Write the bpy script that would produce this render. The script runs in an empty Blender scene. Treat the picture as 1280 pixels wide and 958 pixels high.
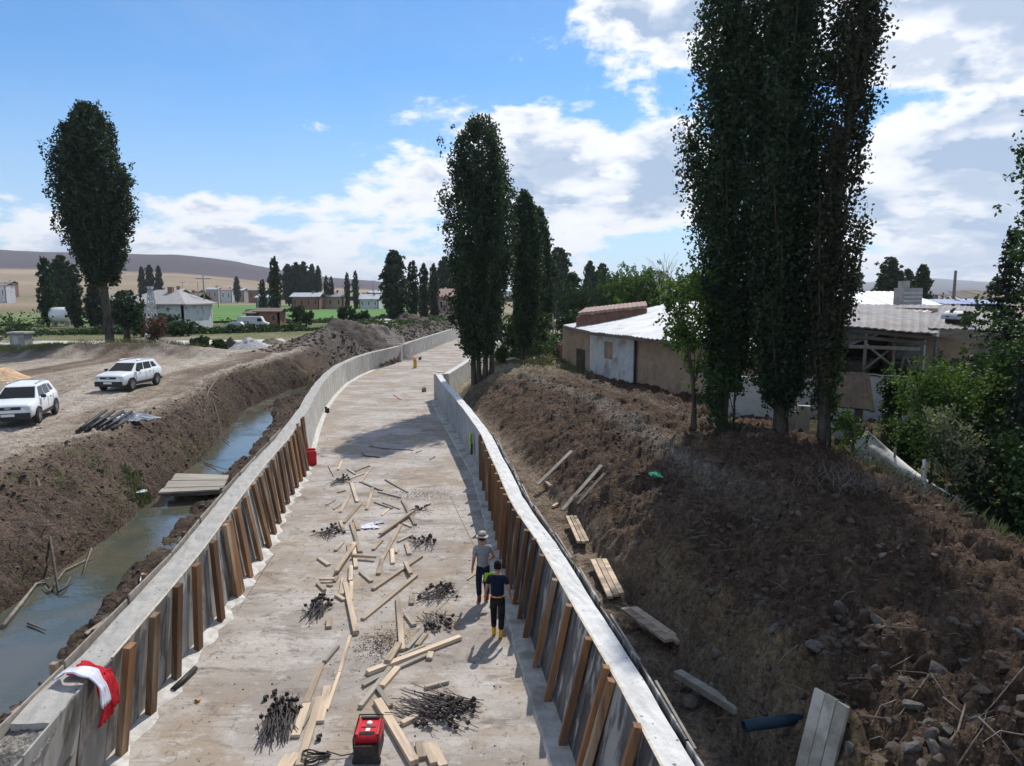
import bpy, bmesh, math, random
import numpy as np
from mathutils import Vector, Matrix

SC = bpy.context.scene
COL = SC.collection
R = math.radians
random.seed(7)
rng = np.random.default_rng(11)

# ------------------------------------------------------------------ camera, sky, sun, exposure
CAM_H, FPX, PITCH = 7.7, 880.0, math.atan((479 - 368) / 880.0)
cam_d = bpy.data.cameras.new("camera")
cam = bpy.data.objects.new("camera", cam_d)
COL.objects.link(cam)
cam.location = (0, 0, CAM_H)
cam.rotation_euler = (math.pi / 2 - PITCH, 0, 0)
cam_d.sensor_width = 36
cam_d.lens = 36 * FPX / 1280
cam_d.clip_start = 0.1
cam_d.clip_end = 30000
SC.camera = cam

SUN_EL, SUN_AZ = 50.0, 19.5          # azimuth clockwise from +Y (towards +X)
sd = bpy.data.lights.new("sun", 'SUN')
sd.energy = 4.9
sd.angle = R(0.53)
sd.color = (1.0, 0.95, 0.88)
sun = bpy.data.objects.new("sun", sd)
COL.objects.link(sun)
_s = Vector((math.sin(R(SUN_AZ)) * math.cos(R(SUN_EL)), math.cos(R(SUN_AZ)) * math.cos(R(SUN_EL)), math.sin(R(SUN_EL))))
sun.rotation_euler = _s.to_track_quat('Z', 'Y').to_euler()
sun.location = (0, 0, 60)

SC.view_settings.view_transform = 'Standard'
SC.view_settings.look = 'None'
SC.view_settings.exposure = -0.14
SC.view_settings.gamma = 1.0
SC.view_settings.use_curve_mapping = False
SC.render.engine = 'CYCLES'
SC.cycles.use_denoising = True
SC.cycles.max_bounces = 5
SC.cycles.diffuse_bounces = 3
SC.cycles.glossy_bounces = 2
SC.cycles.transmission_bounces = 4
SC.cycles.transparent_max_bounces = 6
SC.cycles.volume_bounces = 0


class NT:
    """a small helper to write node trees"""
    def __init__(s, tree):
        s.t = tree
        s.n = tree.nodes
        s.l = tree.links

    def add(s, typ, **kw):
        n = s.n.new(typ)
        for k, v in kw.items():
            setattr(n, k, v)
        return n

    def put(s, sock, v):
        if isinstance(v, bpy.types.NodeSocket):
            s.l.new(v, sock)
        elif v is not None:
            if hasattr(sock.default_value, '__len__') and not hasattr(v, '__len__'):
                v = (v, v, v)
            if sock.type == 'RGBA' and len(v) == 3:
                v = (*v, 1)
            sock.default_value = v

    def math(s, op, a, b=None, c=None, clamp=False):
        n = s.add('ShaderNodeMath', operation=op, use_clamp=clamp)
        s.put(n.inputs[0], a)
        if b is not None: s.put(n.inputs[1], b)
        if c is not None: s.put(n.inputs[2], c)
        return n.outputs[0]

    def vmath(s, op, a, b=None, out=0):
        n = s.add('ShaderNodeVectorMath', operation=op)
        s.put(n.inputs[0], a)
        if b is not None: s.put(n.inputs[1], b)
        return n.outputs[out]

    def noise(s, vec, scale, detail=4, rough=0.55, dist=0.0, out=0):
        n = s.add('ShaderNodeTexNoise')
        if vec is not None: s.l.new(vec, n.inputs['Vector'])
        n.inputs['Scale'].default_value = scale
        n.inputs['Detail'].default_value = detail
        n.inputs['Roughness'].default_value = rough
        n.inputs['Distortion'].default_value = dist
        return n.outputs[out]

    def ramp(s, f, a, b, lo=0.0, hi=1.0, smooth=True):
        n = s.add('ShaderNodeMapRange', interpolation_type='SMOOTHSTEP' if smooth else 'LINEAR')
        s.put(n.inputs[0], f)
        n.inputs[1].default_value, n.inputs[2].default_value = a, b
        n.inputs[3].default_value, n.inputs[4].default_value = lo, hi
        return n.outputs[0]

    def mix(s, f, a, b, mode='MIX'):
        n = s.add('ShaderNodeMix', data_type='RGBA', blend_type=mode)
        s.put(n.inputs[0], f)
        s.put(n.inputs[6], a)
        s.put(n.inputs[7], b)
        return n.outputs[2]


world = bpy.data.worlds.new("World")
SC.world = world
world.use_nodes = True
w = NT(world.node_tree)
w.n.clear()
sky = w.add('ShaderNodeTexSky', sky_type='NISHITA')
sky.sun_disc = False
sky.sun_elevation = R(SUN_EL)
sky.sun_rotation = R(SUN_AZ)
sky.altitude = 1700
sky.air_density = 1.0
sky.dust_density = 0.3
sky.ozone_density = 1.6
SKY_STR = 0.088
geo = w.add('ShaderNodeTexCoord')
D = w.vmath('NORMALIZE', geo.outputs['Generated'])
sep = w.add('ShaderNodeSeparateXYZ')
w.l.new(D, sep.inputs[0])
dx, dy, dz = sep.outputs
# cloud coordinates: azimuth, and elevation stretched so that clouds flatten towards the horizon
az = w.math('ARCTAN2', dx, dy)
el = w.math('ARCSINE', dz)
elc = w.math('MAXIMUM', el, 0.0)
comb = w.add('ShaderNodeCombineXYZ')
w.l.new(az, comb.inputs[0])
w.l.new(w.math('MULTIPLY', w.math('POWER', w.math('ADD', elc, 0.02), 0.8), 1.9), comb.inputs[1])
ccoord = comb.outputs[0]
def pix_dir(u, v):
    x = (u - 640) / FPX
    yy = -(v - 479) / FPX
    c, s_ = math.cos(PITCH), math.sin(PITCH)
    d = Vector((x, c + yy * s_, yy * c - s_)).normalized()
    return math.atan2(d.x, d.y), math.asin(d.z)
# cumulus banks (direction, half width, half height, weight): where clouds stand in this sky
BANKS = [(700, 235, 150, 95, .72), (550, 235, 90, 80, .50), (800, 225, 85, 85, .64), (600, 300, 240, 42, .45),
         (330, 262, 150, 20, .52), (300, 292, 90, 20, .45), (40, 290, 110, 45, .54), (420, 310, 170, 36, .56),
         (850, 15, 125, 55, .74), (1200, 40, 180, 62, .74), (1200, 240, 170, 105, .78), (1150, 320, 200, 40, .4),
         (700, 340, 600, 25, .3), (520, 335, 260, 26, .5), (150, 318, 200, 26, .5)]
cover = None
for (u, v, hw, hh, k) in BANKS:
    a0, e0 = pix_dir(u, v)
    fa = w.math('DIVIDE', w.math('SUBTRACT', az, a0), hw / FPX)
    fe = w.math('DIVIDE', w.math('SUBTRACT', el, e0), hh / FPX)
    q = w.math('ADD', w.math('MULTIPLY', fa, fa), w.math('MULTIPLY', fe, fe))
    g = w.math('MULTIPLY', w.math('EXPONENT', w.math('MULTIPLY', q, -0.7)), k)
    cover = g if cover is None else w.math('MAXIMUM', cover, g)
# elsewhere in the sky the same broken cumulus goes on
elsew = w.math('MULTIPLY', w.ramp(w.math('ABSOLUTE', az), 0.66, 0.9), w.ramp(w.noise(ccoord, 1.7, 2), .42, .62, 0, .5))
high = w.math('MULTIPLY', w.ramp(el, 0.42, 0.6), w.ramp(w.noise(D, 1.6, 2), .42, .62, 0, .5))
cover = w.math('MAXIMUM', cover, w.math('MAXIMUM', elsew, high))
n1 = w.noise(ccoord, 6.0, 12, 0.60, 0.15)
dens = w.math('ADD', w.math('MULTIPLY', w.math('SUBTRACT', n1, 0.5), 1.65), cover)
cmask = w.ramp(dens, 0.27, 0.45)
# shade: thick middle and underside are grey-blue, tops and rims white
off = w.vmath('ADD', ccoord, (0.02, 0.055, 0))
n2 = w.noise(off, 6.0, 5, 0.5, 0.15)
under = w.ramp(w.math('SUBTRACT', n2, n1), -0.04, 0.08)
thick = w.ramp(dens, 0.44, 0.66)
big = w.ramp(w.noise(ccoord, 5.3, 4, .5), .40, .53)
shade = w.math('MULTIPLY', thick, w.math('ADD', w.math('MULTIPLY', big, .85), w.math('MULTIPLY', under, .60)), clamp=True)
ccol = w.mix(shade, (13.4, 13.5, 13.8), (5.2, 6.8, 9.2))
wisp = w.ramp(w.noise(ccoord, 3.1, 8, .62, .4), .42, .78, 0, .16)
skyb = w.mix(1.0, sky.outputs[0], (0.90, 1.56, 1.96), "MULTIPLY")
skyc = w.mix(wisp, skyb, (7.6, 8.4, 9.2))
haz = w.ramp(el, 0.0, 0.30, 0.62, 0.0)
skyc = w.mix(haz, skyc, (7.8, 8.8, 9.8))
fin = w.mix(w.math('MULTIPLY', cmask, .96), skyc, ccol)
bg = w.add('ShaderNodeBackground')
w.l.new(fin, bg.inputs[0])
bg.inputs[1].default_value = SKY_STR
wo = w.add('ShaderNodeOutputWorld')
w.l.new(bg.outputs[0], wo.inputs[0])
world.cycles.sampling_method = 'MANUAL'
world.cycles.sample_map_resolution = 512

# ------------------------------------------------------------------ helpers
def at(u, v, z=0.0):
    """the point of the horizontal plane z that the photograph shows at (u, v)"""
    x = (u - 640) / FPX
    yy = -(v - 479) / FPX
    c, s_ = math.cos(PITCH), math.sin(PITCH)
    d = (x, c + yy * s_, yy * c - s_)
    t = (z - CAM_H) / d[2]
    return (d[0] * t, d[1] * t)


def _hash(ix, iy, seed):
    h = (ix.astype(np.int64) * 374761393 + iy.astype(np.int64) * 668265263 + seed * 974711) & 0xffffffff
    h = ((h ^ (h >> 13)) * 1274126177) & 0xffffffff
    return ((h ^ (h >> 16)) & 0xffff) / 65535.0


def vn(x, y, seed=0):
    """value noise, -1..1"""
    x = np.asarray(x, float); y = np.asarray(y, float)
    ix, iy = np.floor(x), np.floor(y)
    fx, fy = x - ix, y - iy
    fx = fx * fx * (3 - 2 * fx); fy = fy * fy * (3 - 2 * fy)
    a = _hash(ix, iy, seed); b = _hash(ix + 1, iy, seed)
    c = _hash(ix, iy + 1, seed); d = _hash(ix + 1, iy + 1, seed)
    return ((a * (1 - fx) + b * fx) * (1 - fy) + (c * (1 - fx) + d * fx) * fy) * 2 - 1


def fbm(x, y, f, octv, seed=0, gain=0.5):
    s = 0; a = 1.0; t = 0
    for i in range(octv):
        ca, sa = math.cos(0.7 * i), math.sin(0.7 * i)
        s = s + a * vn((x * ca - y * sa) * f, (x * sa + y * ca) * f, seed + i * 7)
        t += a; a *= gain; f *= 2.03
    return s / t


def sst(x, a, b):
    t = np.clip((np.asarray(x, float) - a) / (b - a), 0, 1)
    return t * t * (3 - 2 * t)


def tag(o, label=None, cat=None, group=None, kind=None):
    if label: o['label'] = label
    if cat: o['category'] = cat
    if group: o['group'] = group
    if kind: o['kind'] = kind
    return o


def link(name, data, mat=None, parent=None, loc=None, rot=None):
    o = bpy.data.objects.new(name, data)
    COL.objects.link(o)
    if mat is not None and data is not None:
        if len(data.materials) == 0:
            for m in (mat if isinstance(mat, (list, tuple)) else [mat]):
                data.materials.append(m)
    if parent is not None: o.parent = parent
    if loc is not None: o.location = loc
    if rot is not None: o.rotation_euler = rot
    return o


def thing(name, label, cat, loc=(0, 0, 0), rz=0.0, group=None):
    o = bpy.data.objects.new(name, None)
    o.empty_display_size = 0.2
    COL.objects.link(o)
    o.location = loc
    o.rotation_euler = (0, 0, rz)
    return tag(o, label, cat, group)


def mesh_np(name, V, F, smooth=False, mats=None, midx=None):
    """V n x 3, F m x k (all faces of k corners)"""
    V = np.ascontiguousarray(V, np.float32); F = np.ascontiguousarray(F, np.int32)
    me = bpy.data.meshes.new(name)
    k = F.shape[1]
    me.vertices.add(len(V)); me.vertices.foreach_set('co', V.ravel())
    me.loops.add(F.size); me.loops.foreach_set('vertex_index', F.ravel())
    me.polygons.add(len(F))
    me.polygons.foreach_set('loop_start', np.arange(0, F.size, k, dtype=np.int32))
    me.polygons.foreach_set('loop_total', np.full(len(F), k, np.int32))
    me.polygons.foreach_set('use_smooth', np.full(len(F), smooth, bool))
    if midx is not None: me.polygons.foreach_set('material_index', np.asarray(midx, np.int32))
    me.update(calc_edges=True)
    return me


class MB:
    """collects shapes and links them as ONE mesh"""
    def __init__(s):
        s.v = []; s.f = []; s.smooth = []

    def quad_raw(s, vs, fs, sm=False):
        o = len(s.v)
        s.v += [tuple(p) for p in vs]
        s.f += [tuple(i + o for i in f) for f in fs]
        s.smooth += [sm] * len(fs)
        return s

    def box(s, c, d, rz=0.0, rot=None):
        M = rot if rot is not None else Matrix.Rotation(rz, 3, 'Z')
        c = Vector(c)
        vs = [c + M @ Vector((sx * d[0] / 2, sy * d[1] / 2, sz * d[2] / 2)) for sx in (-1, 1) for sy in (-1, 1) for sz in (-1, 1)]
        fs = [(0, 1, 3, 2), (4, 6, 7, 5), (0, 4, 5, 1), (2, 3, 7, 6), (0, 2, 6, 4), (1, 5, 7, 3)]
        return s.quad_raw(vs, fs)

    def beam(s, a, b, wd, th, up=(0, 0, 1)):
        a, b = Vector(a), Vector(b)
        d = (b - a); L = d.length
        if L < 1e-6: return s
        x = d / L; u = Vector(up)
        y = u.cross(x)
        if y.length < 1e-4: y = Vector((0, 1, 0)).cross(x)
        y.normalize(); z = x.cross(y)
        M = Matrix((x, y, z)).transposed()
        return s.box((a + b) / 2, (L, wd, th), rot=M)

    def tube(s, pts, rad, n=8, caps=True, sm=True):
        pts = [Vector(p) for p in pts]
        if not hasattr(rad, '__len__'): rad = [rad] * len(pts)
        vs = []; fs = []
        prev = None
        for i, p in enumerate(pts):
            d = (pts[min(i + 1, len(pts) - 1)] - pts[max(i - 1, 0)]).normalized()
            if prev is None:
                y = d.orthogonal().normalized()
            else:
                y = (prev - d * prev.dot(d)).normalized()
            prev = y; z = d.cross(y)
            for j in range(n):
                a = 2 * math.pi * j / n
                vs.append(p + (y * math.cos(a) + z * math.sin(a)) * rad[i])
        for i in range(len(pts) - 1):
            for j in range(n):
                k = (j + 1) % n
                fs.append((i * n + j, i * n + k, (i + 1) * n + k, (i + 1) * n + j))
        s.quad_raw(vs, fs, sm)
        if caps:
            o = len(s.v) - len(vs)
            s.f.append(tuple(o + j for j in reversed(range(n)))); s.smooth.append(False)
            s.f.append(tuple(o + (len(pts) - 1) * n + j for j in range(n))); s.smooth.append(False)
        return s

    def lathe(s, prof, c=(0, 0, 0), n=16, sm=True, M=None):
        vs = []; fs = []
        for (r, z) in prof:
            for j in range(n):
                a = 2 * math.pi * j / n
                p = Vector((r * math.cos(a), r * math.sin(a), z))
                if M is not None: p = M @ p
                vs.append(Vector(c) + p)
        for i in range(len(prof) - 1):
            for j in range(n):
                k = (j + 1) % n
                fs.append((i * n + j, i * n + k, (i + 1) * n + k, (i + 1) * n + j))
        return s.quad_raw(vs, fs, sm)

    def poly(s, pts):
        return s.quad_raw(pts, [tuple(range(len(pts)))])

    def mesh(s, name):
        me = bpy.data.meshes.new(name)
        me.from_pydata(s.v, [], s.f)
        me.polygons.foreach_set('use_smooth', s.smooth)
        me.update()
        return me

    def build(s, name, mat, parent=None, loc=None, rot=None, bevel=0.0):
        o = link(name, s.mesh(name), mat, parent, loc, rot)
        if bevel:
            m = o.modifiers.new('bevel', 'BEVEL'); m.width = bevel; m.segments = 2; m.limit_method = 'ANGLE'
        return o


def smooth_line(tab, y):
    """tab: list of (y, x); x at y"""
    t = np.array(sorted(tab))
    return np.interp(y, t[:, 0], t[:, 1])

# ------------------------------------------------------------------ materials
MATS = {}


def mat(name, c1, c2=None, scale=6.0, rough=0.85, bump=0.0, bscale=None, detail=6, metal=0.0, stretch=None, c3=None, s3=0.7,
        rnd=0.0, spec=0.3, bdist=0.02, coord='Object', t3=(.52, .66), contrast=(.35, .65)):
    m = bpy.data.materials.new(name)
    m.use_nodes = True
    t = NT(m.node_tree)
    t.n.clear()
    tc = t.add('ShaderNodeTexCoord')
    vec = tc.outputs[coord]
    oi = t.add('ShaderNodeObjectInfo')
    if rnd:
        vec = t.vmath('ADD', vec, t.vmath('SCALE', (7.3, 3.1, 5.7)))
        t.l.new(t.math('MULTIPLY', oi.outputs['Random'], 9.0), vec.node.inputs[1].links[0].from_node.inputs['Scale'])
    if stretch:
        mp = t.add('ShaderNodeMapping'); mp.inputs['Scale'].default_value = stretch
        t.l.new(vec, mp.inputs[0]); vec = mp.outputs[0]
    col = c1
    if c2 is not None:
        f = t.ramp(t.noise(vec, scale, detail, .6), *contrast)
        col = t.mix(f, c1, c2)
    if c3 is not None:
        f3 = t.ramp(t.noise(vec, s3, 5, .6), *t3)
        col = t.mix(f3, col, c3)
    if rnd:
        k = t.ramp(oi.outputs['Random'], 0, 1, 1 - rnd, 1 + rnd * .6, False)
        cc = t.add('ShaderNodeCombineXYZ')
        for i in range(3): t.l.new(k, cc.inputs[i])
        col = t.mix(1.0, col, cc.outputs[0], 'MULTIPLY')
    b = t.add('ShaderNodeBsdfPrincipled')
    t.put(b.inputs['Base Color'], col)
    b.inputs['Roughness'].default_value = rough
    b.inputs['Metallic'].default_value = metal
    b.inputs['Specular IOR Level'].default_value = spec
    if bump:
        bn = t.add('ShaderNodeBump')
        bn.inputs['Strength'].default_value = bump
        bn.inputs['Distance'].default_value = bdist
        t.l.new(t.noise(vec, bscale or scale * 3, 6, .65), bn.inputs['Height'])
        t.l.new(bn.outputs[0], b.inputs['Normal'])
    o = t.add('ShaderNodeOutputMaterial')
    t.l.new(b.outputs[0], o.inputs[0])
    MATS[name] = m
    return m


M = {}
M['concrete'] = mat('concrete', (.36, .335, .29), (.50, .47, .42), 3.0, .9, .35, 30, c3=(.26, .24, .20), s3=1.1)
M['concrete_top'] = mat('concrete_top', (.58, .57, .54), (.74, .73, .70), 4.0, .9, .8, 22, c3=(.40, .37, .33), s3=2.2, t3=(.55, .72))
M['concrete_top_left'] = mat('concrete_top_left', (.36, .34, .31), (.48, .455, .41), 5.0, .9, .8, 22, c3=(.27, .24, .20), s3=1.6)
M['footing'] = mat('footing', (.62, .60, .56), (.44, .41, .36), 5, .9, .8, 20)
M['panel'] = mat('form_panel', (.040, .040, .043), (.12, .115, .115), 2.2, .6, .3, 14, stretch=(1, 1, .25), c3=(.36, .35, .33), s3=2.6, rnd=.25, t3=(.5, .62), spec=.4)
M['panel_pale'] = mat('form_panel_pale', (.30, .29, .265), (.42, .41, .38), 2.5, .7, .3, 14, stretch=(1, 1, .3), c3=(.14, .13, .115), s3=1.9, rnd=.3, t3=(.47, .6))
M['panel_edge'] = mat('panel_edge', (.60, .54, .44), (.45, .38, .28), 9, .8)
M['stud'] = mat('stud_wood', (.27, .135, .06), (.16, .085, .045), 5, .8, .3, 30, stretch=(1, 1, .12), c3=(.33, .25, .17), s3=2, rnd=.5)
M['plank'] = mat('plank_wood', (.60, .48, .35), (.47, .36, .25), 5, .8, .25, 30, stretch=(.15, 1, 1), c3=(.27, .215, .16), s3=2.2, rnd=.38, t3=(.47, .66))
M['plank_grey'] = mat('weathered_wood', (.40, .36, .30), (.28, .25, .20), 6, .85, .3, 30, stretch=(.15, 1, 1), c3=(.5, .46, .39), s3=1.2, rnd=.2)
M['steel'] = mat('rod_steel', (.10, .095, .095), (.17, .14, .12), 12, .5, metal=.6)
M['clamp'] = mat('clamp_iron', (.035, .028, .026), (.07, .05, .04), 20, .7, metal=.2)
M['bark'] = mat('bark', (.050, .044, .036), (.105, .090, .070), 5, 1.0, .9, 14, stretch=(1, 1, .25), spec=.05)
M['twig'] = mat('dry_twig', (.22, .18, .145), (.13, .105, .08), 8, .9, rnd=.3)
M['clod'] = mat('soil_clod', (.062, .047, .037), (.105, .081, .063), 3, 1.0, .6, 18, c3=(.135, .11, .093), s3=.8)
M['rock'] = mat('rock', (.17, .155, .135), (.10, .088, .075), 4, .95, .9, 9, rnd=.25)
M['white_paint'] = mat('white_car_paint', (.80, .81, .82), rough=.22, spec=.5)
M['black_plastic'] = mat('black_plastic', (.022, .022, .024), (.04, .038, .036), 12, .55)
M['glass'] = mat('dark_glass', (.008, .010, .013), rough=.10, spec=.22)
M['tyre'] = mat('tyre', (.028, .027, .026), (.06, .052, .045), 14, .9)
M['alloy'] = mat('alloy_rim', (.45, .46, .47), rough=.35, metal=.7)
M['lamp'] = mat('headlight_lens', (.55, .58, .60), rough=.12, spec=.8)
M['plate'] = mat('number_plate', (.75, .75, .72), rough=.5)
M['roof_metal'] = mat('corrugated_zinc', (.36, .385, .41), (.47, .49, .51), 1.2, .6, metal=.1, c3=(.27, .285, .30), s3=.6)
M['roof_old'] = mat('weathered_sheet_roof', (.24, .225, .215), (.32, .30, .29), 1.5, .85, metal=.0, c3=(.24, .20, .17), s3=.6)
M['roof_red'] = mat('rusty_roof', (.26, .15, .12), (.36, .25, .21), 2, .85)
M['plaster_white'] = mat('old_white_plaster', (.52, .53, .54), (.64, .64, .63), 1.5, .9, .3, 20, c3=(.38, .35, .31), s3=.8)
M['plaster_tan'] = mat('tan_adobe', (.36, .25, .165), (.44, .32, .225), 1.6, .95, .5, 16, c3=(.28, .20, .15), s3=.7)
M['timber_dark'] = mat('dark_timber', (.13, .105, .085), (.20, .165, .13), 6, .9, stretch=(.2, 1, 1), rnd=.3)
M['timber_grey'] = mat('grey_timber', (.34, .30, .255), (.24, .21, .175), 6, .9, rnd=.3)
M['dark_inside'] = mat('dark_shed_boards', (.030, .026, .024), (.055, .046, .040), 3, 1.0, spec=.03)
M['tarp'] = mat('pale_tarp', (.72, .70, .66), (.60, .58, .54), 2.2, .75, .4, 6, c3=(.33, .31, .27), s3=1.0)
M['galv'] = mat('galvanised_steel', (.42, .43, .44), rough=.5, metal=.6)
M['red_plastic'] = mat('red_plastic', (.62, .018, .03), (.50, .015, .02), 8, .4)
M['red_cloth'] = mat('red_cloth', (.60, .02, .03), (.42, .01, .02), 8, .9, .3, 30)
M['white_cloth'] = mat('white_cloth', (.74, .74, .78), (.62, .63, .72), 6, .9, .3, 30)
M['skin'] = mat('skin', (.42, .22, .15), (.36, .18, .12), 10, .6)
M['hair'] = mat('dark_hair', (.012, .008, .007), (.03, .018, .014), 30, 1.0, spec=.05)
M['grey_shirt'] = mat('grey_shirt', (.24, .235, .245), (.33, .32, .32), 8, 1.0, .8, 18, spec=.05)
M['navy'] = mat('navy_cloth', (.010, .015, .032), (.022, .027, .05), 8, 1.0, .6, 18, spec=.05)
M['black_cloth'] = mat('black_trousers', (.010, .011, .012), (.03, .028, .026), 8, 1.0, .6, 18, spec=.05)
M['maroon'] = mat('maroon_boots', (.22, .02, .03), (.15, .018, .025), 8, .6)
M['yellow_boot'] = mat('yellow_rubber', (.70, .45, .02), (.58, .36, .02), 9, .5)
M['glove'] = mat('orange_glove', (.62, .27, .06), (.5, .22, .06), 12, .8)
M['hivis'] = mat('hi_vis_yellow', (.46, .72, .03), (.36, .60, .02), 8, .7)
M['beige_hat'] = mat('beige_hat', (.48, .43, .34), (.38, .34, .27), 18, .9)
M['blue_pipe'] = mat('blue_pipe', (.008, .028, .040), (.012, .04, .055), 4, .6)
M['rust_brick'] = mat('red_brick', (.22, .11, .08), (.30, .16, .115), 3, .9, .3, 18)
M['grey_block'] = mat('grey_block_wall', (.30, .28, .26), (.40, .38, .35), 2, .9, .3, 14)
M['green_plastic'] = mat('green_plastic', (.05, .40, .22), rough=.5)
M['grass_blade'] = mat('grass_blade', (.12, .16, .045), (.20, .20, .08), 2, .9, rnd=.2)


def leaf_mat(name, a, b, trans=.25):
    m = bpy.data.materials.new(name); m.use_nodes = True
    t = NT(m.node_tree); t.n.clear()
    tc = t.add('ShaderNodeTexCoord')
    at_ = t.add('ShaderNodeAttribute', attribute_name='tone')
    oi = t.add('ShaderNodeObjectInfo')
    f = t.math('ADD', at_.outputs['Fac'], t.ramp(t.noise(tc.outputs['Object'], .9, 3), .3, .7, -.25, .25), clamp=True)
    col = t.mix(f, a, b)
    k = t.ramp(oi.outputs['Random'], 0, 1, .85, 1.18, False)
    cc = t.add('ShaderNodeCombineXYZ')
    for i in range(3): t.l.new(k, cc.inputs[i])
    col = t.mix(1.0, col, cc.outputs[0], 'MULTIPLY')
    d = t.add('ShaderNodeBsdfPrincipled')
    t.put(d.inputs['Base Color'], col)
    d.inputs['Roughness'].default_value = .6
    d.inputs['Specular IOR Level'].default_value = .2
    tr = t.add('ShaderNodeBsdfTranslucent')
    t.put(tr.inputs[0], t.mix(1.0, col, (1.1, 1.35, .5), 'MULTIPLY'))
    ms = t.add('ShaderNodeMixShader'); ms.inputs[0].default_value = trans
    t.l.new(d.outputs[0], ms.inputs[1]); t.l.new(tr.outputs[0], ms.inputs[2])
    o = t.add('ShaderNodeOutputMaterial'); t.l.new(ms.outputs[0], o.inputs[0])
    return m


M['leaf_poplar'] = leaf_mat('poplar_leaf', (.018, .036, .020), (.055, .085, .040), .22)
M['leaf_far'] = leaf_mat('haze_paled_poplar_leaf', (.032, .052, .030), (.080, .110, .060), .2)  # lighter greens: haze over the far trees put into the leaf colour
M['leaf_dry'] = leaf_mat('browning_leaf', (.028, .036, .021), (.075, .070, .040), .22)
M['leaf_light'] = leaf_mat('light_green_leaf', (.035, .075, .020), (.115, .165, .040), .35)
M['leaf_mid'] = leaf_mat('mid_green_leaf', (.020, .044, .016), (.058, .10, .032), .25)
M['leaf_dark'] = leaf_mat('spruce_needle', (.014, .028, .018), (.035, .055, .03), .1)

# ground: painted by its own colour attribute (kind of soil), with fine grain and relief from the nodes
def ground_mat(name, bump, big):
    m = bpy.data.materials.new(name); m.use_nodes = True
    t = NT(m.node_tree); t.n.clear()
    tc = t.add('ShaderNodeTexCoord'); P = tc.outputs['Object']
    at_ = t.add('ShaderNodeAttribute', attribute_name='soil')
    n1 = t.noise(P, 9, 8, .7)
    n2 = t.noise(P, 1.3, 5, .6)
    n3 = t.noise(P, 28, 5, .7)
    k = t.math('MULTIPLY', t.math('MULTIPLY', t.ramp(n1, .30, .70, .50, 1.5), t.ramp(n3, .3, .7, .72, 1.28)), t.ramp(n2, .3, .7, .78, 1.22))
    cc = t.add('ShaderNodeCombineXYZ')
    for i in range(3): t.l.new(k, cc.inputs[i])
    col = t.mix(1.0, at_.outputs['Color'], cc.outputs[0], 'MULTIPLY')
    vr = t.add('ShaderNodeTexVoronoi'); vr.inputs['Scale'].default_value = 16
    t.l.new(P, vr.inputs['Vector'])
    speck = t.math('MULTIPLY', t.ramp(vr.outputs['Distance'], .10, .16, 1, 0), t.ramp(t.noise(P, 2.1, 2), .5, .62, 0, big))
    col = t.mix(speck, col, (.36, .33, .29))
    b = t.add('ShaderNodeBsdfPrincipled')
    t.put(b.inputs['Base Color'], col)
    b.inputs['Roughness'].default_value = .97
    b.inputs['Specular IOR Level'].default_value = .12
    bn = t.add('ShaderNodeBump'); bn.inputs['Strength'].default_value = bump; bn.inputs['Distance'].default_value = .14
    hsum = t.math('ADD', t.noise(P, 7, 8, .72), t.math('MULTIPLY', vr.outputs['Distance'], -.25))
    t.l.new(hsum, bn.inputs['Height']); t.l.new(bn.outputs[0], b.inputs['Normal'])
    o = t.add('ShaderNodeOutputMaterial'); t.l.new(b.outputs[0], o.inputs[0])
    return m


M['ground'] = ground_mat('ground_soil', 1.0, .8)
M['hill'] = ground_mat('hill_steppe', 0.0, 0.0)

# ------------------------------------------------------------------ plan of the place (all in metres, channel floor = 0)
WALL_H = 1.9
# inner face of the left wall, at its top and at its base; (y, x)
L_TOP = [(2, -6.15), (8.3, -6.2), (9.8, -6.42), (10.8, -6.42), (12.0, -6.6), (13.3, -6.76), (15.8, -7.12), (18.5, -7.6), (21.4, -8.1), (24, -8.5), (28, -9.05),
         (32, -9.75), (36, -10.45), (40, -11.3), (46, -12.45), (52, -13.4), (58, -14.1), (64, -14.3), (70, -14.05), (80, -12.45), (87, -12.3),
         (101, -11.2), (136, -8.6), (150, -6.5)]
L_BASE = [(2, -6.5), (8.3, -6.55), (9.8, -6.72), (10.7, -6.72), (14.2, -7.0), (16.2, -7.05), (20.7, -7.6), (25, -8.4), (30, -9.1), (34, -9.9), (39.8, -11.2),
          (46.8, -12.6), (52.4, -13.45), (60.5, -14.35), (66, -14.45), (73.9, -14.1), (83, -12.9), (101, -11.4), (131, -8.9), (150, -6.6)]
R_TOP = [(2, 2.7), (8.1, 1.86), (10, 1.60), (12.4, 1.19), (13.6, 1.0), (16, .62), (18.2, .16), (19.8, -.10), (22.4, -.42), (25, -.78), (28.5, -1.22),
         (32, -1.85), (36, -2.6), (41, -3.6), (46, -4.65), (51, -5.55)]
R_BASE = [(2, 2.2), (8.1, 1.45), (10.7, 1.08), (12.5, .82), (13.9, .60), (16, .32), (18.2, .02), (20, -.2), (23.3, -.50), (29.3, -1.25), (34.5, -2.3),
          (39, -3.2), (45, -4.4), (51, -5.5)]
L_THICK, R_THICK = 0.55, 0.41
S_R = [(0, -8.7), (8, -8.9), (11.9, -9.15), (15.3, -9.55), (19, -10.3), (22.5, -10.8), (25, -11.15), (30, -12.15), (36, -12.95), (41, -14.0), (45, -15.9), (52, -16.2), (57, -16.4), (200, -14)]
S_L = [(0, -12.3), (15, -11.75), (17.3, -12.1), (21, -12.3), (24, -12.85), (29.5, -13.7), (31.5, -14.0), (38, -15.7), (44, -17.0), (52, -17.4), (57, -16.9), (200, -14.5)]
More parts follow.
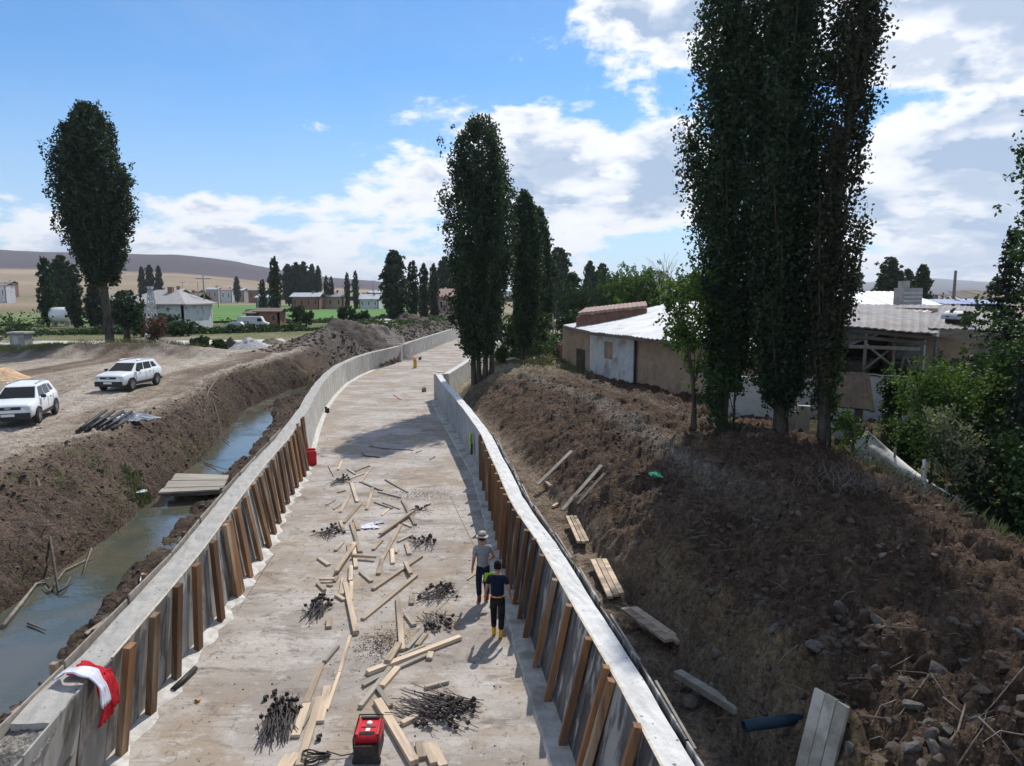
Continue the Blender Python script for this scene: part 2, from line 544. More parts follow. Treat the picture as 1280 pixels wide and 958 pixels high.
B_L = [(0, -15.8), (20, -15.2), (23.7, -16.0), (26, -15.2), (28, -15.6), (33.4, -16.1), (38, -16.9), (43, -18.6), (48, -19.2), (65, -19.3), (200, -24)]
F_R = [(0, 4.0), (8.4, 3.75), (10.5, 3.6), (12.5, 3.3), (16, 2.85), (19.5, 2.2), (24, 1.45), (29, .6), (36, -.8), (42, -2.0), (47, -3.5), (52, -3.8), (70, -2.2), (200, 30)]
C_R = [(0, 4.5), (8.4, 4.35), (13, 4.3), (17, 4.35), (21, 4.05), (25, 3.6), (29, 3.2), (36, 2.5), (42, 1.0), (47, -1.0), (52, -2.0), (70, 0), (200, 34)]
EL_A = [-3, -.727, -.66, -.60, -.53, -.47, -.386, -.33, -.25, -.19, -.09, 0.1, 3]
EL_E = [.055, .061, .0585, .057, .0565, .055, .044, .033, .023, .018, .009, .003, .003]
BUMPS = []   # (x, y, radius, height)


def height(x, y, rough=True):
    x = np.asarray(x, float); y = np.asarray(y, float)
    xl = smooth_line(L_TOP, y) - L_THICK
    xlb = smooth_line(L_BASE, y)
    wob = .35 * fbm(x, y, .35, 2, 5)
    sR = smooth_line(S_R, y) + wob * .8
    sL = smooth_line(S_L, y) + wob
    bL = smooth_line(B_L, y) + 1.2 * wob
    # ---- left of the channel
    zL = np.full(x.shape, 2.4)
    far = sst(y, 55, 62)
    bed = -.15 + far * 1.3
    t_bank = np.clip((sL - x) / np.maximum(sL - bL, .6), 0, 1)
    bank = .30 + 2.1 * (t_bank ** .8) + .25 * np.sin(np.pi * t_bank)
    bank = bank * (1 - far) + far * np.maximum(bank, 1.3)
    zL = np.where(x < bL, 2.4 + .12 * np.exp(-((x - bL) / 1.2) ** 2), bank)
    mid = (x >= sL) & (x <= sR)
    q = np.clip((x - sL) / np.maximum(sR - sL, .1), 0, 1)
    zL = np.where(mid, .30 + (bed - .30) * np.sin(np.pi * q) ** .6, zL)
    right = x > sR
    tr_ = np.clip((x - sR) / np.maximum(xl - sR, .3), 0, 1)
    strip = .30 + .38 * tr_ + far * 1.0
    zL = np.where(right, strip, zL)
    # soil ridge behind the far part of the left wall
    d = xl - x
    ridge = sst(y, 62, 82) * (1 - sst(y, 150, 170)) * sst(d, .3, 4) * (1 - sst(d, 5.5, 12))
    zL = zL + ridge * 2.0
    # verge, ditch line and rough strip between the track and the road
    zL = zL + .5 * np.exp(-((y - (63 + (x + 45) * -.02)) / 1.6) ** 2) * sst(-x, 24, 30) * (1 - sst(-x, 90, 110))
    zL = zL + 1.1 * np.exp(-((y - 60.5) / 1.8) ** 2 - ((x + 33) / 9.5) ** 2) * (1 + .35 * fbm(x, y, .8, 3, 57))
    # ---- right of the channel
    xr = np.where(y < 51.5, smooth_line(R_TOP, y) + R_THICK, -4.6 + (y - 51.5) * .088)
    fR = smooth_line(F_R, y) + wob * .5
    cR = smooth_line(C_R, y) + wob
    t2 = np.clip((x - fR) / np.maximum(cR - fR, .5), 0, 1)
    zfoot = .45 + .10 * np.clip((x - xr), 0, 3)
    near = 1 - sst(y, 20, 30)
    crest = 2.15 + .1 * near - sst(y, 44, 60) * .15
    zR = zfoot + (crest - zfoot) * (t2 ** (1.0 - .45 * near))
    u = x - cR
    mound = .75 * sst(u, 0, 2.2) * (1 - sst(y, 22, 40) * .7)
    rr = 9.9 + .35 * wob + np.where(y > 20, (y - 20) * .1, 0)
    fall = sst(x - rr, -.8, 2.2) * (1 - sst(y, 21, 27))
    zR = np.where(u > 0, crest + mound, zR) - fall * 1.45
    zR = zR - sst(u, 3, 9) * sst(y, 22, 32) * .55
    z = np.where(x < xl, zL, np.where(x > xr, zR, -.35))
    inch = (x >= xl - .1) & (x <= xr + .1) & (y < 150)
    # beyond the far end of the channel everything is meadow
    bey = sst(y, 145, 155)
    z = np.where(inch & (bey <= 0), -.35, z * (1 - bey) + 2.4 * bey)
    for (bx, by, br, bh) in BUMPS:
        rr2 = np.sqrt((x - bx) ** 2 + (y - by) ** 2) / br
        z = z + bh * np.clip(1 - rr2, 0, 1) ** 1.3 * (1 + .25 * fbm(x, y, .9, 3, 12))
    if rough:
        bankL = ((x > bL - .6) & (x < xl)).astype(float)
        bankR = ((x > xr) & (x < cR + 12)).astype(float) * (1 - sst(y, 55, 80))
        amp = .030 + (.17 + .16 * sst(y, 34, 48)) * bankL * sst(np.abs(x - bL), 0, .6) + .30 * bankR * (.35 + .65 * sst(x - fR, -.3, .6)) + .22 * ridge
        amp = amp * np.where(inch, 0, 1) * np.where(mid & (y < 57), .35, 1)
        amp = np.where((x > xl - .5) & (x < xl), amp * .4, amp)
        n = fbm(x, y, 1.1, 3, 3) + .9 * (0.5 - np.abs(fbm(x, y, 1.7, 4, 9, .62))) * 1.2
        n2 = fbm(x, y, 6.5, 3, 40, .6)
        fade = 1 - sst(y, 25, 70)
        cut = fbm((x + y * .25) * .5, y * 2.6, 1.0, 3, 66, .6)     # marks drawn down the slopes by the digger
        n4 = np.abs(fbm(x, y, 3.2, 3, 71, .6))
        z = z + amp * (n + .5 * n2 * fade + .55 * cut * (bankL + bankR) - .8 * n4 * (bankL + bankR))
        # wheel ruts on the track, parallel to the bank
        dd = bL - x
        for r0 in (2.6, 4.3, 7.6, 9.4):
            z = z - .07 * np.exp(-((dd - r0 - .35 * vn(y * .12, y * 0 + r0, 8)) / .22) ** 2) * (x < bL) * sst(y, 12, 20) * (1 - sst(y, 80, 100))
    # the land rises to hills on the far left, and a far range closes the right
    axx = x / np.maximum(np.abs(y), 1)
    e = np.interp(axx, EL_A, EL_E)
    t = np.clip((y - 420) / 2080, 0, 1)
    z = z + e * 2500 * (.30 * t + .70 * t * t * (3 - 2 * t)) * (y > 420)
    z = z + (y > 700) * fbm(x, y, 1 / 420., 4, 77) * 14 * sst(y, 700, 2300) * sst(e, .004, .03)
    e2 = np.interp(axx, [-3, .2, .35, .5, .58, .62, .70, .8, 1.0, 3], [.0, .001, .010, .016, .022, .019, .014, .013, .02, .02])
    z = z + (y > 2600) * e2 * 7000 * sst(y, 2600, 7000) * (1 + .12 * fbm(x, y, 1 / 900., 4, 31))
    return z


def hz(x, y, rough=True):
    return float(height(np.array([x]), np.array([y]), rough)[0])


def soil_colour(x, y, z):
    n = x.shape[0]
    C = np.zeros((n, 3))
    nz = fbm(x, y, .18, 4, 21)[:, None]
    nf = fbm(x, y, .9, 3, 23)[:, None]
    tan = np.array([.265, .205, .150]); tan2 = np.array([.36, .295, .225]); brown = np.array([.135, .098, .074])
    dark = np.array([.104, .071, .049]); grey = np.array([.20, .175, .145])
    bL = smooth_line(B_L, y); xl = smooth_line(L_TOP, y) - L_THICK; cR = smooth_line(C_R, y)
    sL = smooth_line(S_L, y); sR = smooth_line(S_R, y)
    C[:] = tan
    k = np.clip(nz * 1.6 + .5, 0, 1); C = C * (1 - k) + tan2 * k
    k = np.clip(nf * 1.2 - .1, 0, .6); C = C * (1 - k) + brown * k
    # long tracks, paler where driven
    st = fbm((bL - x) * .55, y * .035, 1.0, 4, 51)[:, None]
    k = np.clip(st * 3.0, 0, .85) * (sst(y, 14, 26) * (1 - sst(y, 100, 130)))[:, None] * (x < bL)[:, None]
    C = C * (1 - k) + np.array([.44, .385, .32]) * k
    k = np.clip(-st * 3.2, 0, .8) * (x < bL)[:, None]
    C = C * (1 - k) + brown * k
    # bank and stream strip
    b = (sst(x - bL, -.7, .5) * (x < xl))[:, None]
    bc = brown * (1 + .25 * nf) * (1.0 - .3 * sst(y, 38, 52)[:, None])
    wet = (np.exp(-((x - (sL + sR) / 2) / 2.4) ** 2) * (y < 58))[:, None]
    bc = bc * (1 - .35 * wet)
    gz = np.clip(fbm(x, y, .5, 3, 61) * 2 - .8, 0, .35)[:, None]
    bc = bc * (1 - gz) + np.array([.12, .125, .055]) * gz * 1.0
    C = C * (1 - b) + bc * b
    rg = (sst(y, 60, 75) * (x > bL - 3) * (x < xl) * (y < 160))[:, None]
    C = C * (1 - rg) + (grey * (1 + .3 * nf) * .62) * rg
    # right bank
    r = (x > xl + 3).astype(float)[:, None]
    rc = dark * (1 + .35 * nf + .2 * nz)
    u = x - cR
    pathk = (np.exp(-((u - 1.35 - .3 * vn(y * .2, y * 0, 3)) / .45) ** 2) * sst(y, 14, 19) + .6 * np.exp(-((u - 4.0) / .5) ** 2) * sst(y, 20, 26))[:, None]
    rc = rc * (1 - .75 * pathk) + grey * 1.0 * .75 * pathk
    foot = (1 - sst(x - smooth_line(F_R, y), -.2, .7))[:, None]
    rc = rc * (1 - foot) + np.array([.22, .17, .125]) * foot
    clay = (np.exp(-((x - smooth_line(F_R, y) - .45) / .38) ** 2) * (1 - sst(y, 15, 19)))[:, None]
    rc = rc * (1 - .8 * clay) + np.array([.20, .145, .085]) * (1 + .3 * nf) * .8 * clay
    fr = sst(y, 42, 56)[:, None]
    rc = rc * (1 - fr) + (np.array([.29, .25, .17]) * (1 + .3 * nf)) * fr
    gr = (sst(x, 10.3, 11.8) * (1 - sst(y, 24, 30)))[:, None] * np.clip(.5 + nf * 1.5, 0, 1)
    rc = rc * (1 - gr) + np.array([.13, .15, .05]) * gr
    gr = (sst(y, 55, 75) * np.clip(nz[:, 0] * 3, 0, .8))[:, None]
    rc = rc * (1 - gr) + np.array([.14, .16, .06]) * gr
    C = C * (1 - r) + rc * r
    # verge of the road and meadow
    v = (sst(y + .1 * x * 0, 58, 64) * sst(-x, 20, 30))[:, None] * np.clip(.75 + nz * 1.4, 0, 1)
    verge = np.array([.185, .18, .085]) * (1 + .25 * nf)
    C = C * (1 - v) + verge * v
    dk = (np.exp(-((y - 61.5) / 3.2) ** 2) * sst(-x, 24, 30))[:, None] * np.clip(.85 + nf * 1.3, 0, 1)
    C = C * (1 - dk) + np.array([.095, .066, .052]) * dk
    v = (sst(y, 84, 100) * (1 - sst(y, 140, 150)))[:, None] * (x < -16)[:, None]
    C = C * (1 - v) + np.array([.13, .145, .06]) * (1 + .4 * nf) * v
    # far plain: strips of stubble and fallow
    f = sst(y, 240, 330)[:, None]
    strips = fbm(x * .0022 + y * .0004, y * .016, 1.0, 4, 81)
    s2 = np.floor((x * .35 + y * 1.6) / 95.0 + 2 * vn(x * .0015, y * .004, 4))
    hsh = _hash(s2, s2 * 0 + np.floor(x / 420. + vn(y * .01, y * 0, 5)), 9)[:, None]
    pc = np.array([.25, .185, .13]) * (1 - hsh) + np.array([.36, .28, .175]) * hsh
    pc = pc * (1 + .45 * strips[:, None])
    gl = (hsh > .62) * (hsh < .80) * (1 - sst(y, 700, 900))[:, None]
    pc = pc * (1 - .7 * gl) + np.array([.13, .16, .06]) * .7 * gl
    C = C * (1 - f) + pc * f
    h = sst(y + 140 * fbm(x, y, 1 / 260., 3, 93), 1000, 1150)[:, None]
    hill = np.array([.072, .056, .062]) * (1 + .3 * fbm(x, y, 1 / 300., 4, 91))[:, None]
    C = C * (1 - h) + hill * h
    return np.clip(C, .01, .9)


def ground_sheet(name, ys, cols, material):
    c = np.linspace(-1, 1, cols)
    c = .72 * c + .28 * c ** 3 * 1.0
    c = c / c.max()
    Y, Cc = np.meshgrid(ys, c, indexing='ij')
    W = 7 + 1.02 * np.abs(Y) + .15 * np.maximum(-Y, 0)
    X = Cc * W
    # fold columns on to the lines of the stream and walls is not needed: the grid is fine enough there
    x, y = X.ravel(), Y.ravel()
    z = height(x, y)
    V = np.stack([x, y, z], 1)
    nr, nc = X.shape
    i = np.arange(nr - 1)[:, None] * nc + np.arange(nc - 1)[None]
    F = np.stack([i, i + 1, i + nc + 1, i + nc], -1).reshape(-1, 4)
    me = mesh_np(name, V, F, smooth=True)
    a = me.color_attributes.new('soil', 'FLOAT_COLOR', 'POINT')
    col = np.concatenate([soil_colour(x, y, z), np.ones((len(x), 1))], 1).astype(np.float32)
    a.data.foreach_set('color', col.ravel())
    o = link(name, me, material)
    o['kind'] = 'structure'
    return o


ys = [2.0]
while ys[-1] < 760: ys.append(ys[-1] + (.028 + ys[-1] * .0036 if ys[-1] < 60 else ys[-1] * .012))
ground_sheet('ground', np.array([-60, -20, -5, 0] + ys), 640, M['ground'])
ys2 = [ys[-1]]
while ys2[-1] < 9000: ys2.append(ys2[-1] * 1.03)
ground_sheet('hills', np.array(ys2), 300, M['hill'])


def draped(name, pts, material, lift=.03, step=1.5, kind='structure'):
    """pts: left edge and right edge polylines [(x,y),(x,y)] of equal length; a strip lying on the ground"""
    L, Rr = pts
    rows = []
    for k in range(len(L) - 1):
        a0, a1, b0, b1 = map(np.array, (L[k], L[k + 1], Rr[k], Rr[k + 1]))
        n = max(1, int(max(np.linalg.norm(a1 - a0), np.linalg.norm(b1 - b0)) / step))
        for i in range(n + (k == len(L) - 2)):
            t = i / n
            rows.append((a0 * (1 - t) + a1 * t, b0 * (1 - t) + b1 * t))
    m = 12
    V = []
    for a, b in rows:
        for j in range(m + 1):
            p = a * (1 - j / m) + b * j / m
            V.append((p[0], p[1], 0))
    V = np.array(V, float)
    V[:, 2] = height(V[:, 0], V[:, 1]) + lift
    i = np.arange(len(rows) - 1)[:, None] * (m + 1) + np.arange(m)[None]
    F = np.stack([i, i + 1, i + m + 2, i + m + 1], -1).reshape(-1, 4)
    o = link(name, mesh_np(name, V, F, True), material)
    if kind: o['kind'] = kind
    return o


# road across the left: pale dusty asphalt
M['road'] = mat('dusty_road', (.46, .43, .385), (.56, .53, .48), .6, .95, .2, 8)
rl = [(-140, 74.2), (-90, 73), (-45, 71.6), (-38, 72.0), (-30, 73.2), (-25, 78)]
rr_ = [(-140, 81.5), (-90, 80), (-45, 79.0), (-38, 79.5), (-31, 80.5), (-27.5, 84)]
draped('road', (rl, rr_), M['road'], .10, 3)
# green fields
M['crop'] = mat('green_crop', (.068, .165, .026), (.10, .21, .04), .12, .95, .6, 3, c3=(.07, .16, .03), s3=.03)
draped('field', ([(-84, 128), (-90, 145), (-140, 330)], [(-29, 134), (-27, 150), (-40, 330)]), M['crop'], .35, 6)
draped('field', ([(-220, 118), (-330, 175)], [(-80, 118), (-116, 175)]), mat('pasture', (.12, .16, .045), (.15, .21, .05), .1, .95), .35, 6)
draped('path', ([(-23.5, 98), (-24, 112), (-22, 135)], [(-17.5, 98), (-18.5, 112), (-18, 135)]), M['road'], .06, 3)

# ------------------------------------------------------------------ channel: floor, walls, formwork
M['floor'] = None
def floor_mat():
    m = bpy.data.materials.new('channel_floor_concrete'); m.use_nodes = True
    t = NT(m.node_tree); t.n.clear()
    P = t.add('ShaderNodeTexCoord').outputs['Object']
    mp = t.add('ShaderNodeMapping'); mp.inputs['Scale'].default_value = (.55, 1, 1); t.l.new(P, mp.inputs[0])
    Q = mp.outputs[0]
    col = t.mix(t.ramp(t.noise(Q, .55, 7, .62, .4), .36, .62), (.29, .25, .21), (.46, .415, .37))
    col = t.mix(t.ramp(t.noise(P, .33, 6, .6, .8), .49, .62, 0, .85), col, (.33, .26, .185))
    col = t.mix(t.ramp(t.noise(Q, 1.3, 8, .7, .6), .53, .66, 0, .8), col, (.17, .14, .115))
    col = t.mix(t.ramp(t.noise(Q, 2.4, 8, .72), .53, .66, 0, .6), col, (.58, .55, .51))
    col = t.mix(t.ramp(t.noise(P, 14, 8, .75), .42, .72, 0, .55), col, (.24, .215, .19))
    col = t.mix(t.ramp(t.noise(P, 3.6, 9, .75, 1.2), .55, .62, 0, .7), col, (.16, .13, .105))
    mq = t.add('ShaderNodeMapping'); mq.inputs['Scale'].default_value = (.25, 5, 1); mq.inputs['Rotation'].default_value = (0, 0, .25); t.l.new(P, mq.inputs[0])
    col = t.mix(t.ramp(t.noise(mq.outputs[0], 2.2, 6, .7), .54, .64, 0, .45), col, (.20, .17, .145))
    vr = t.add('ShaderNodeTexVoronoi'); vr.inputs['Scale'].default_value = 5.5; t.l.new(P, vr.inputs['Vector'])
    sp = t.math('MULTIPLY', t.ramp(vr.outputs['Distance'], .05, .09, 1, 0), t.ramp(t.noise(P, 1.7, 2), .45, .6, 0, .8))
    col = t.mix(sp, col, (.15, .12, .10))
    b = t.add('ShaderNodeBsdfPrincipled'); t.put(b.inputs['Base Color'], col)
    t.put(b.inputs['Roughness'], t.ramp(t.noise(P, .8, 5), .55, .7, .9, .6))
    b.inputs['Specular IOR Level'].default_value = .25
    bn = t.add('ShaderNodeBump'); bn.inputs['Strength'].default_value = .5; bn.inputs['Distance'].default_value = .02
    t.l.new(t.noise(P, 9, 8, .7), bn.inputs['Height']); t.l.new(bn.outputs[0], b.inputs['Normal'])
    t.l.new(b.outputs[0], t.add('ShaderNodeOutputMaterial').inputs[0])
    return m
M['floor'] = floor_mat()


def sheet_between(name, la, lb, ys, z, m, kind='structure', jitter=None, cols=6):
    V = []
    for y in ys:
        a, b = float(smooth_line(la, y)) if la else None, float(smooth_line(lb, y))
        for j in range(cols + 1):
            V.append((a + (b - a) * j / cols, y, z))
    V = np.array(V)
    n = len(ys)
    i = np.arange(n - 1)[:, None] * (cols + 1) + np.arange(cols)[None]
    F = np.stack([i, i + 1, i + cols + 2, i + cols + 1], -1).reshape(-1, 4)
    o = link(name, mesh_np(name, V, F, True), m)
    if kind: o['kind'] = kind
    return o


LB2 = [(y, x - .1) for y, x in L_BASE]
RB2 = [(y, x + .1) for y, x in R_BASE[:-1]] + [(51.4, -5.2), (60, -4.4), (71.3, -3.4), (110, -.6), (150, 3)]
sheet_between('channel_floor', LB2, RB2, np.concatenate([np.arange(2, 60, 1.0), np.arange(60, 151, 3.0)]), 0.0, M['floor'], cols=10)


def wall_mesh(top, base, ys, thick, side, h0=WALL_H, hvar=.025, zlow=-.3, seed=0, ncol=5):
    """side: +1 the back of the wall lies to the right of its inner face"""
    mb = MB()
    rings = []
    yy = np.array(ys, float)
    xt, xb = smooth_line(top, yy), smooth_line(base, yy)
    for i, y in enumerate(yy):
        hh = h0 + hvar * float(vn(y * 1.1, 0.5, seed)) + .012 * float(vn(y * 5, 1.5, seed))
        ring = [(xb[i], y, zlow), (xb[i], y, 0.02), (xb[i] * .5 + xt[i] * .5, y, hh * .5), (xt[i], y, hh)]
        for k in range(1, ncol):
            ring.append((xt[i] + side * thick * k / ncol, y, hh + .022 * float(vn(y * 3.1, k * 1.7, seed + 3))))
        ring += [(xt[i] + side * thick, y, hh - .01), (xt[i] * .6 + xb[i] * .4 + side * (thick + .05), y, zlow)]
        rings.append(ring)
    m = len(rings[0])
    vs = [p for r in rings for p in r]
    fs = []
    for i in range(len(rings) - 1):
        for j in range(m):
            k = (j + 1) % m
            f = (i * m + j, i * m + k, (i + 1) * m + k, (i + 1) * m + j)
            fs.append(f if side < 0 else f[::-1])
    fs.append(tuple(range(m)) if side > 0 else tuple(reversed(range(m))))
    o = (len(rings) - 1) * m
    fs.append(tuple(o + j for j in (reversed(range(m)) if side > 0 else range(m))))
    mb.quad_raw(vs, fs, False)
    return mb


def wall_mat(name, top, side, streak):
    """concrete: rough pale top, board-marked side, both from the normal's direction"""
    m = bpy.data.materials.new(name); m.use_nodes = True
    t = NT(m.node_tree); t.n.clear()
    P = t.add('ShaderNodeTexCoord').outputs['Object']
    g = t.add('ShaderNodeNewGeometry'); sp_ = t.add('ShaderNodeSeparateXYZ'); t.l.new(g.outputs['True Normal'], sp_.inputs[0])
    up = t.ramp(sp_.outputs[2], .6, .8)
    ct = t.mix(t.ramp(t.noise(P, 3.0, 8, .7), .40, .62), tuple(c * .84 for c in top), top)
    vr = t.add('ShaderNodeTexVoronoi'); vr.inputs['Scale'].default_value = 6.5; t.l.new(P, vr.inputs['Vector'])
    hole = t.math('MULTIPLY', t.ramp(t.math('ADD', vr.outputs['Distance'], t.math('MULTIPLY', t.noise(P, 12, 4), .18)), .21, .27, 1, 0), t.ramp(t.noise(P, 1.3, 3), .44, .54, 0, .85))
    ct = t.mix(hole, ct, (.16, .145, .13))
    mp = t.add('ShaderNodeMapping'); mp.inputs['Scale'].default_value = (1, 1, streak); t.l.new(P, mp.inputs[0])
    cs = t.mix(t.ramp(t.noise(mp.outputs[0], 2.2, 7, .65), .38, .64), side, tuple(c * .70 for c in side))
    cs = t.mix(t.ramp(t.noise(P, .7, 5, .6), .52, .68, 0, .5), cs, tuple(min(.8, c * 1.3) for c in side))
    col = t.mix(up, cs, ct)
    b = t.add('ShaderNodeBsdfPrincipled'); t.put(b.inputs['Base Color'], col)
    b.inputs['Roughness'].default_value = .92; b.inputs['Specular IOR Level'].default_value = .15
    bn = t.add('ShaderNodeBump'); bn.inputs['Strength'].default_value = .7; bn.inputs['Distance'].default_value = .025
    t.l.new(t.noise(P, 13, 8, .72), bn.inputs['Height']); t.l.new(bn.outputs[0], b.inputs['Normal'])
    t.l.new(b.outputs[0], t.add('ShaderNodeOutputMaterial').inputs[0])
    return m


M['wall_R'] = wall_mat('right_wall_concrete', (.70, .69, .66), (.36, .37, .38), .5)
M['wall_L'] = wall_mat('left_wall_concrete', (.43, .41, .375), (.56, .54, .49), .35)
ysf = list(np.arange(8.95, 60, .3)) + list(np.arange(60, 80.1, 1.0))
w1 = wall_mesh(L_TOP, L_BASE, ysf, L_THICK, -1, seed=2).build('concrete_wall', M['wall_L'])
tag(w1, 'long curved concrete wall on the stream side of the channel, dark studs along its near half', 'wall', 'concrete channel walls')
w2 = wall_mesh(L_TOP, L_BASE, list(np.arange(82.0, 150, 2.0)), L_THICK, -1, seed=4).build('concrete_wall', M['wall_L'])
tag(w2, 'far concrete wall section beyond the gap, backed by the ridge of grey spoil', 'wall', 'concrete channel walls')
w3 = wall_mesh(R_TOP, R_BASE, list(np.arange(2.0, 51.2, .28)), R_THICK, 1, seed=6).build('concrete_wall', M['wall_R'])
tag(w3, 'white topped concrete wall with brown leaning studs beside the dug trench', 'wall', 'concrete channel walls')
# grey stop block in the gap of the far left wall
gb = MB().box((-12.95, 81.0, .93), (.5, 1.5, 1.86)).box((-12.97, 81.0, 1.95), (.42, .9, .16)).build('wall_joint', M['grey_block'], bevel=.03)
tag(gb, 'darker grey block filling the gap between the two left wall sections', 'wall block')
# far right wall, seen from its outer side as the channel bends away
far_top = [(51.3, -5.05), (57, -4.55), (64, -3.95), (71, -3.35), (90, -1.7), (120, .6)]
w4 = wall_mesh(far_top, far_top, list(np.arange(51.3, 120, .8)), .42, 1, seed=8, zlow=-.2).build('concrete_wall', wall_mat('far_right_concrete', (.62, .61, .58), (.60, .59, .55), .6))
tag(w4, 'white concrete wall running off behind the poplar trunks beyond the bend', 'wall', 'concrete channel walls')
pier = MB().box((-5.42, 51.4, .95), (.62, .55, 1.95)).box((-5.35, 51.9, 1.94), (.5, .5, .12)).build('wall_end_pier', M['footing'], bevel=.04)
tag(pier, 'square concrete pier closing the end of the right wall by the poplars', 'pier')
# rough mortar fillet along the foot of the left wall
mb = MB()
yy = np.arange(8.95, 80, .28)
xb = smooth_line(L_BASE, yy)
st_on = (yy < 33)
vs = []
for i, y in enumerate(yy):
    wdt = (.20 + .10 * math.sin(y * 6.0) + .08 * float(vn(y * 3, 0, 5))) if yy[i] < 33 else .10
    vs += [(xb[i] - .02, y, .12 if yy[i] < 33 else .1), (xb[i] + wdt * .6, y, .09), (xb[i] + wdt + .12, y, .004)]
fs = []
for i in range(len(yy) - 1):
    for j in range(2):
        fs.append((i * 3 + j, i * 3 + j + 1, i * 3 + j + 4, i * 3 + j + 3))
mb.quad_raw(vs, fs, False)
tag(mb.build('mortar_fillet', M['footing']), 'rough pale mortar fillet along the foot of the left wall', 'footing')
# low plinth strip along the foot of the right wall
mb = MB()
yy = np.arange(2, 51, .4)
xb = smooth_line(R_BASE, yy); vs = []
for i, y in enumerate(yy):
    j = .015 * float(vn(y * 4, 0, 9))
    vs += [(xb[i] + .05, y, .07 + j), (xb[i] - .42 + j * 2, y, .055 + j), (xb[i] - .46 + j * 2, y, .002)]
fs = []
for i in range(len(yy) - 1):
    for j in range(2):
        fs.append((i * 3 + j, i * 3 + j + 3, i * 3 + j + 4, i * 3 + j + 1))
mb.quad_raw(vs, fs, False)
tag(mb.build('wall_footing', M['concrete']), 'low concrete footing step along the foot of the right wall', 'footing')


def formwork(name, label, top, base, stud_ys, side, panel_m, zt, lean_in, y0, y1, stud_w=.11, stud_th=.13):
    """panels with studs nailed to them; side +1: the formwork faces -x (right wall)"""
    t = thing(name, label, 'formwork', (float(smooth_line(base, (y0 + y1) / 2)), (y0 + y1) / 2, 0), 0, 'formwork on the channel walls')
    ox, oy = t.location.x, t.location.y
    ys_ = [y0]
    k = y0
    while k < y1 - .2:
        k = min(y1, k + 1.22); ys_.append(k)
    for a, b in zip(ys_[:-1], ys_[1:]):
        pts = []
        z1 = WALL_H + .035
        d0, d1 = .015, .045
        vs = []
        for (yv) in (a + .006, b - .006):
            xb_, xt_ = float(smooth_line(base, yv)), float(smooth_line(top, yv))
            for d in (d0, d1):
                vs.append((xb_ - side * d - ox, yv - oy, .03)); vs.append((xt_ - side * d - ox, yv - oy, z1))
        p = MB().quad_raw(vs, [(2, 3, 7, 6), (0, 4, 5, 1), (0, 1, 3, 2), (4, 6, 7, 5), (1, 5, 7, 3), (0, 2, 6, 4)])
        po = p.build('panel', panel_m, t)
        # bright sawn edge strip on top of the sheet
        e = MB()
        A = [Vector(vs[i]) for i in (1, 3, 5, 7)]
        e.beam((A[0] + A[1]) / 2 + Vector((0, 0, .008)), (A[2] + A[3]) / 2 + Vector((0, 0, .008)), .036, .016)
        e.build('edge_strip', M['panel_edge'], po)
    for yv in stud_ys:
        yv, dy = (yv if isinstance(yv, tuple) else (yv, 0))
        xb_, xt_ = float(smooth_line(base, yv)), float(smooth_line(top, yv))
        off_ = .045 + stud_th / 2 + .004
        a = Vector((xb_ - side * (off_ + lean_in) - ox, yv - oy + dy, 0.02))
        b = Vector((xt_ - side * off_ - ox, yv - oy, zt + random.uniform(-.04, .05)))
        MB().beam(a, b, stud_w, stud_th, up=(0, 1, 0) if True else None).build('stud', M['stud'], t)
    return t


studL = [10.95, 12.1, 13.3, 14.5, 15.8, 17.1, 17.45, 18.4, 19.6, 20.8, 21.9, 23.0, 24.1, 25.2, 26.3, 27.3, 28.3, 29.2, 30.1]
studR = [7.4, 8.7, 9.95, 10.2, 11.2, 12.5, 13.7, 15.0, 15.9, 16.7, 17.6, 18.2, 19.0, 19.7, 20.5, 21.3, 22.2, 23.2, 24.3, 25.5, 26.9, 28.4]
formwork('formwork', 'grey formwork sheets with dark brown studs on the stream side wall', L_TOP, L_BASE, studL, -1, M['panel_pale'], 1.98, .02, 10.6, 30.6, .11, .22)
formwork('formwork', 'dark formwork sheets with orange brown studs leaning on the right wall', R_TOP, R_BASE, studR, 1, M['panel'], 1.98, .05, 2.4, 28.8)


def back_boards(name, label, edge, y0, y1, side, gap, step, wz):
    t = thing(name, label, 'formwork', (float(smooth_line(edge, y0)), y0, 0), 0, 'boards on the backs of the walls')
    y = y0
    i = 0
    while y < y1:
        ye = min(y1, y + step)
        for (a, b) in ((y + .02, ye - .02),):
            xa = float(smooth_line(edge, a)) + side * gap; xb_ = float(smooth_line(edge, b)) + side * (gap + .03 * (i % 2))
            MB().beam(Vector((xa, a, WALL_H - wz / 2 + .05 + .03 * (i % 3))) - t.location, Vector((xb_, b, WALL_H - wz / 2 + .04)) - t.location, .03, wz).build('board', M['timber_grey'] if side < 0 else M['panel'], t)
        i += 1
        y = ye
    return t


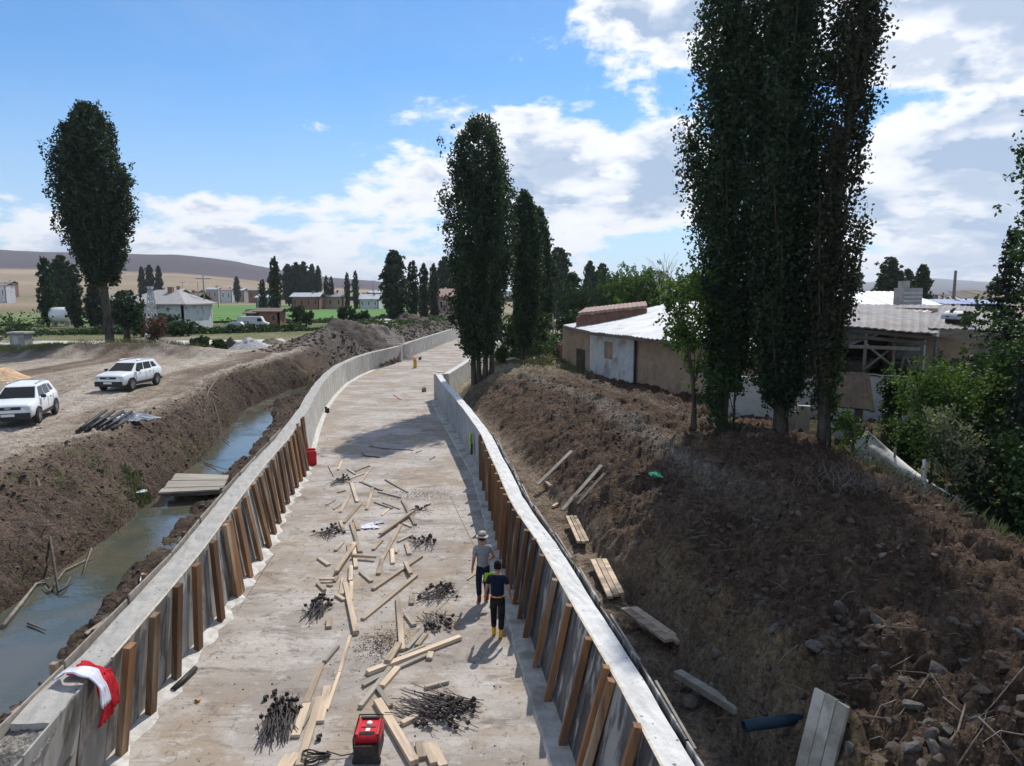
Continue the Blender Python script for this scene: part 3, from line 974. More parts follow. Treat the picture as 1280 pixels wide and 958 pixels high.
L_BACK = [(y, x - L_THICK) for y, x in L_TOP]
R_BACK = [(y, x + R_THICK) for y, x in R_TOP]
bb = back_boards('back_formwork', 'weathered boards along the stream side of the left wall', L_BACK, 8.0, 30.0, -1, .06, 2.4, .5)
for yv in (10.3, 13.8, 16.4, 20.3):
    x_ = float(smooth_line(L_BACK, yv)) - .14
    MB().beam(Vector((x_ - .05, yv, .4)) - bb.location, Vector((x_, yv, 2.02)) - bb.location, .09, .09, (0, 1, 0)).build('stud', M['stud'], bb)
back_boards('back_formwork', 'dark boards along the trench side of the right wall', R_BACK, 2.5, 29, 1, .06, 2.0, .55)
rb_ = bpy.data.objects['back_formwork.001']
for y in np.arange(4, 27, 2.2):
    xa = float(smooth_line(R_BACK, y)) + .13; xb_ = float(smooth_line(R_BACK, y + 1.5)) + .13
    MB().beam(Vector((xa, y, 1.86)) - rb_.location, Vector((xb_, y + 1.5, 1.92)) - rb_.location, .04, .09).build('batten', M['timber_grey'], rb_)

# near end of the left formwork: panels set at an angle, no concrete behind them yet
t = thing('formwork', 'bare grey formwork panels at the near end of the stream side wall', 'formwork', (-6.3, 9.5, 0), 0, 'formwork on the channel walls')
def vert_panel(t, a, b, z0, z1, batter, m, th=.03, nm='panel'):
    a, b = Vector((*a, 0)), Vector((*b, 0)); d = (b - a).normalized(); n = Vector((d.y, -d.x, 0))
    vs = []
    for p in (a, b):
        for (z, bt) in ((z0, batter), (z1, 0)):
            for k in (0, th):
                q = p + n * (bt - k); vs.append((q.x - t.location.x, q.y - t.location.y, z))
    return MB().quad_raw(vs, [(0, 1, 3, 2), (4, 6, 7, 5), (0, 4, 5, 1), (2, 3, 7, 6), (0, 2, 6, 4), (1, 5, 7, 3)]).build(nm, m, t)
vert_panel(t, (-6.385, 10.58), (-6.395, 9.84), .02, 1.93, .30, M['panel_pale'])
vert_panel(t, (-6.385, 9.82), (-6.165, 8.2), .02, 1.94, .33, M['panel_pale'])
vert_panel(t, (-6.16, 8.18), (-6.1, 6.6), .02, 1.92, .33, M['panel_pale'])
MB().beam(Vector((-6.52, 9.7, .95)) - t.location, Vector((-6.30, 8.2, .9)) - t.location, .05, .04).build('batten', M['timber_grey'], t)
# gravel fill behind the bare panels
xs_, ys_g = np.meshgrid(np.linspace(-6.85, -6.2, 26), np.linspace(5.5, 9.02, 70))
zz = 1.80 + .10 * fbm(xs_, ys_g, 4, 4, 3) + .05 * fbm(xs_, ys_g, 14, 2, 5) - .35 * sst(9.0 - ys_g, .0, 1.6)
V = np.stack([(xs_ + .0 * ys_g).ravel(), ys_g.ravel(), zz.ravel()], 1)
i = np.arange(69)[:, None] * 26 + np.arange(25)[None]
F = np.stack([i, i + 1, i + 27, i + 26], -1).reshape(-1, 4)
gme = mesh_np('gravel_fill', V, F, True)
ga = gme.color_attributes.new('soil', 'FLOAT_COLOR', 'POINT')
gc = np.tile(np.array([.30, .28, .25, 1], np.float32), len(V)); ga.data.foreach_set('color', gc)
o = link('gravel_fill', gme, M['ground']); o['kind'] = 'stuff'; o['label'] = 'loose grey gravel filled behind the bare formwork panels'

# ------------------------------------------------------------------ water
def water_mat():
    m = bpy.data.materials.new('stream_water'); m.use_nodes = True
    t = NT(m.node_tree); t.n.clear()
    P = t.add('ShaderNodeTexCoord').outputs['Object']
    b = t.add('ShaderNodeBsdfPrincipled')
    t.put(b.inputs['Base Color'], t.mix(t.ramp(t.noise(P, .5, 5), .4, .6), (.085, .095, .070), (.125, .115, .080)))
    t.put(b.inputs['Roughness'], t.ramp(t.noise(P, .9, 5, .6), .50, .62, .04, .28)); b.inputs['Specular IOR Level'].default_value = 1.0; b.inputs['IOR'].default_value = 1.5
    t.put(b.inputs['Metallic'], .16)
    bn = t.add('ShaderNodeBump'); bn.inputs['Strength'].default_value = .12; bn.inputs['Distance'].default_value = .05
    t.l.new(t.noise(P, 5, 4, .6), bn.inputs['Height']); t.l.new(bn.outputs[0], b.inputs['Normal'])
    t.l.new(b.outputs[0], t.add('ShaderNodeOutputMaterial').inputs[0])
    return m
M['water'] = water_mat()
ww_l = [(y, x - 2.5) for y, x in S_L]; ww_r = [(y, x + 1.2) for y, x in S_R]
sheet_between('water', ww_l, ww_r, np.arange(1, 57, 1.5), .31, M['water'])
# small puddles on the channel floor

# ------------------------------------------------------------------ trees
def leaf_cloud(C, size, seed, up=.25, tone=None, squash=1.0):
    """C n x 3 leaf centres -> quads folded as small rhombs"""
    g = np.random.default_rng(seed)
    n = len(C)
    nrm = g.normal(size=(n, 3)); nrm[:, 2] = nrm[:, 2] * squash + up
    nrm /= np.linalg.norm(nrm, axis=1)[:, None] + 1e-9
    r = g.normal(size=(n, 3))
    a = np.cross(nrm, r); a /= np.linalg.norm(a, axis=1)[:, None] + 1e-9
    b = np.cross(nrm, a)
    s = (size * g.uniform(.6, 1.35, n))[:, None]
    V = np.stack([C - a * s * .55, C - b * s * .42 + nrm * s * .1, C + a * s * .6, C + b * s * .42 + nrm * s * .1], 1).reshape(-1, 3)
    F = np.arange(n * 4).reshape(n, 4)
    if tone is None: tone = g.uniform(0, 1, n)
    return V, F, np.repeat(tone, 4)


def foliage_mesh(name, C, size, seed, tone=None, up=.25, squash=1.0):
    V, F, T = leaf_cloud(C, size, seed, up, tone, squash)
    me = mesh_np(name, V, F, False)
    a = me.attributes.new('tone', 'FLOAT', 'POINT')
    a.data.foreach_set('value', T.astype(np.float32))
    return me


def poplar_shape(H, Rr, bare, seed, nbr=60, nleaf=20000, lean=(0, 0), shoulder=.55, spread=.30, open_=0.0, tip=.25, fill=.6):
    """limb polylines and leaf centres of an upright tree"""
    g = np.random.default_rng(seed)
    limbs = []; C = []; T = []
    trunk = []
    for i in range(9):
        t = i / 8
        trunk.append((lean[0] * t * t + .12 * math.sin(t * 5 + seed), lean[1] * t * t + .10 * math.cos(t * 4 + seed), t * H * .93))
    tr = np.array(trunk)
    def prof(t):   # crown radius over height fraction
        t = np.clip(t, 0, 1)
        return Rr * np.where(t < shoulder, (.45 + .55 * (t / shoulder) ** .8), (1 - ((t - shoulder) / (1 - shoulder)) ** 2.1 * (1 - tip)))
    per = max(10, nleaf // nbr)
    for k in range(nbr):
        f = (k + .5) / nbr
        s0 = bare + (.88 * H - bare) * f ** 1.25 * .92
        s0 = max(bare * .75, s0 - g.uniform(0, .12) * H)
        L = H * g.uniform(.16, .30) * (1.15 - .35 * f)
        s1 = min(H, s0 + L)
        th = g.uniform(0, 2 * math.pi)
        rad = float(prof((s1 / H - bare / H) / (1 - bare / H))) * math.sqrt(g.uniform(.08, 1.0)) * (1 + .18 * math.sin(3 * th + seed))
        bx, by = np.interp(s0, tr[:, 2], tr[:, 0]), np.interp(s0, tr[:, 2], tr[:, 1])
        cx, cy = np.interp(s1, tr[:, 2], tr[:, 0]), np.interp(s1, tr[:, 2], tr[:, 1])
        pts = []
        for q in np.linspace(0, 1, 6):
            o = rad * q ** .65
            pts.append((bx * (1 - q) + cx * q + math.cos(th) * o, by * (1 - q) + cy * q + math.sin(th) * o, s0 + (s1 - s0) * q ** 1.15))
        pts = np.array(pts)
        limbs.append(pts)
        q = g.beta(1.5, 1.2, per)
        q = .12 + .93 * q
        P = np.stack([np.interp(q, np.linspace(0, 1, 6), pts[:, j]) for j in range(3)], 1)
        # leaves stand in tufts round side twigs
        ntw = max(4, per // 14)
        tw = np.clip(g.normal(0, 1, (ntw, 3)), -1.5, 1.5) * spread * min(Rr, 2.2) / 1.8 * np.array([1, 1, 1.5]) * g.uniform(.5, 1.2, (ntw, 1))
        tq = g.uniform(.1, 1.0, ntw)
        idx = g.integers(0, ntw, per)
        P = np.stack([np.interp(tq[idx], np.linspace(0, 1, 6), pts[:, j]) for j in range(3)], 1) + tw[idx] + np.clip(g.normal(0, 1, (per, 3)), -1.7, 1.7) * .17 * (H / 20) ** .5 * np.array([.8, .8, 1.3])
        keep = g.uniform(0, 1, per) > open_ * (1 if k % 3 else 1.6)
        P = P[keep]
        C.append(P)
        T.append(np.clip(g.normal(.35 + .25 * g.uniform(-1, 1), .22, len(P)), 0, 1))
    nf_ = int(nleaf * fill)
    if nf_:
        nt_ = nf_ // 16
        zt = bare * .9 + (H * .985 - bare * .9) * g.uniform(0, 1, nt_)
        th = g.uniform(0, 6.283, nt_)
        tt = np.clip((zt - bare) / (H - bare), 0, 1)
        rad = prof(tt) * (.86 + .10 * np.sin(3 * th + zt * .5 + seed) + .10 * vn(th * 1.6, zt * .55, seed)) * np.sqrt(g.uniform(.25, 1, nt_)) * np.where(tt > .9, np.sqrt(np.clip((1.02 - tt) / .12, 0, 1)), 1)
        cx_ = np.interp(zt, tr[:, 2], tr[:, 0]); cy_ = np.interp(zt, tr[:, 2], tr[:, 1])
        K = np.stack([cx_ + np.cos(th) * rad, cy_ + np.sin(th) * rad, zt], 1)
        P = np.repeat(K, 16, 0) + np.clip(g.normal(0, 1, (nt_ * 16, 3)), -1.6, 1.6) * .15 * (H / 20) ** .5 * np.array([1, 1, 2.0])
        C.append(P); T.append(np.clip(np.repeat(g.normal(.35, .25, nt_), 16) + g.normal(0, .12, nt_ * 16), 0, 1))
    return trunk, limbs, np.concatenate(C), np.concatenate(T)


def round_shape(H, Rr, bare, seed, nbr=30, nleaf=8000, lean=(0, 0), spread=.35):
    g = np.random.default_rng(seed)
    trunk = [(lean[0] * (i / 5) ** 1.5 + .06 * math.sin(i + seed), lean[1] * (i / 5) ** 1.5, H * .8 * i / 5) for i in range(6)]
    tr = np.array(trunk); limbs = []; C = []; T = []
    per = max(8, nleaf // nbr)
    for k in range(nbr):
        th = g.uniform(0, 2 * math.pi)
        s0 = bare * .8 + (H * .72 - bare * .8) * g.uniform(0, 1)
        f = (s0 / H)
        e = g.uniform(.15, 1.0)
        Rk = Rr * math.sqrt(max(.1, 1 - (f * 1.15 - .35) ** 2)) * g.uniform(.6, 1.08)
        bx, by = np.interp(s0, tr[:, 2], tr[:, 0]), np.interp(s0, tr[:, 2], tr[:, 1])
        dz = (H - s0) * e * .75
        pts = np.array([(bx + math.cos(th) * Rk * q ** .85, by + math.sin(th) * Rk * q ** .85, s0 + dz * q) for q in np.linspace(0, 1, 5)])
        limbs.append(pts)
        ntw = max(4, per // 12)
        tw = g.normal(0, 1, (ntw, 3)) * spread * Rr * .5; tq = g.uniform(.2, 1.05, ntw); idx = g.integers(0, ntw, per)
        P = np.stack([np.interp(tq[idx], np.linspace(0, 1, 5), pts[:, j]) for j in range(3)], 1) + tw[idx] + np.clip(g.normal(0, 1, (per, 3)), -1.7, 1.7) * .10 * Rr ** .5
        P = P[P[:, 2] > .05]
        C.append(P); T.append(np.clip(g.normal(.4 + .3 * g.uniform(-1, 1), .2, len(P)), 0, 1))
    return trunk, limbs, np.concatenate(C), np.concatenate(T)


def trunk_mesh(trunk, limbs, r0, nlimb=40, n=9, lr=.045):
    mb = MB()
    m = len(trunk)
    rad = [r0 * (1.25 if i == 0 else (1 - i / (m - 1)) ** .8 * .95 + .06) for i in range(m)]
    pts = [(trunk[0][0], trunk[0][1], -.35), (trunk[0][0], trunk[0][1], .0), (trunk[0][0], trunk[0][1], .35)] + list(trunk[1:])
    mb.tube(pts, [r0 * 1.5, r0 * 1.35, r0 * 1.05] + rad[1:], n, caps=False)
    for L in limbs[:nlimb] if nlimb >= len(limbs) else [limbs[int(i)] for i in np.linspace(0, len(limbs) - 1, nlimb)]:
        rr = lr * (1.1 - .5 * L[0][2] / max(.1, trunk[-1][2]))
        mb.tube([L[i] for i in range(len(L))], [max(.006, rr * (1 - i / len(L))) for i in range(len(L))], 4, caps=False)
    return mb


def make_tree(name, label, cat, shape, r0, leaf, material, loc, seed, group=None, rz=0, nlimb=40, lr=.045, up=.25):
    trunk, limbs, C, T = shape
    t = thing(name, label, cat, loc, rz, group)
    trunk_mesh(trunk, limbs, r0, nlimb, lr=lr).build('trunk', M['bark'], t)
    link('crown', foliage_mesh('crown', C, leaf, seed, T, up), material, t)
    return t


def copy_thing(src, label, loc, rz, scale, group=None, mats=None):
    r = src.copy(); COL.objects.link(r)
    r.location = loc; r.rotation_euler = (0, 0, rz); r.scale = scale
    r['label'] = label
    if group: r['group'] = group
    elif 'group' in r: del r['group']
    for ch in src.children:
        c = ch.copy(); COL.objects.link(c); c.parent = r
        for g in ch.children:
            d = g.copy(); COL.objects.link(d); d.parent = c
    return r


# the four tall poplars on the right
PG = 'tall poplars standing beside the mound on the right'
big = [
    (7.42, 24.6, 16.6, 1.45, 1.9, 101, (-.1, 0), 60, 34000, .06, 'tall poplar at the left of the dark clump, trunk clear below its wide crown'),
    (8.70, 22.9, 18.0, 1.6, 1.4, 102, (.1, .2), 70, 42000, .0, 'densest and darkest tall poplar in the middle of the clump'),
    (9.60, 25.2, 19.5, 1.1, 2.4, 103, (.1, .2), 30, 13000, .10, 'tall poplar behind the middle of the clump with sky showing through'),
    (9.90, 22.0, 18.5, 1.05, 1.2, 104, (.85, .3), 42, 21000, .08, 'loose crowned tall poplar nearest the open shed, trunk wrapped in leaves'),
]
for (x, y, H, rr, bare, sd_, lean, nb, nl, op, lab) in big:
    sh = poplar_shape(H, rr, bare, sd_, nb, nl, lean, .5, .28, op, tip=.6, fill=.45 if sd_ < 103 else .08)
    make_tree('poplar_tree', lab, 'poplar', sh, .19, .115, M['leaf_poplar'] if sd_ != 104 else M['leaf_dry'], (x, y, hz(x, y) - .05), sd_, PG, nlimb=60, lr=.06)
for (x, y, H, sd_, lab) in ((15.5, 18.4, 16.5, 105, 'tall poplar just past the right border, shading the near mound'), (16.3, 14.6, 15.5, 106, 'nearest tall poplar past the right border of the view')):
    make_tree('poplar_tree', lab, 'poplar', poplar_shape(H, 1.6, 2.2, sd_, 60, 7000, (.2, 0), .5, .30, 0, tip=.55), .2, .28, M['leaf_poplar'], (x, y, hz(x, y) - .05), sd_, 'poplars past the right border')
# sprouts round their trunks
def bush(label, x, y, H, rr, n, leaf, m, seed, cat='bush', name='bush', group=None, bare=.1, nbr=26, r0=.04, spread=.35, lean=(0, 0), z=None, lr=.02):
    sh = round_shape(H, rr, bare, seed, nbr, n, lean, spread)
    return make_tree(name, label, cat, sh, r0, leaf, m, (x, y, (hz(x, y) if z is None else z) - .03), seed, group, nlimb=16, lr=lr)

bush('light green sprouting tree with a bent trunk in front of the tan wall', 6.35, 24.2, 6.2, 1.15, 3000, .12, M['leaf_light'], 201, 'tree', 'young_tree', None, 1.6, 20, .09, .4, (-.7, .2), lr=.035)
bush('bushy sprouts low on the trunk of the leftmost tall poplar', 7.1, 23.6, 3.0, .75, 1500, .10, M['leaf_mid'], 202, 'shoots', 'tree_shoots')
bush('leafy shoots at the foot of the loose crowned poplar', 10.0, 21.9, 3.8, .38, 1800, .09, M['leaf_light'], 203, 'shoots', 'tree_shoots')
bush('thin leafy shoots climbing between the middle poplar trunks', 9.2, 23.2, 4.2, .6, 2200, .09, M['leaf_mid'], 204, 'shoots', 'tree_shoots')
bush('bushy green shoots under the tall poplar clump by the white wall', 8.2, 25.5, 4.5, 1.2, 2400, .12, M['leaf_mid'], 205, 'shoots', 'tree_shoots')

# centre: big poplar at the bend, made of three trunks
cx, cy = -2.2, 48.5
z0 = hz(cx, cy)
sh = poplar_shape(17.9, 2.75, 2.6, 111, 100, 32000, (.1, 0), .5, .25, .03, tip=.4, fill=.75)
ct = make_tree('poplar_tree', 'big poplar with three bare trunks at the bend of the channel', 'poplar', sh, .17, .17, M['leaf_poplar'], (cx, cy, z0 - .05), 111, nlimb=50, lr=.07)
for (ax, ay, bx, by) in ((-.45, .1, -1.3, .3), (.35, -.1, 1.0, .2), (.75, .3, 1.5, .4)):
    MB().tube([(ax, ay, -.3), (ax * 1.1, ay, 2.5), (bx * .8, by, 6), (bx, by, 10)], [.20, .16, .12, .05], 8, caps=False).build('trunk', M['bark'], ct)
x, y = -1.5, 56.0
make_tree('poplar_tree', 'slim poplar just behind the big one at the channel bend', 'poplar', poplar_shape(13.6, 1.5, 2.0, 112, 60, 20000, (.1, 0), .5, .28, 0), .2, .19, M['leaf_poplar'], (x + 2.45, y, hz(x, y) - .05), 112)
x, y = 2.2, 66.0
make_tree('poplar_tree', 'second slim poplar on the path side of the trees at the bend', 'poplar', poplar_shape(13.6, 1.8, 1.5, 113, 55, 14000, (.2, 0), .5, .30, 0), .2, .23, M['leaf_poplar'], (x, y, hz(x, y) - .05), 113)
# left: lone poplar by the road
lx, ly = at(137, 437, 2.5)
make_tree('poplar_tree', 'lone tall poplar with a thick trunk at the left roadside', 'poplar', poplar_shape(22.6, 3.7, 7.3, 121, 120, 34000, (-.7, 0), .40, .28, 0, tip=.30, fill=.95), .40, .21, M['leaf_poplar'], (lx, ly, hz(lx, ly) - .05), 121, nlimb=60, lr=.1)
x, y = at(156, 436, 2.4)
bush('short pollarded tree with a twisted trunk beside the lone poplar', x + .3, y, 5.6, 1.55, 3600, .26, M['leaf_poplar'], 122, 'tree', 'pollarded_tree', None, 2.0, 26, .38, .38, (.3, 0), lr=.12)
bush('reddish brown bare shrub beside the twisted pollard trunk', x + 2.7, y + .6, 3.6, 1.2, 1800, .18, leaf_mat('red_brown_twigs', (.10, .045, .028), (.17, .08, .05), .1), 123, 'shrub', 'shrub', None, .3, 30, .06)

# middle distance prototypes
proto_p = {}
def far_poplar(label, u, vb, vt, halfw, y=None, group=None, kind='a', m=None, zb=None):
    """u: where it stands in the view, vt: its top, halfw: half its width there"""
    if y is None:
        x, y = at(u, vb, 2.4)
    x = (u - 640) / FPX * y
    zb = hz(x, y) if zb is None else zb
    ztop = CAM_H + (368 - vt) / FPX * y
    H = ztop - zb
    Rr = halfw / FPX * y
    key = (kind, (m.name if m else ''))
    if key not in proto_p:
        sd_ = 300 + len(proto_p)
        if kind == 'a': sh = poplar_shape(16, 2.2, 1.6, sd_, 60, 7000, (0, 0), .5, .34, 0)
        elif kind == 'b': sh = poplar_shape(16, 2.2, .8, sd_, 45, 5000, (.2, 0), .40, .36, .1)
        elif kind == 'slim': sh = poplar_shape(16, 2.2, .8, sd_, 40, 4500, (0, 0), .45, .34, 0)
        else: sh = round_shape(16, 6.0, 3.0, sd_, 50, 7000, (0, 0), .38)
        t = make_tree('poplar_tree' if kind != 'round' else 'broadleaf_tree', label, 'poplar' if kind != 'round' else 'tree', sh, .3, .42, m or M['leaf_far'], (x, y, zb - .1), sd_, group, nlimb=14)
        proto_p[key] = (t, 2.2 if kind != 'round' else 6.0)
        t.scale = (Rr / proto_p[key][1], Rr / proto_p[key][1], H / 16)
        return t
    src, r0_ = proto_p[key]
    k = Rr / r0_
    return copy_thing(src, label, (x, y, zb - .1), random.uniform(0, 6.28), (k, k, H / 16), group)

GL = 'poplars in the left distance'
far_poplar('lone poplar left of the thick roadside trunk, behind the white tank', 62, 410, 322, 13, 118, GL, 'b', M['leaf_mid'])
far_poplar('broad dark poplar behind the white tank', 84, 0, 320, 15, 150, GL, 'a')
far_poplar('dark slim poplar between the white tank and the roadside trunk', 97, 410, 330, 12, 112, GL, 'b')
far_poplar('dark bushy poplar touching the thick roadside trunk', 121, 410, 352, 12, 110, GL, 'a')
far_poplar('small dark tree in front of the grey hipped roof', 156, 410, 362, 14, 98, GL, 'b')
for u, vt, hw, lab in ((182, 334, 5, 'leftmost of the three poplars above the grey hipped roof'), (192, 332, 6.5, 'middle one of the three poplars above the grey hipped roof'), (203, 333, 5, 'rightmost of the three poplars above the grey hipped roof')):
    far_poplar(lab, u, 0, vt, hw, 330, 'three poplars behind the house', 'a')
far_poplar('single small round tree far out in the stubble fields', 299, 0, 346, 4.5, 420, None, 'a')
far_poplar('tallest slim poplar standing at the edge of the green field by the brick hut', 346, 403, 322, 10, 126, GL, 'slim')
far_poplar('small poplar left of the tall slim one at the green field', 331, 0, 349, 6, 175, GL, 'b')
fl = [(363, 331, 9), (373, 329, 9), (383, 328, 8), (393, 331, 6), (400, 333, 5)]
labs = ['leftmost of the dark far poplar clump', 'second from the left in the dark far poplar clump', 'highest crown of the dark far poplar clump', 'narrow poplar right of the highest in the far clump', 'rightmost of the dark far poplar clump']
for (u, vt, hw), lab in zip(fl, labs): far_poplar(lab + ' beyond the green field', u, 0, vt, hw, 300, 'far poplar clump beyond the green field', 'a')
for u, vt, hw, lab in ((410, 345, 4.5, 'small poplar just right of the far clump'), (416, 346, 4.5, 'small poplar second right of the far clump'), (436, 341, 4.5, 'slim poplar left of the pair at the far edge of the field'), (446, 339, 5, 'slim poplar right of the pair at the far edge of the field')):
    far_poplar(lab, u, 0, vt, hw, 240, GL, 'slim')
mid = [(494, 314, 18, 120, 'a', 'large dense poplar at the head of the row left of the bend'), (517, 326, 10, 130, 'b', 'poplar next to the large dense one in the row'),
       (531, 329, 9, 140, 'b', 'poplar in the middle of the row behind the spoil ridge'), (543, 330, 8, 150, 'slim', 'thin poplar near the end of the row behind the spoil ridge'),
       (556, 322, 13, 190, 'a', 'dark poplar above the red roofed house'), (577, 330, 13, 170, 'a', 'poplar right of the red roofed house'), (566, 345, 10, 165, 'b', 'low tree between the red roof and the big poplar')]
for u, vt, hw, y, k, lab in mid: far_poplar(lab, u, 0, vt, hw, y, 'poplar row behind the spoil ridge', k)
rt = [(697, 311, 20, 150, 'a', 'wide poplar at the end of the path beyond the bend', None), (716, 340, 17, 100, 'b', 'bushy mid green tree beside the path beyond the bend', 'leaf_mid'),
      (737, 327, 10, 170, 'a', 'left one of two dark poplars beyond the path', None), (752, 330, 12, 170, 'a', 'right one of two dark poplars beyond the path', None),
      (668, 352, 14, 110, 'b', 'leaning bushy tree behind the slim poplars', 'leaf_mid'), (684, 345, 12, 130, 'b', 'dark tree filling the gap at the path end', None)]
for u, vt, hw, y, k, lab, mm in rt: far_poplar(lab, u, 0, vt, hw, y, 'trees along the path beyond the bend', k, M[mm] if mm else None)
far_poplar('light green round tree above the white roofed shed', 795, 0, 325, 34, 78, None, 'round', M['leaf_light'])
far_poplar('mid green round tree left of the light green one', 762, 0, 338, 24, 90, None, 'round', M['leaf_mid'])
far_poplar('mid green round tree showing between the light green tree and the tall poplars', 842, 0, 335, 30, 70, None, 'round', M['leaf_mid'])
for u, vt, hw, y, lab in ((778, 328, 26, 96, 'round tree behind the light green one above the shed'), (818, 336, 26, 90, 'round tree under the dead grey tree'), (864, 331, 28, 84, 'round tree half hidden by the tall poplar clump'), (724, 346, 18, 95, 'small round tree above the reddish outbuilding')):
    far_poplar(lab, u, 0, vt, hw, y, 'round trees behind the sheds', 'round', M['leaf_mid'])
far_poplar('left one of two grey green trees beyond the open shed roof', 1107, 0, 322, 19, 130, 'trees beyond the open shed', 'a', M['leaf_mid'])
far_poplar('right one of two grey green trees beyond the open shed roof', 1148, 0, 331, 13, 135, 'trees beyond the open shed', 'a', M['leaf_mid'])
far_poplar('low grey green tree between the two beyond the open shed roof', 1130, 0, 336, 14, 140, 'trees beyond the open shed', 'b')
far_poplar('dark tree at the edge of the tall poplars above the long shed', 1066, 0, 333, 12, 110, 'trees beyond the open shed', 'b')
far_poplar('dark distant tree behind the spruce tip', 1240, 0, 345, 16, 90, 'trees beyond the open shed', 'b')
# bare forked tree over the shed roof
dx_, dy_ = (822 - 640) / FPX * 66, 66
mb = MB(); z_ = hz(dx_, dy_)
def fork(p, d, L, r, k, g):
    q = Vector(p) + Vector(d) * L
    mb.tube([p, (Vector(p) + q) / 2 + Vector((g.uniform(-.05, .05) * L, 0, 0)), q], [r, r * .8, r * .55], 5, False)
    if k > 0:
        for s_ in range(3 if k > 2 else 2):
            nd = (Vector(d) + Vector((g.uniform(-.6, .6), g.uniform(-.5, .5), g.uniform(-.05, .5)))).normalized()
            fork(q, nd, L * g.uniform(.55, .8), r * .55, k - 1, g)
fork((0, 0, -.2), (0.05, 0, 1), 3.6, .16, 4, random.Random(5))
tag(mb.build('bare_tree', M['timber_grey'], loc=(dx_, dy_, z_)), 'bare grey dead tree with forked branches above the shed roof', 'dead tree')

# bushes in the middle distance
BL = [(25, 392, 30, 12, 78, 'leaf_mid', 'olive bush at the roadside on the far left'), (205, 392, 22, 14, 92, 'leaf_mid', 'dark shrub in front of the house wall'),
      (372, 380, 10, 24, 118, 'leaf_mid', 'dense round bush at the edge of the green field'), (384, 388, 9, 16, 116, 'leaf_mid', 'small bush right of the dense round one'),
      (430, 380, 7, 22, 118, 'leaf_mid', 'left upright shrub at the field edge'), (443, 382, 7, 22, 120, 'leaf_mid', 'middle upright shrub at the field edge'), (455, 388, 7, 16, 121, 'leaf_mid', 'right low shrub at the field edge'),
      (250, 421, 10, 10, 66, 'leaf_mid', 'small roadside weed bush beside the lattice mast'), (274, 424, 7, 9, 63, 'leaf_mid', 'tuft of weeds left of the gravel heap'),
      (658, 375, 26, 48, 62, 'leaf_light', 'light olive bush behind the poplars at the bend'), (640, 392, 18, 30, 64, 'leaf_mid', 'low green bush at the back of the far right wall'),
      (712, 385, 20, 30, 70, 'leaf_mid', 'green bush beside the path in front of the shed'), (628, 430, 7, 24, 55, 'leaf_light', 'small yellow green shrub by the poplar foot'),
      (180, 398, 14, 14, 88, 'leaf_mid', 'dark low shrub beside the lattice mast'), (230, 402, 16, 12, 90, 'leaf_mid', 'straggling hedge right of the grey roofed house')]
for k, (u, vt, hw, dv, y, mm, lab) in enumerate(BL):
    x = (u - 640) / FPX * y
    zz = hz(x, y); H = CAM_H + (368 - vt) / FPX * y - zz
    bush(lab, x, y, max(.6, H), hw / FPX * y, 1600 if y > 70 else 2400, .30 if y > 80 else .2, M[mm], 400 + k, nbr=34)
# hedge rows: nobody could count the plants
def hedge(name, label, pts, hgt, wd, n, leaf, m, seed):
    g = np.random.default_rng(seed); C = []
    for (a, b) in zip(pts[:-1], pts[1:]):
        t = g.uniform(0, 1, n // (len(pts) - 1))
        x = a[0] + (b[0] - a[0]) * t + g.normal(0, wd * .5, len(t)); y = a[1] + (b[1] - a[1]) * t + g.normal(0, wd * .5, len(t))
        hh = hgt * (.55 + .45 * vn(x * .6, y * .6, seed)) * (.6 + .4 * vn(x * .15, y * .15, seed + 1))
        z = height(x, y, False) + np.abs(hh) * g.uniform(0, 1, len(t)) ** .7
        C.append(np.stack([x, y, z], 1))
    C = np.concatenate(C)
    o = link(name, foliage_mesh(name, C, leaf, seed), m)
    tag(o, label, None, None, 'stuff')
    return o
hedge('hedgerow', 'rough line of dark weeds and shrubs beyond the road', [(-120, 96), (-70, 92), (-42, 96), (-30, 104)], 2.2, 2.2, 11000, .36, M['leaf_mid'], 501)
hedge('weeds', 'olive weeds along the near edge of the road', [(-75, 66), (-48, 65), (-36, 64)], .8, 1.0, 6000, .20, M['leaf_mid'], 502)
hedge('hedgerow', 'shrubs along the near edge of the green field', [(-50, 128), (-34, 134), (-22, 138)], 2.0, 2.4, 9000, .34, M['leaf_mid'], 503)
hedge('weeds', 'scrub growing on top of the far spoil ridge', [(-19, 80), (-17, 100), (-13, 135)], .9, 2.0, 7000, .28, M['leaf_mid'], 504)
hedge('hedgerow', 'distant belt of trees along the foot of the plain', [(-250, 520), (-100, 500), (60, 480), (260, 430)], 9, 9, 14000, 2.0, M['leaf_poplar'], 505)
hedge('weeds', 'scrub beside the path beyond the bend', [(0.5, 58), (3, 75), (8, 105)], 1.6, 1.6, 9000, .22, M['leaf_mid'], 506)
hedge('weeds', 'scrub between the path and the shed', [(6, 62), (12, 78), (18, 110)], 3.2, 3.0, 14000, .3, M['leaf_mid'], 507)

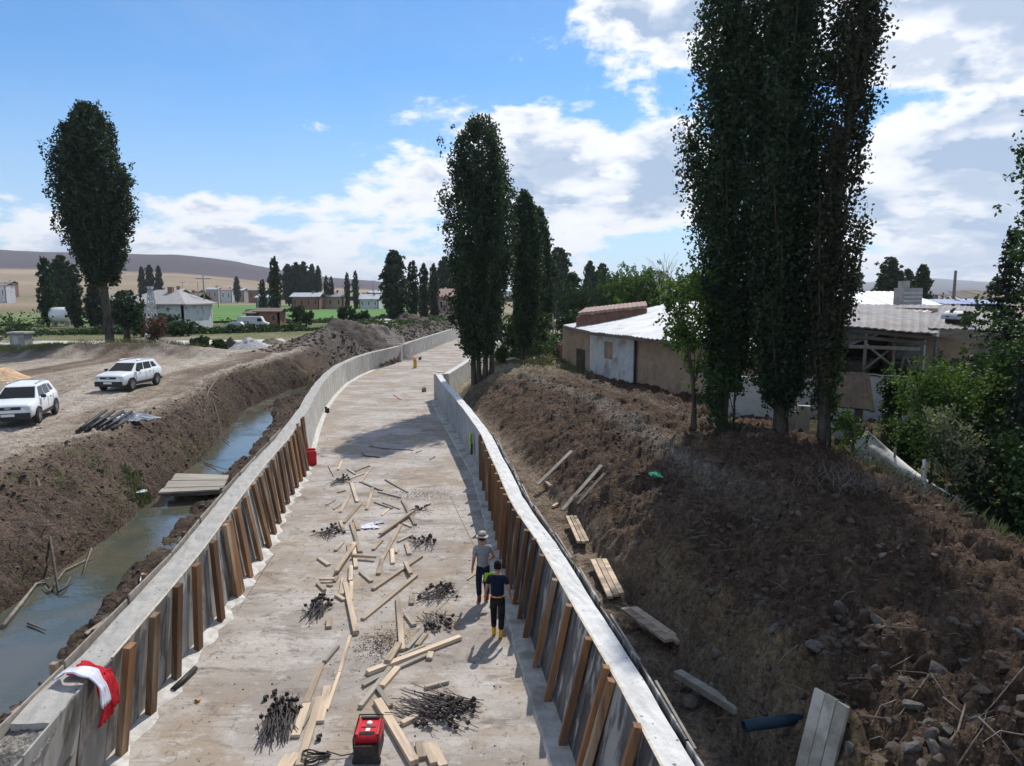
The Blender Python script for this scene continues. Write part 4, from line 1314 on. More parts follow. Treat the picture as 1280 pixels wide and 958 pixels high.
# right edge: young trees, spruce and undergrowth
bush('light green young tree with a thin trunk in front of the white wall', 11.75, 19.2, 4.5, 1.15, 6000, .085, M['leaf_light'], 601, 'tree', 'young_tree', None, 1.6, 34, .05, .45)
bush('pale leaved sapling beside the end of the hanging sheet', 11.15, 17.4, 3.4, .7, 1800, .075, leaf_mat('pale_leaf', (.14, .15, .09), (.26, .26, .17), .3), 602, 'sapling', 'sapling', None, 1.2, 20, .03)
bush('big leafy bush at the right edge, above the dark undergrowth', 15.2, 19.5, 6.5, 2.1, 13000, .12, M['leaf_mid'], 603, 'tree', 'broadleaf_tree', None, 1.0, 50, .12)
bush('dark leafy bush at the right edge below the big leafy one', 13.2, 16.3, 3.0, 1.6, 8000, .10, M['leaf_mid'], 604, nbr=50)
bush('dark green bush between the young tree and the spruce', 14.1, 21.0, 4.2, 1.5, 7000, .12, M['leaf_mid'], 605, nbr=40)
bush('broadleaf tree standing in at the right border of the view', 18.2, 22.4, 12.8, 2.0, 17000, .14, M['leaf_mid'], 606, 'tree', 'broadleaf_tree', None, 2.0, 60, .16)
bush('dark shrub hiding the foot of the white wall beside the hanging sheet', 13.3, 23.0, 1.9, .8, 3500, .10, M['leaf_mid'], 607, nbr=34)
bush('ivy dark shrub climbing the white wall right of the dark lean to roof', 14.1, 25.6, 2.5, .55, 3000, .10, M['leaf_mid'], 608, nbr=30)
bush('low bush at the foot of the right hand undergrowth', 12.2, 14.6, 1.7, 1.1, 4000, .085, M['leaf_mid'], 609, nbr=40)
bush('small bush of fresh leaves on top of the hanging sheet', 10.55, 21.4, 2.0, .45, 900, .08, M['leaf_light'], 610, nbr=16)
hedge('undergrowth', 'dark tangled undergrowth below the bushes at the right edge', [(11.6, 20.5), (12.6, 16.5), (12.4, 12.0)], 1.3, 1.0, 12000, .09, M['leaf_mid'], 611)
# spruces: whorled branches drooping outwards
def spruce(label, x, y, H, Rr, seed, group):
    g = np.random.default_rng(seed); C = []; mb = MB()
    mb.tube([(0, 0, -.3), (0, 0, H * .5), (0, 0, H)], [.13, .08, .012], 7, False)
    z = .5
    while z < H - .15:
        r = Rr * (1 - z / H) ** .85 + .05
        nb = int(7 + 6 * (1 - z / H))
        for j in range(nb):
            th = g.uniform(0, 6.28); L = r * g.uniform(.75, 1.1)
            e = Vector((math.cos(th) * L, math.sin(th) * L, z - .12 * L + .10 * L * L / max(Rr, .1)))
            mb.tube([(0, 0, z), e], [.018, .006], 3, False)
            k = int(30 * L + 10); q = g.uniform(.1, 1, k)
            P = np.stack([e.x * q, e.y * q, z + (e.z - z) * q - .07 * g.uniform(0, 1, k)], 1) + g.normal(0, .06, (k, 3))
            C.append(P)
        z += .22 + .12 * (1 - z / H)
    C = np.concatenate(C)
    t = thing('spruce_tree', label, 'spruce', (x, y, hz(x, y) - .05), 0, group)
    mb.build('trunk', M['bark'], t)
    link('crown', foliage_mesh('crown', C, .11, seed, None, .1), M['leaf_dark'], t)
spruce('spruce whose bare pointed tip rises above the shed roof at the right', 18.4, 26.3, 7.6, 2.1, 621, 'spruces at the right edge')
spruce('lower dark spruce half hidden in the bushes at the right edge', 13.3, 18.2, 4.6, 1.4, 622, 'spruces at the right edge')

# ------------------------------------------------------------------ buildings
def roof_sheet(t, a, b, c, d, m, n=None, amp=.03, pitch=.35, name='roof', th=.05, sag=0.0, split=None):
    """corrugated sheet: eave a-b, ridge d-c (b under c); ribs run from eave to ridge. split: laid in separate sheets"""
    a, b, c, d = map(Vector, (a, b, c, d))
    L = (b - a).length
    segs = split or 1
    outs = []
    for s_ in range(segs):
        f0, f1 = s_ / segs, (s_ + 1) / segs
        n_ = max(4, int(L / segs / pitch * 4))
        rows = 5
        V = []; jz = random.uniform(0, .025) + .004 * s_
        e0 = random.uniform(-.06, .06)
        nrm = (b - a).cross(d - a).normalized()
        if nrm.z < 0: nrm = -nrm
        for layer in (0, -th):
            for i in range(rows + 1):
                for j in range(n_ + 1):
                    f = f0 + (f1 - f0) * j / n_ * (1.004)
                    q = i / rows
                    p = (a + (b - a) * f) * (1 - q) + (d + (c - d) * f) * q
                    if i == 0: p = p + ((a + (b - a) * f) - (d + (c - d) * f)).normalized() * e0
                    ph = (j / n_ * L / segs) / pitch
                    p = p + nrm * (amp * math.cos(ph * 2 * math.pi) + jz + layer) + Vector((0, 0, -sag * math.sin(math.pi * q)))
                    V.append(p)
        fs = []
        off = (rows + 1) * (n_ + 1)
        for i in range(rows):
            for j in range(n_):
                k = i * (n_ + 1) + j
                fs.append((k, k + 1, k + n_ + 2, k + n_ + 1)); fs.append((off + k, off + k + n_ + 1, off + k + n_ + 2, off + k + 1))
        for j in range(n_):
            fs.append((j, off + j, off + j + 1, j + 1))
            k = rows * (n_ + 1) + j
            fs.append((k, k + 1, off + k + 1, off + k))
        for i in range(rows):
            k = i * (n_ + 1); fs.append((k, k + n_ + 1, off + k + n_ + 1, off + k))
            k = k + n_; fs.append((k, off + k, off + k + n_ + 1, k + n_ + 1))
        mb = MB().quad_raw([v - t.location for v in V], fs, False)
        outs.append(mb.build(name, m, t))
    return outs


def wall_seg(t, a, b, z0, z1a, z1b, th, m, name='wall', openings=()):
    """upright wall from a to b (plan), top may slope; openings: (s0, s1, z0, z1) fractions along and heights, left as real holes"""
    a = Vector((a[0], a[1], 0)); b = Vector((b[0], b[1], 0)); d = (b - a); L = d.length; d.normalize(); n = Vector((-d.y, d.x, 0)) * th
    xs = sorted({0.0, 1.0} | {o[0] for o in openings} | {o[1] for o in openings})
    mb = MB()
    def cell(f0, f1, za, zb, ta, tb):
        p0, p1 = a + d * L * f0, a + d * L * f1
        vs = [(p0.x, p0.y, za), (p1.x, p1.y, zb), (p1.x, p1.y, tb), (p0.x, p0.y, ta)]
        vs += [(x + n.x, y + n.y, z) for x, y, z in vs]
        vs = [Vector(v) - t.location for v in vs]
        mb.quad_raw(vs, [(0, 1, 2, 3), (7, 6, 5, 4), (0, 4, 5, 1), (1, 5, 6, 2), (2, 6, 7, 3), (3, 7, 4, 0)])
    for f0, f1 in zip(xs[:-1], xs[1:]):
        top0, top1 = z1a + (z1b - z1a) * f0, z1a + (z1b - z1a) * f1
        op = [o for o in openings if o[0] <= f0 + 1e-6 and o[1] >= f1 - 1e-6]
        if not op: cell(f0, f1, z0, z0, top0, top1)
        else:
            cell(f0, f1, z0, z0, op[0][2], op[0][2]); cell(f0, f1, op[0][3], op[0][3], top0, top1)
    return mb.build(name, m, t)


# long shed with the white sheet roof
A0 = at(703, 452, 2.1); A1 = at(737, 466, 2.1); A2 = at(791, 480, 2.0); A3 = at(876, 495, 2.0)
dirv = Vector((A3[0] - A2[0], A3[1] - A2[1])); A4 = (A3[0] + dirv.x * 1.15, A3[1] + dirv.y * 1.15)
sh_t = thing('shed', 'long low shed with a bright zinc roof and patched white and tan walls', 'shed', (A2[0], A2[1], 2.0))
wall_seg(sh_t, A0, A1, 1.6, 4.9, 4.95, .3, M['plaster_tan'], openings=((.55, .85, 1.6, 3.6),))
wall_seg(sh_t, A1, A2, 1.6, 4.95, 5.02, .3, M['plaster_white'], openings=((.35, .55, 3.3, 4.5),))
wall_seg(sh_t, (A2[0] + .22, A2[1] - .02), A3, 1.6, 5.02, 4.95, .3, M['plaster_tan'])
wall_seg(sh_t, A3, A4, 1.6, 4.95, 4.8, .3, M['plaster_tan'])
wn = Vector((A2[0] - A1[0], A2[1] - A1[1])); 
wm = (A1[0] + wn.x * .45, A1[1] + wn.y * .45)
wno = Vector((-wn.y, wn.x)).normalized()
MB().beam(Vector((A1[0] + wn.x * .35 + wno.x * .15, A1[1] + wn.y * .35 + wno.y * .15, 3.9)) - sh_t.location, Vector((A1[0] + wn.x * .55 + wno.x * .15, A1[1] + wn.y * .55 + wno.y * .15, 3.9)) - sh_t.location, .05, 1.2).build('window', M['plaster_tan'], sh_t)
db = (A0[0] + (A1[0] - A0[0]) * .7, A0[1] + (A1[1] - A0[1]) * .7)
MB().box(Vector((db[0] + .15, db[1] + .25, 2.6)) - sh_t.location, (.9, .3, 2.0)).build('door', M['timber_dark'], sh_t)
# black tube added to imitate the dark gap at the wall joint
MB().tube([Vector((A2[0] + .1, A2[1] - .12, 1.9)) - sh_t.location, Vector((A2[0] + .1, A2[1] - .12, 4.9)) - sh_t.location], .07, 8).build('dark_wall_gap', M['black_plastic'], sh_t)
E0 = Vector((*[at(704, 407, 5.15)[i] for i in (0, 1)], 5.15)); E1 = Vector((*at(737, 415, 5.15), 5.15)); E2 = Vector((*at(791, 421, 5.2), 5.2)); E3 = Vector((*at(907, 434, 5.0), 5.0))
def back(p, q, dist, dz):
    d = Vector((q.x - p.x, q.y - p.y, 0)).normalized(); n = Vector((-d.y, d.x, 0)); n = n if n.y > 0 else -n
    return n * dist + Vector((0, 0, dz))
k1 = back(E1, E2, 8.2, 2.0); k2 = back(E2, E3, 8.2, 2.0)
E4 = E3 + (E3 - E2) * .75
kk = (k1 + k2) / 2
roof_sheet(sh_t, E0, E1, E1 + kk, E0 + kk + Vector((2.2, 0, -.2)), M['roof_metal'], split=3, sag=.12)
roof_sheet(sh_t, E1, E2, E2 + kk, E1 + kk, M['roof_metal'], split=5, sag=.12)
roof_sheet(sh_t, E2, E3, E3 + kk, E2 + kk, M['roof_metal'], split=7, sag=.1)
roof_sheet(sh_t, E3, E4, E4 + kk, E3 + kk, M['roof_metal'], split=5, sag=.1)
for (p, q) in ((E0, E1), (E1, E2), (E2, E3), (E3, E4)):
    MB().beam(p + Vector((0, .15, -.14)) - sh_t.location, q + Vector((0, .15, -.14)) - sh_t.location, .08, .14).build('eave_board', M['timber_dark'], sh_t)
back_y = Vector((0, 0, 0))
wall_seg(sh_t, ((E1 + kk).x, (E1 + kk).y), ((E4 + kk).x, (E4 + kk).y), 1.6, 7.0, 7.0, .3, M['plaster_tan'])
wall_seg(sh_t, ((E0).x + .3, (E0).y + .3), ((E0 + kk).x + 2.0, (E0 + kk).y), 1.6, 4.9, 6.6, .3, M['plaster_tan'])
for k in range(7):   # stones and a tyre that weigh the sheets down
    q = E1 + (E3 - E1) * (k / 7 + .05) + kk * random.uniform(.2, .8)
# second roof behind, reddish and thick
s2 = thing('shed', 'reddish flat roofed outbuilding behind the zinc roofed shed', 'shed', (4.0, 52, 2.2))
g0 = Vector((*at(722, 389, 6.1), 6.1)); g1 = Vector((*at(812, 377, 6.9), 6.9))
g0 = Vector(((722 - 640) / FPX * 54, 54, CAM_H - 23 / FPX * 54)); g1 = Vector(((808 - 640) / FPX * 52, 52, CAM_H - 14 / FPX * 52))
roof_sheet(s2, g0, g1, g1 + Vector((1.2, 7, .25)), g0 + Vector((1.5, 8, .25)), M['roof_red'], amp=.02, th=.20, split=3)
wall_seg(s2, (g0.x + .2, g0.y + .3), (g1.x, g1.y + .3), 2.0, g0.z - .22, g1.z - .22, .3, M['rust_brick'])
wall_seg(s2, (g0.x + .2, g0.y + .3), (g0.x + 1.6, g0.y + 7), 2.0, g0.z - .33, g0.z - .2, .3, M['rust_brick'])
# low brick wall at the shed's left end
lb = thing('brick_wall', 'low broken brick wall at the left end of the zinc roofed shed', 'wall', (4.0, 54, 2.1))
p0 = Vector((*at(698, 447, 2.1), 0)); p1 = Vector((*at(712, 455, 2.1), 0))
for r_ in range(8):
    for c_ in range(9):
        if r_ > 6 and c_ % 3: continue
        f = (c_ + (.5 if r_ % 2 else 0)) / 9.5
        p = p0 + (p1 - p0) * f
        MB_ = None
        if r_ == 0 and c_ == 0:
            br_me = MB().box((0, 0, 0), ((p1 - p0).length / 9.5 * .93, .22, .17)).mesh('brick')
        b_ = link('brick', br_me, M['rust_brick'], lb, Vector((p.x, p.y, 2.15 + .19 * r_)) - lb.location, (0, random.uniform(-.02, .02), math.atan2(p1.y - p0.y, p1.x - p0.x)))

# open timber shed on the right
ob = thing('open_shed', 'open sided timber shed with a weathered sheet roof and trussed front', 'shed', (15, 31, 2.0))
L0 = ob.location
ev0 = Vector(((1020 - 640) / FPX * 30.5, 30.5, CAM_H - 36 / FPX * 30.5)); ev1 = Vector(((1172 - 640) / FPX * 29.5, 29.5, CAM_H - 50 / FPX * 29.5))
rg0 = Vector(((1020 - 640) / FPX * 39.5, 39.5, CAM_H - 12 / FPX * 39.5)); rg1 = Vector(((1245 - 640) / FPX * 37.5, 37.5, CAM_H - 15.5 / FPX * 37.5))
ev2 = ev1 + Vector((3.3, -.6, -.1))
roof_sheet(ob, ev0, ev1, rg0 + (rg1 - rg0) * .68, rg0, M['roof_old'], amp=.02, pitch=.30, split=7)
roof_sheet(ob, ev1 + Vector((.02, .8, .25)), ev2 + Vector((0, .8, .2)), rg1, rg0 + (rg1 - rg0) * .69, M['roof_old'], amp=.02, pitch=.30, split=4)
for dz in (-.16, -.42):
    MB().beam(ev0 + Vector((0, .1, dz)) - L0, ev1 + Vector((0, .1, dz)) - L0, .10, .14).build('eave_beam', M['timber_dark'], ob)
wt = 4.35
bz = ev0.z - .95
MB().beam(Vector((ev0.x, 30.6, bz)) - L0, Vector((ev1.x - .6, 29.7, bz - .1)) - L0, .12, .14).build('tie_beam', M['timber_grey'], ob)
def post(u, y, z0, z1, r=.07, nm='post'):
    x = (u - 640) / FPX * y
    MB().tube([Vector((x, y, z0)) - L0, Vector((x + random.uniform(-.04, .04), y, z1)) - L0], r, 7).build(nm, M['timber_grey'], ob)
for u in (1052, 1082, 1118, 1170): post(u, 30.2, wt - .1, ev1.z - .1 + (1118 - u) * .004)
def strut(u0, v0, u1, v1, y=30.1, r=.05):
    a = Vector(((u0 - 640) / FPX * y, y, CAM_H - (v0 - 368) / FPX * y)); b = Vector(((u1 - 640) / FPX * y, y, CAM_H - (v1 - 368) / FPX * y))
    MB().tube([a - L0, b - L0], r, 6).build('strut', M['timber_grey'], ob)
for s_ in ((1083, 430, 1118, 458), (1083, 462, 1118, 432), (1120, 444, 1158, 428), (1129, 462, 1132, 442), (1132, 443, 1143, 462), (1143, 463, 1160, 444)): strut(*s_)
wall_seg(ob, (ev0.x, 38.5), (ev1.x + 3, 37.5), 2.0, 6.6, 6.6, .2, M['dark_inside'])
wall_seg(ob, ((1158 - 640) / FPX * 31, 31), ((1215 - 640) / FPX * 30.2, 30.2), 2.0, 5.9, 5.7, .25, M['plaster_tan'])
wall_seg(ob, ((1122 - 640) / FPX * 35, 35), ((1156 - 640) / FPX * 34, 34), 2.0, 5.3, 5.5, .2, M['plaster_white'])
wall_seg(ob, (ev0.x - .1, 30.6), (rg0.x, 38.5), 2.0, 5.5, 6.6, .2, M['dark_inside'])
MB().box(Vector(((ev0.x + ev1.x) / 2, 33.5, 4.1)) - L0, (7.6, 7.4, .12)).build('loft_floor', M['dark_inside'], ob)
for k in range(4): # hay and lumber on the loft
    MB().box(Vector((ev0.x + 1.2 + k * 1.3, 33 + random.uniform(-1, 1), 4.4)) - L0, (1.0, 1.2, .5), rz=random.uniform(0, 1)).build('lumber', M['timber_dark'], ob, bevel=.05)
# roof ventilator, chimney louvre
vx, vy = (1197 - 640) / FPX * 31.5, 31.5
va = thing('roof_vent', 'small white arched ventilator on the weathered shed roof', 'vent', (vx, vy, 6.3))
vm = MB()
for s_ in range(9):
    a = math.pi * s_ / 8; 
pts_ = [(math.cos(math.pi * s_ / 8) * .42, math.sin(math.pi * s_ / 8) * .34) for s_ in range(9)]
vs = [(x_, -.5, z_ + .32) for x_, z_ in pts_] + [(x_, .6, z_ + .32) for x_, z_ in pts_]
vm.quad_raw(vs, [(i, i + 1, i + 10, i + 9) for i in range(8)], True)
vm.quad_raw([(x_ * .9, y_, z_ * .9) for x_, y_, z_ in vs], [(i + 1, i, i + 9, i + 10) for i in range(8)], True)
vm.build('cowl', M['roof_metal'], va, rot=(0, 0, .25))
MB().box((0, .05, .14), (.62, .8, .42)).build('housing', M['dark_inside'], va, rot=(0, 0, .25))
cx_, cy_ = (1131 - 640) / FPX * 46, 46
ch = thing('roof_tower', 'small grey louvred box rising behind the weathered shed roof', 'roof box', (cx_, cy_, 6.0))
MB().box((0, 0, 1.15), (1.2, 1.2, 1.9)).build('body', M['grey_block'], ch)
for k in range(6): MB().box((0, -.63, .5 + k * .25), (1.15, .06, .1), rot=Matrix.Rotation(.5, 3, 'X')).build('louvre', M['plaster_white'], ch)
MB().box((-.3, 0, 2.3), (.5, .5, .5)).build('flue', M['grey_block'], ch)
# far white roof strip
fw = thing('shed', 'distant shed with white translucent roof sheets above the weathered roof', 'shed', (22, 50, 2.2))
f0_ = Vector(((1040 - 640) / FPX * 47, 47, CAM_H - 12.5 / FPX * 47)); f1_ = Vector(((1176 - 640) / FPX * 47, 47, CAM_H - 13.5 / FPX * 47))
roof_sheet(fw, f0_, f1_, f1_ + Vector((0, 5, .9)), f0_ + Vector((0, 5, .9)), mat('white_sheet_roof', (.66, .68, .70), (.76, .77, .78), 2, .5), amp=.015, split=6)
wall_seg(fw, (f0_.x, 47.2), (f1_.x, 47.2), 2.0, f0_.z - .2, f1_.z - .2, .2, M['plaster_white'])
# blue and dark roofs at the far right
fb = thing('shed', 'low far sheds with a dark roof and a blue roof edge near the utility pole', 'shed', (33, 52, 2.2))
b0 = Vector(((1176 - 640) / FPX * 52, 52, CAM_H - 12 / FPX * 52)); b1 = Vector(((1262 - 640) / FPX * 52, 52, CAM_H - 12 / FPX * 52))
roof_sheet(fb, b0, b1, b1 + Vector((0, 4, .35)), b0 + Vector((0, 4, .3)), mat('blue_sheet', (.04, .09, .28), (.06, .12, .33), 3, .5), amp=.015, split=2)
wall_seg(fb, (b0.x, 52.2), (b1.x, 52.2), 2.0, b0.z - .15, b1.z - .15, .2, M['timber_dark'])
b2 = Vector(((1196 - 640) / FPX * 60, 60, CAM_H - 5 / FPX * 60)); b3 = Vector(((1262 - 640) / FPX * 60, 60, CAM_H - 3 / FPX * 60))
roof_sheet(fb, b2, b3, b3 + Vector((0, 5, .6)), b2 + Vector((2, 5, .6)), M['timber_dark'], amp=.02, split=2)
wall_seg(fb, (b2.x + .3, 60.2), (b3.x, 60.2), 2.0, b2.z - .1, b3.z - .1, .2, M['dark_inside'])
# utility pole
def pole(label, u, y, vt, r, m, arm=False, group='utility poles', hb=None):
    x = (u - 640) / FPX * y; zb = hz(x, y); zt = CAM_H + (368 - vt) / FPX * y
    t = thing('utility_pole', label, 'pole', (x, y, zb), 0, group)
    MB().tube([(0, 0, -.3), (0, 0, zt - zb)], [r, r * .65], 8).build('shaft', m, t)
    if arm:
        MB().box((0, 0, zt - zb - .5), (1.5 if y < 100 else 2.4, .12, .12)).build('crossarm', m, t)
        for s_ in (-1, 0, 1): MB().lathe([(.05, 0), (.07, .08), (.03, .2), (0, .2)], (s_ * .6, 0, zt - zb - .44), 6).build('insulator', M['plaster_white'], t)
    return t
pole('dark wooden utility pole beyond the weathered shed roof', 1188, 56, 339, .16, M['timber_dark'])
pole('tall thin utility pole at the left of the green field', 258, 112, 345, .14, M['timber_grey'], True)
pole('thin lighting pole just left of the tall one at the green field', 251, 150, 352, .12, M['timber_grey'])
pole('short pole beside the path beyond the zinc shed', 691, 85, 392, .12, M['timber_grey'])
for k, u in enumerate((232, 275, 468, 612)):
    pole(['far pole above the left stubble field', 'far pole right of the tall thin one', 'far pole beside the distant village', 'far pole between the centre trees'][k], u, 260, (352, 356, 350, 345)[k], .16, M['timber_grey'], True)

# white yard wall in front of the open shed, with its little roof
yw = thing('yard_wall', 'old whitewashed yard wall below the open shed', 'wall', (12, 27, 2.0))
def upt(u, y, z=0): return ((u - 640) / FPX * y, y)
wall_seg(yw, upt(905, 29), upt(1078, 28.6), 1.4, 4.3, 4.35, .3, M['plaster_white'])
wall_seg(yw, upt(1078, 28.6), upt(1218, 27.4), 1.4, 4.4, 4.2, .3, M['plaster_white'])
wall_seg(yw, upt(972, 25.2), upt(1018, 25.0), 1.6, 3.75, 3.7, .2, M['plaster_white'])
wall_seg(yw, upt(1040, 25.4), upt(1080, 25.0), 1.4, 3.45, 3.45, .25, M['plaster_white'])
for k in range(14):
    f = k / 14; a = upt(1080, 28.6); b = upt(1218, 27.4)
    MB().box(Vector((a[0] + (b[0] - a[0]) * f + .2, a[1] + (b[1] - a[1]) * f + .15, 4.42 - .2 * f)) - yw.location, (.36, .38, random.uniform(.07, .16)), rz=random.uniform(-.1, .1)).build('coping_stone', M['rock'], yw, bevel=.02)
lt = thing('lean_to', 'small dark sagging lean to roof against the white yard wall', 'lean to', (11.5, 26, 2.0))
ra, rb2 = Vector((*upt(1046, 25.0), 3.72)), Vector((*upt(1100, 24.6), 3.60)); rc_, rd = Vector((*upt(1090, 27.4), 4.62)), Vector((*upt(1050, 27.6), 4.68))
for k in range(8):
    f0, f1 = k / 8, (k + .94) / 8
    p = [ra + (rb2 - ra) * f0, ra + (rb2 - ra) * f1, rd + (rc_ - rd) * f1, rd + (rc_ - rd) * f0]
    q = [v + Vector((0, 0, -.05)) for v in p]; dzk = Vector((0, 0, random.uniform(-.02, .03)))
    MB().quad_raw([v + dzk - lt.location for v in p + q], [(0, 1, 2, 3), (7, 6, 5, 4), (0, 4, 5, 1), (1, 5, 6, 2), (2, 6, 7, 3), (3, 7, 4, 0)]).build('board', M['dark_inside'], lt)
MB().box(Vector((*upt(1079, 24.95), 2.9)) - lt.location, (.25, .12, 1.5)).build('post', M['timber_dark'], lt)
# leaning poles by the white wall
for k, (u0, v0, u1, v1) in enumerate(((978, 505, 990, 565), (1007, 500, 1000, 560))):
    y_ = 24.4; a = Vector(((u0 - 640) / FPX * y_, y_ + .5, CAM_H - (v0 - 368) / FPX * y_)); b_ = Vector(((u1 - 640) / FPX * y_, y_, hz((u1 - 640) / FPX * y_, y_)))
    tag(MB().tube([b_, (a + b_) / 2 + Vector((.04, 0, 0)), a], [.06, .05, .04], 7).build('wooden_pole', M['timber_grey']), ['thick bare pole leaning left against the white wall', 'thin bare pole leaning right against the white wall'][k], 'pole', 'poles leaning on the white wall')

# hanging sheet fence: cloth sagging from its high left end to the ground
ht = thing('hanging_sheet', 'long pale tarpaulin draped from a stake down to the undergrowth', 'tarpaulin', (11, 20, 2.0))
V = []; nU, nV = 46, 12
Pa = Vector((*at(1084, 538, 3.35), 3.35)); Pb = Vector((*at(1205, 626, 2.25), 2.25))
for i in range(nU + 1):
    f = i / nU
    top = Pa + (Pb - Pa) * f + Vector((0, 0, -.18 * math.sin(math.pi * f)))
    drop = (1.30 - .95 * f) * (1 if f > .06 else .7 + 5 * f * .3)
    for j in range(nV + 1):
        q = j / nV
        fold = .07 * math.sin(q * 13 + f * 5) * (1 - f * .5) + .05 * math.sin(f * 40 + q * 4) * q
        V.append(top + Vector((-.35 * q * (1 - f) + fold, -.30 * q + fold * .8, -drop * q ** 1.05)) - ht.location)
fs = [(i * (nV + 1) + j, (i + 1) * (nV + 1) + j, (i + 1) * (nV + 1) + j + 1, i * (nV + 1) + j + 1) for i in range(nU) for j in range(nV)]
o = MB().quad_raw(V, fs, True).build('sheet', M['tarp'], ht)
md = o.modifiers.new('thick', 'SOLIDIFY'); md.thickness = .012
# gathered left corner that hangs lower
V = []
Pc = Vector((*at(1068, 556, 3.0), 3.0)); Pd = Vector((*at(1074, 592, 2.2), 2.2))
for i in range(9):
    f = i / 8
    a = Pa * (1 - f) + Pd * f + Vector((0, -.05, 0)); b = Pa * (1 - f) + Pc * f if f < .5 else (Pa + Pc) / 2 * (2 - 2 * f) + Pd * (2 * f - 1) + Vector((-.35 * math.sin(math.pi * f), 0, 0))
    for j in range(5): V.append(a * (1 - j / 4) + b * (j / 4) + Vector((0, .06 * math.sin(j * 2 + i), 0)) - ht.location)
fs = [(i * 5 + j, i * 5 + j + 1, (i + 1) * 5 + j + 1, (i + 1) * 5 + j) for i in range(8) for j in range(4)]
o = MB().quad_raw(V, fs, True).build('loose_corner', M['tarp'], ht); o.modifiers.new('thick', 'SOLIDIFY').thickness = .012
for f in (0.0, .33, .62, .85):
    p = Pa + (Pb - Pa) * f; gz_ = hz(p.x, p.y)
    MB().tube([Vector((p.x + .05, p.y + .05, gz_ - .2)) - ht.location, Vector((p.x, p.y + .02, p.z + .08)) - ht.location], .035, 6).build('stake', M['timber_grey'], ht)
MB().tube([Vector((Pb.x - .9, Pb.y + .2, hz(Pb.x - .9, Pb.y) - .1)) - ht.location, Vector((Pb.x - .95, Pb.y + .3, 3.3)) - ht.location], .05, 7).build('stake', M['plaster_white'], ht)

# ---- left: house, annex, tank, hut, vehicles, mast
hs = thing('house', 'single storey house with a grey hipped roof behind the lattice mast', 'house', (-50, 105, 2.4))
hL = hs.location
X0, X1, Y0, Y1 = (150 - 640) / FPX * 104, (235 - 640) / FPX * 104, 104, 114
ez = CAM_H - (380 - 368) / FPX * 104
def hp(x, y, z): return Vector((x, y, z)) - hL
wall_seg(hs, (X0 + .4, Y0), (X1 - .5, Y0), 2.0, ez, ez, .3, M['plaster_white'], openings=((.30, .42, 3.4, 4.9), (.60, .72, 3.4, 4.9)))
wall_seg(hs, (X1 - .5, Y0), (X1 - .5, Y1), 2.0, ez, ez, .3, M['plaster_white'])
wall_seg(hs, (X0 + .4, Y1), (X0 + .4, Y0), 2.0, ez, ez, .3, M['plaster_white'])
wall_seg(hs, (X0 + .4, Y1), (X1 - .5, Y1), 2.0, ez, ez, .3, M['plaster_white'])
for f in (.36, .66):
    xx = X0 + .4 + (X1 - X0 - .9) * f
    w_ = MB().box(hp(xx, Y0 + .2, 4.15), (1.1, .06, 1.5)).build('window', M['glass'], hs)
    MB().box(hp(xx, Y0 + .12, 4.15), (.08, .06, 1.5)).build('frame', M['plaster_white'], w_)
hx = (X0 + X1) / 2
r_ = MB().quad_raw([hp(X0 - .4, Y0 - .6, ez), hp(X1 + .2, Y0 - .6, ez), hp(X1 + .2, Y1 + .6, ez), hp(X0 - .4, Y1 + .6, ez), hp(hx - 1.6, 109, ez + 2.1), hp(hx + 1.6, 109, ez + 2.1),
                    hp(X0 - .4, Y0 - .6, ez - .18), hp(X1 + .2, Y0 - .6, ez - .18), hp(X1 + .2, Y1 + .6, ez - .18), hp(X0 - .4, Y1 + .6, ez - .18)],
                   [(0, 1, 5, 4), (1, 2, 5), (2, 3, 4, 5), (3, 0, 4), (0, 6, 7, 1), (1, 7, 8, 2), (2, 8, 9, 3), (3, 9, 6, 0), (9, 8, 7, 6)]).build('roof', mat('grey_roof', (.30, .28, .28), (.36, .34, .335), 2, .85), hs)
MB().box(hp(hx + 1, 108, ez + 2.0), (.7, .7, 1.0)).build('chimney', M['rust_brick'], r_)
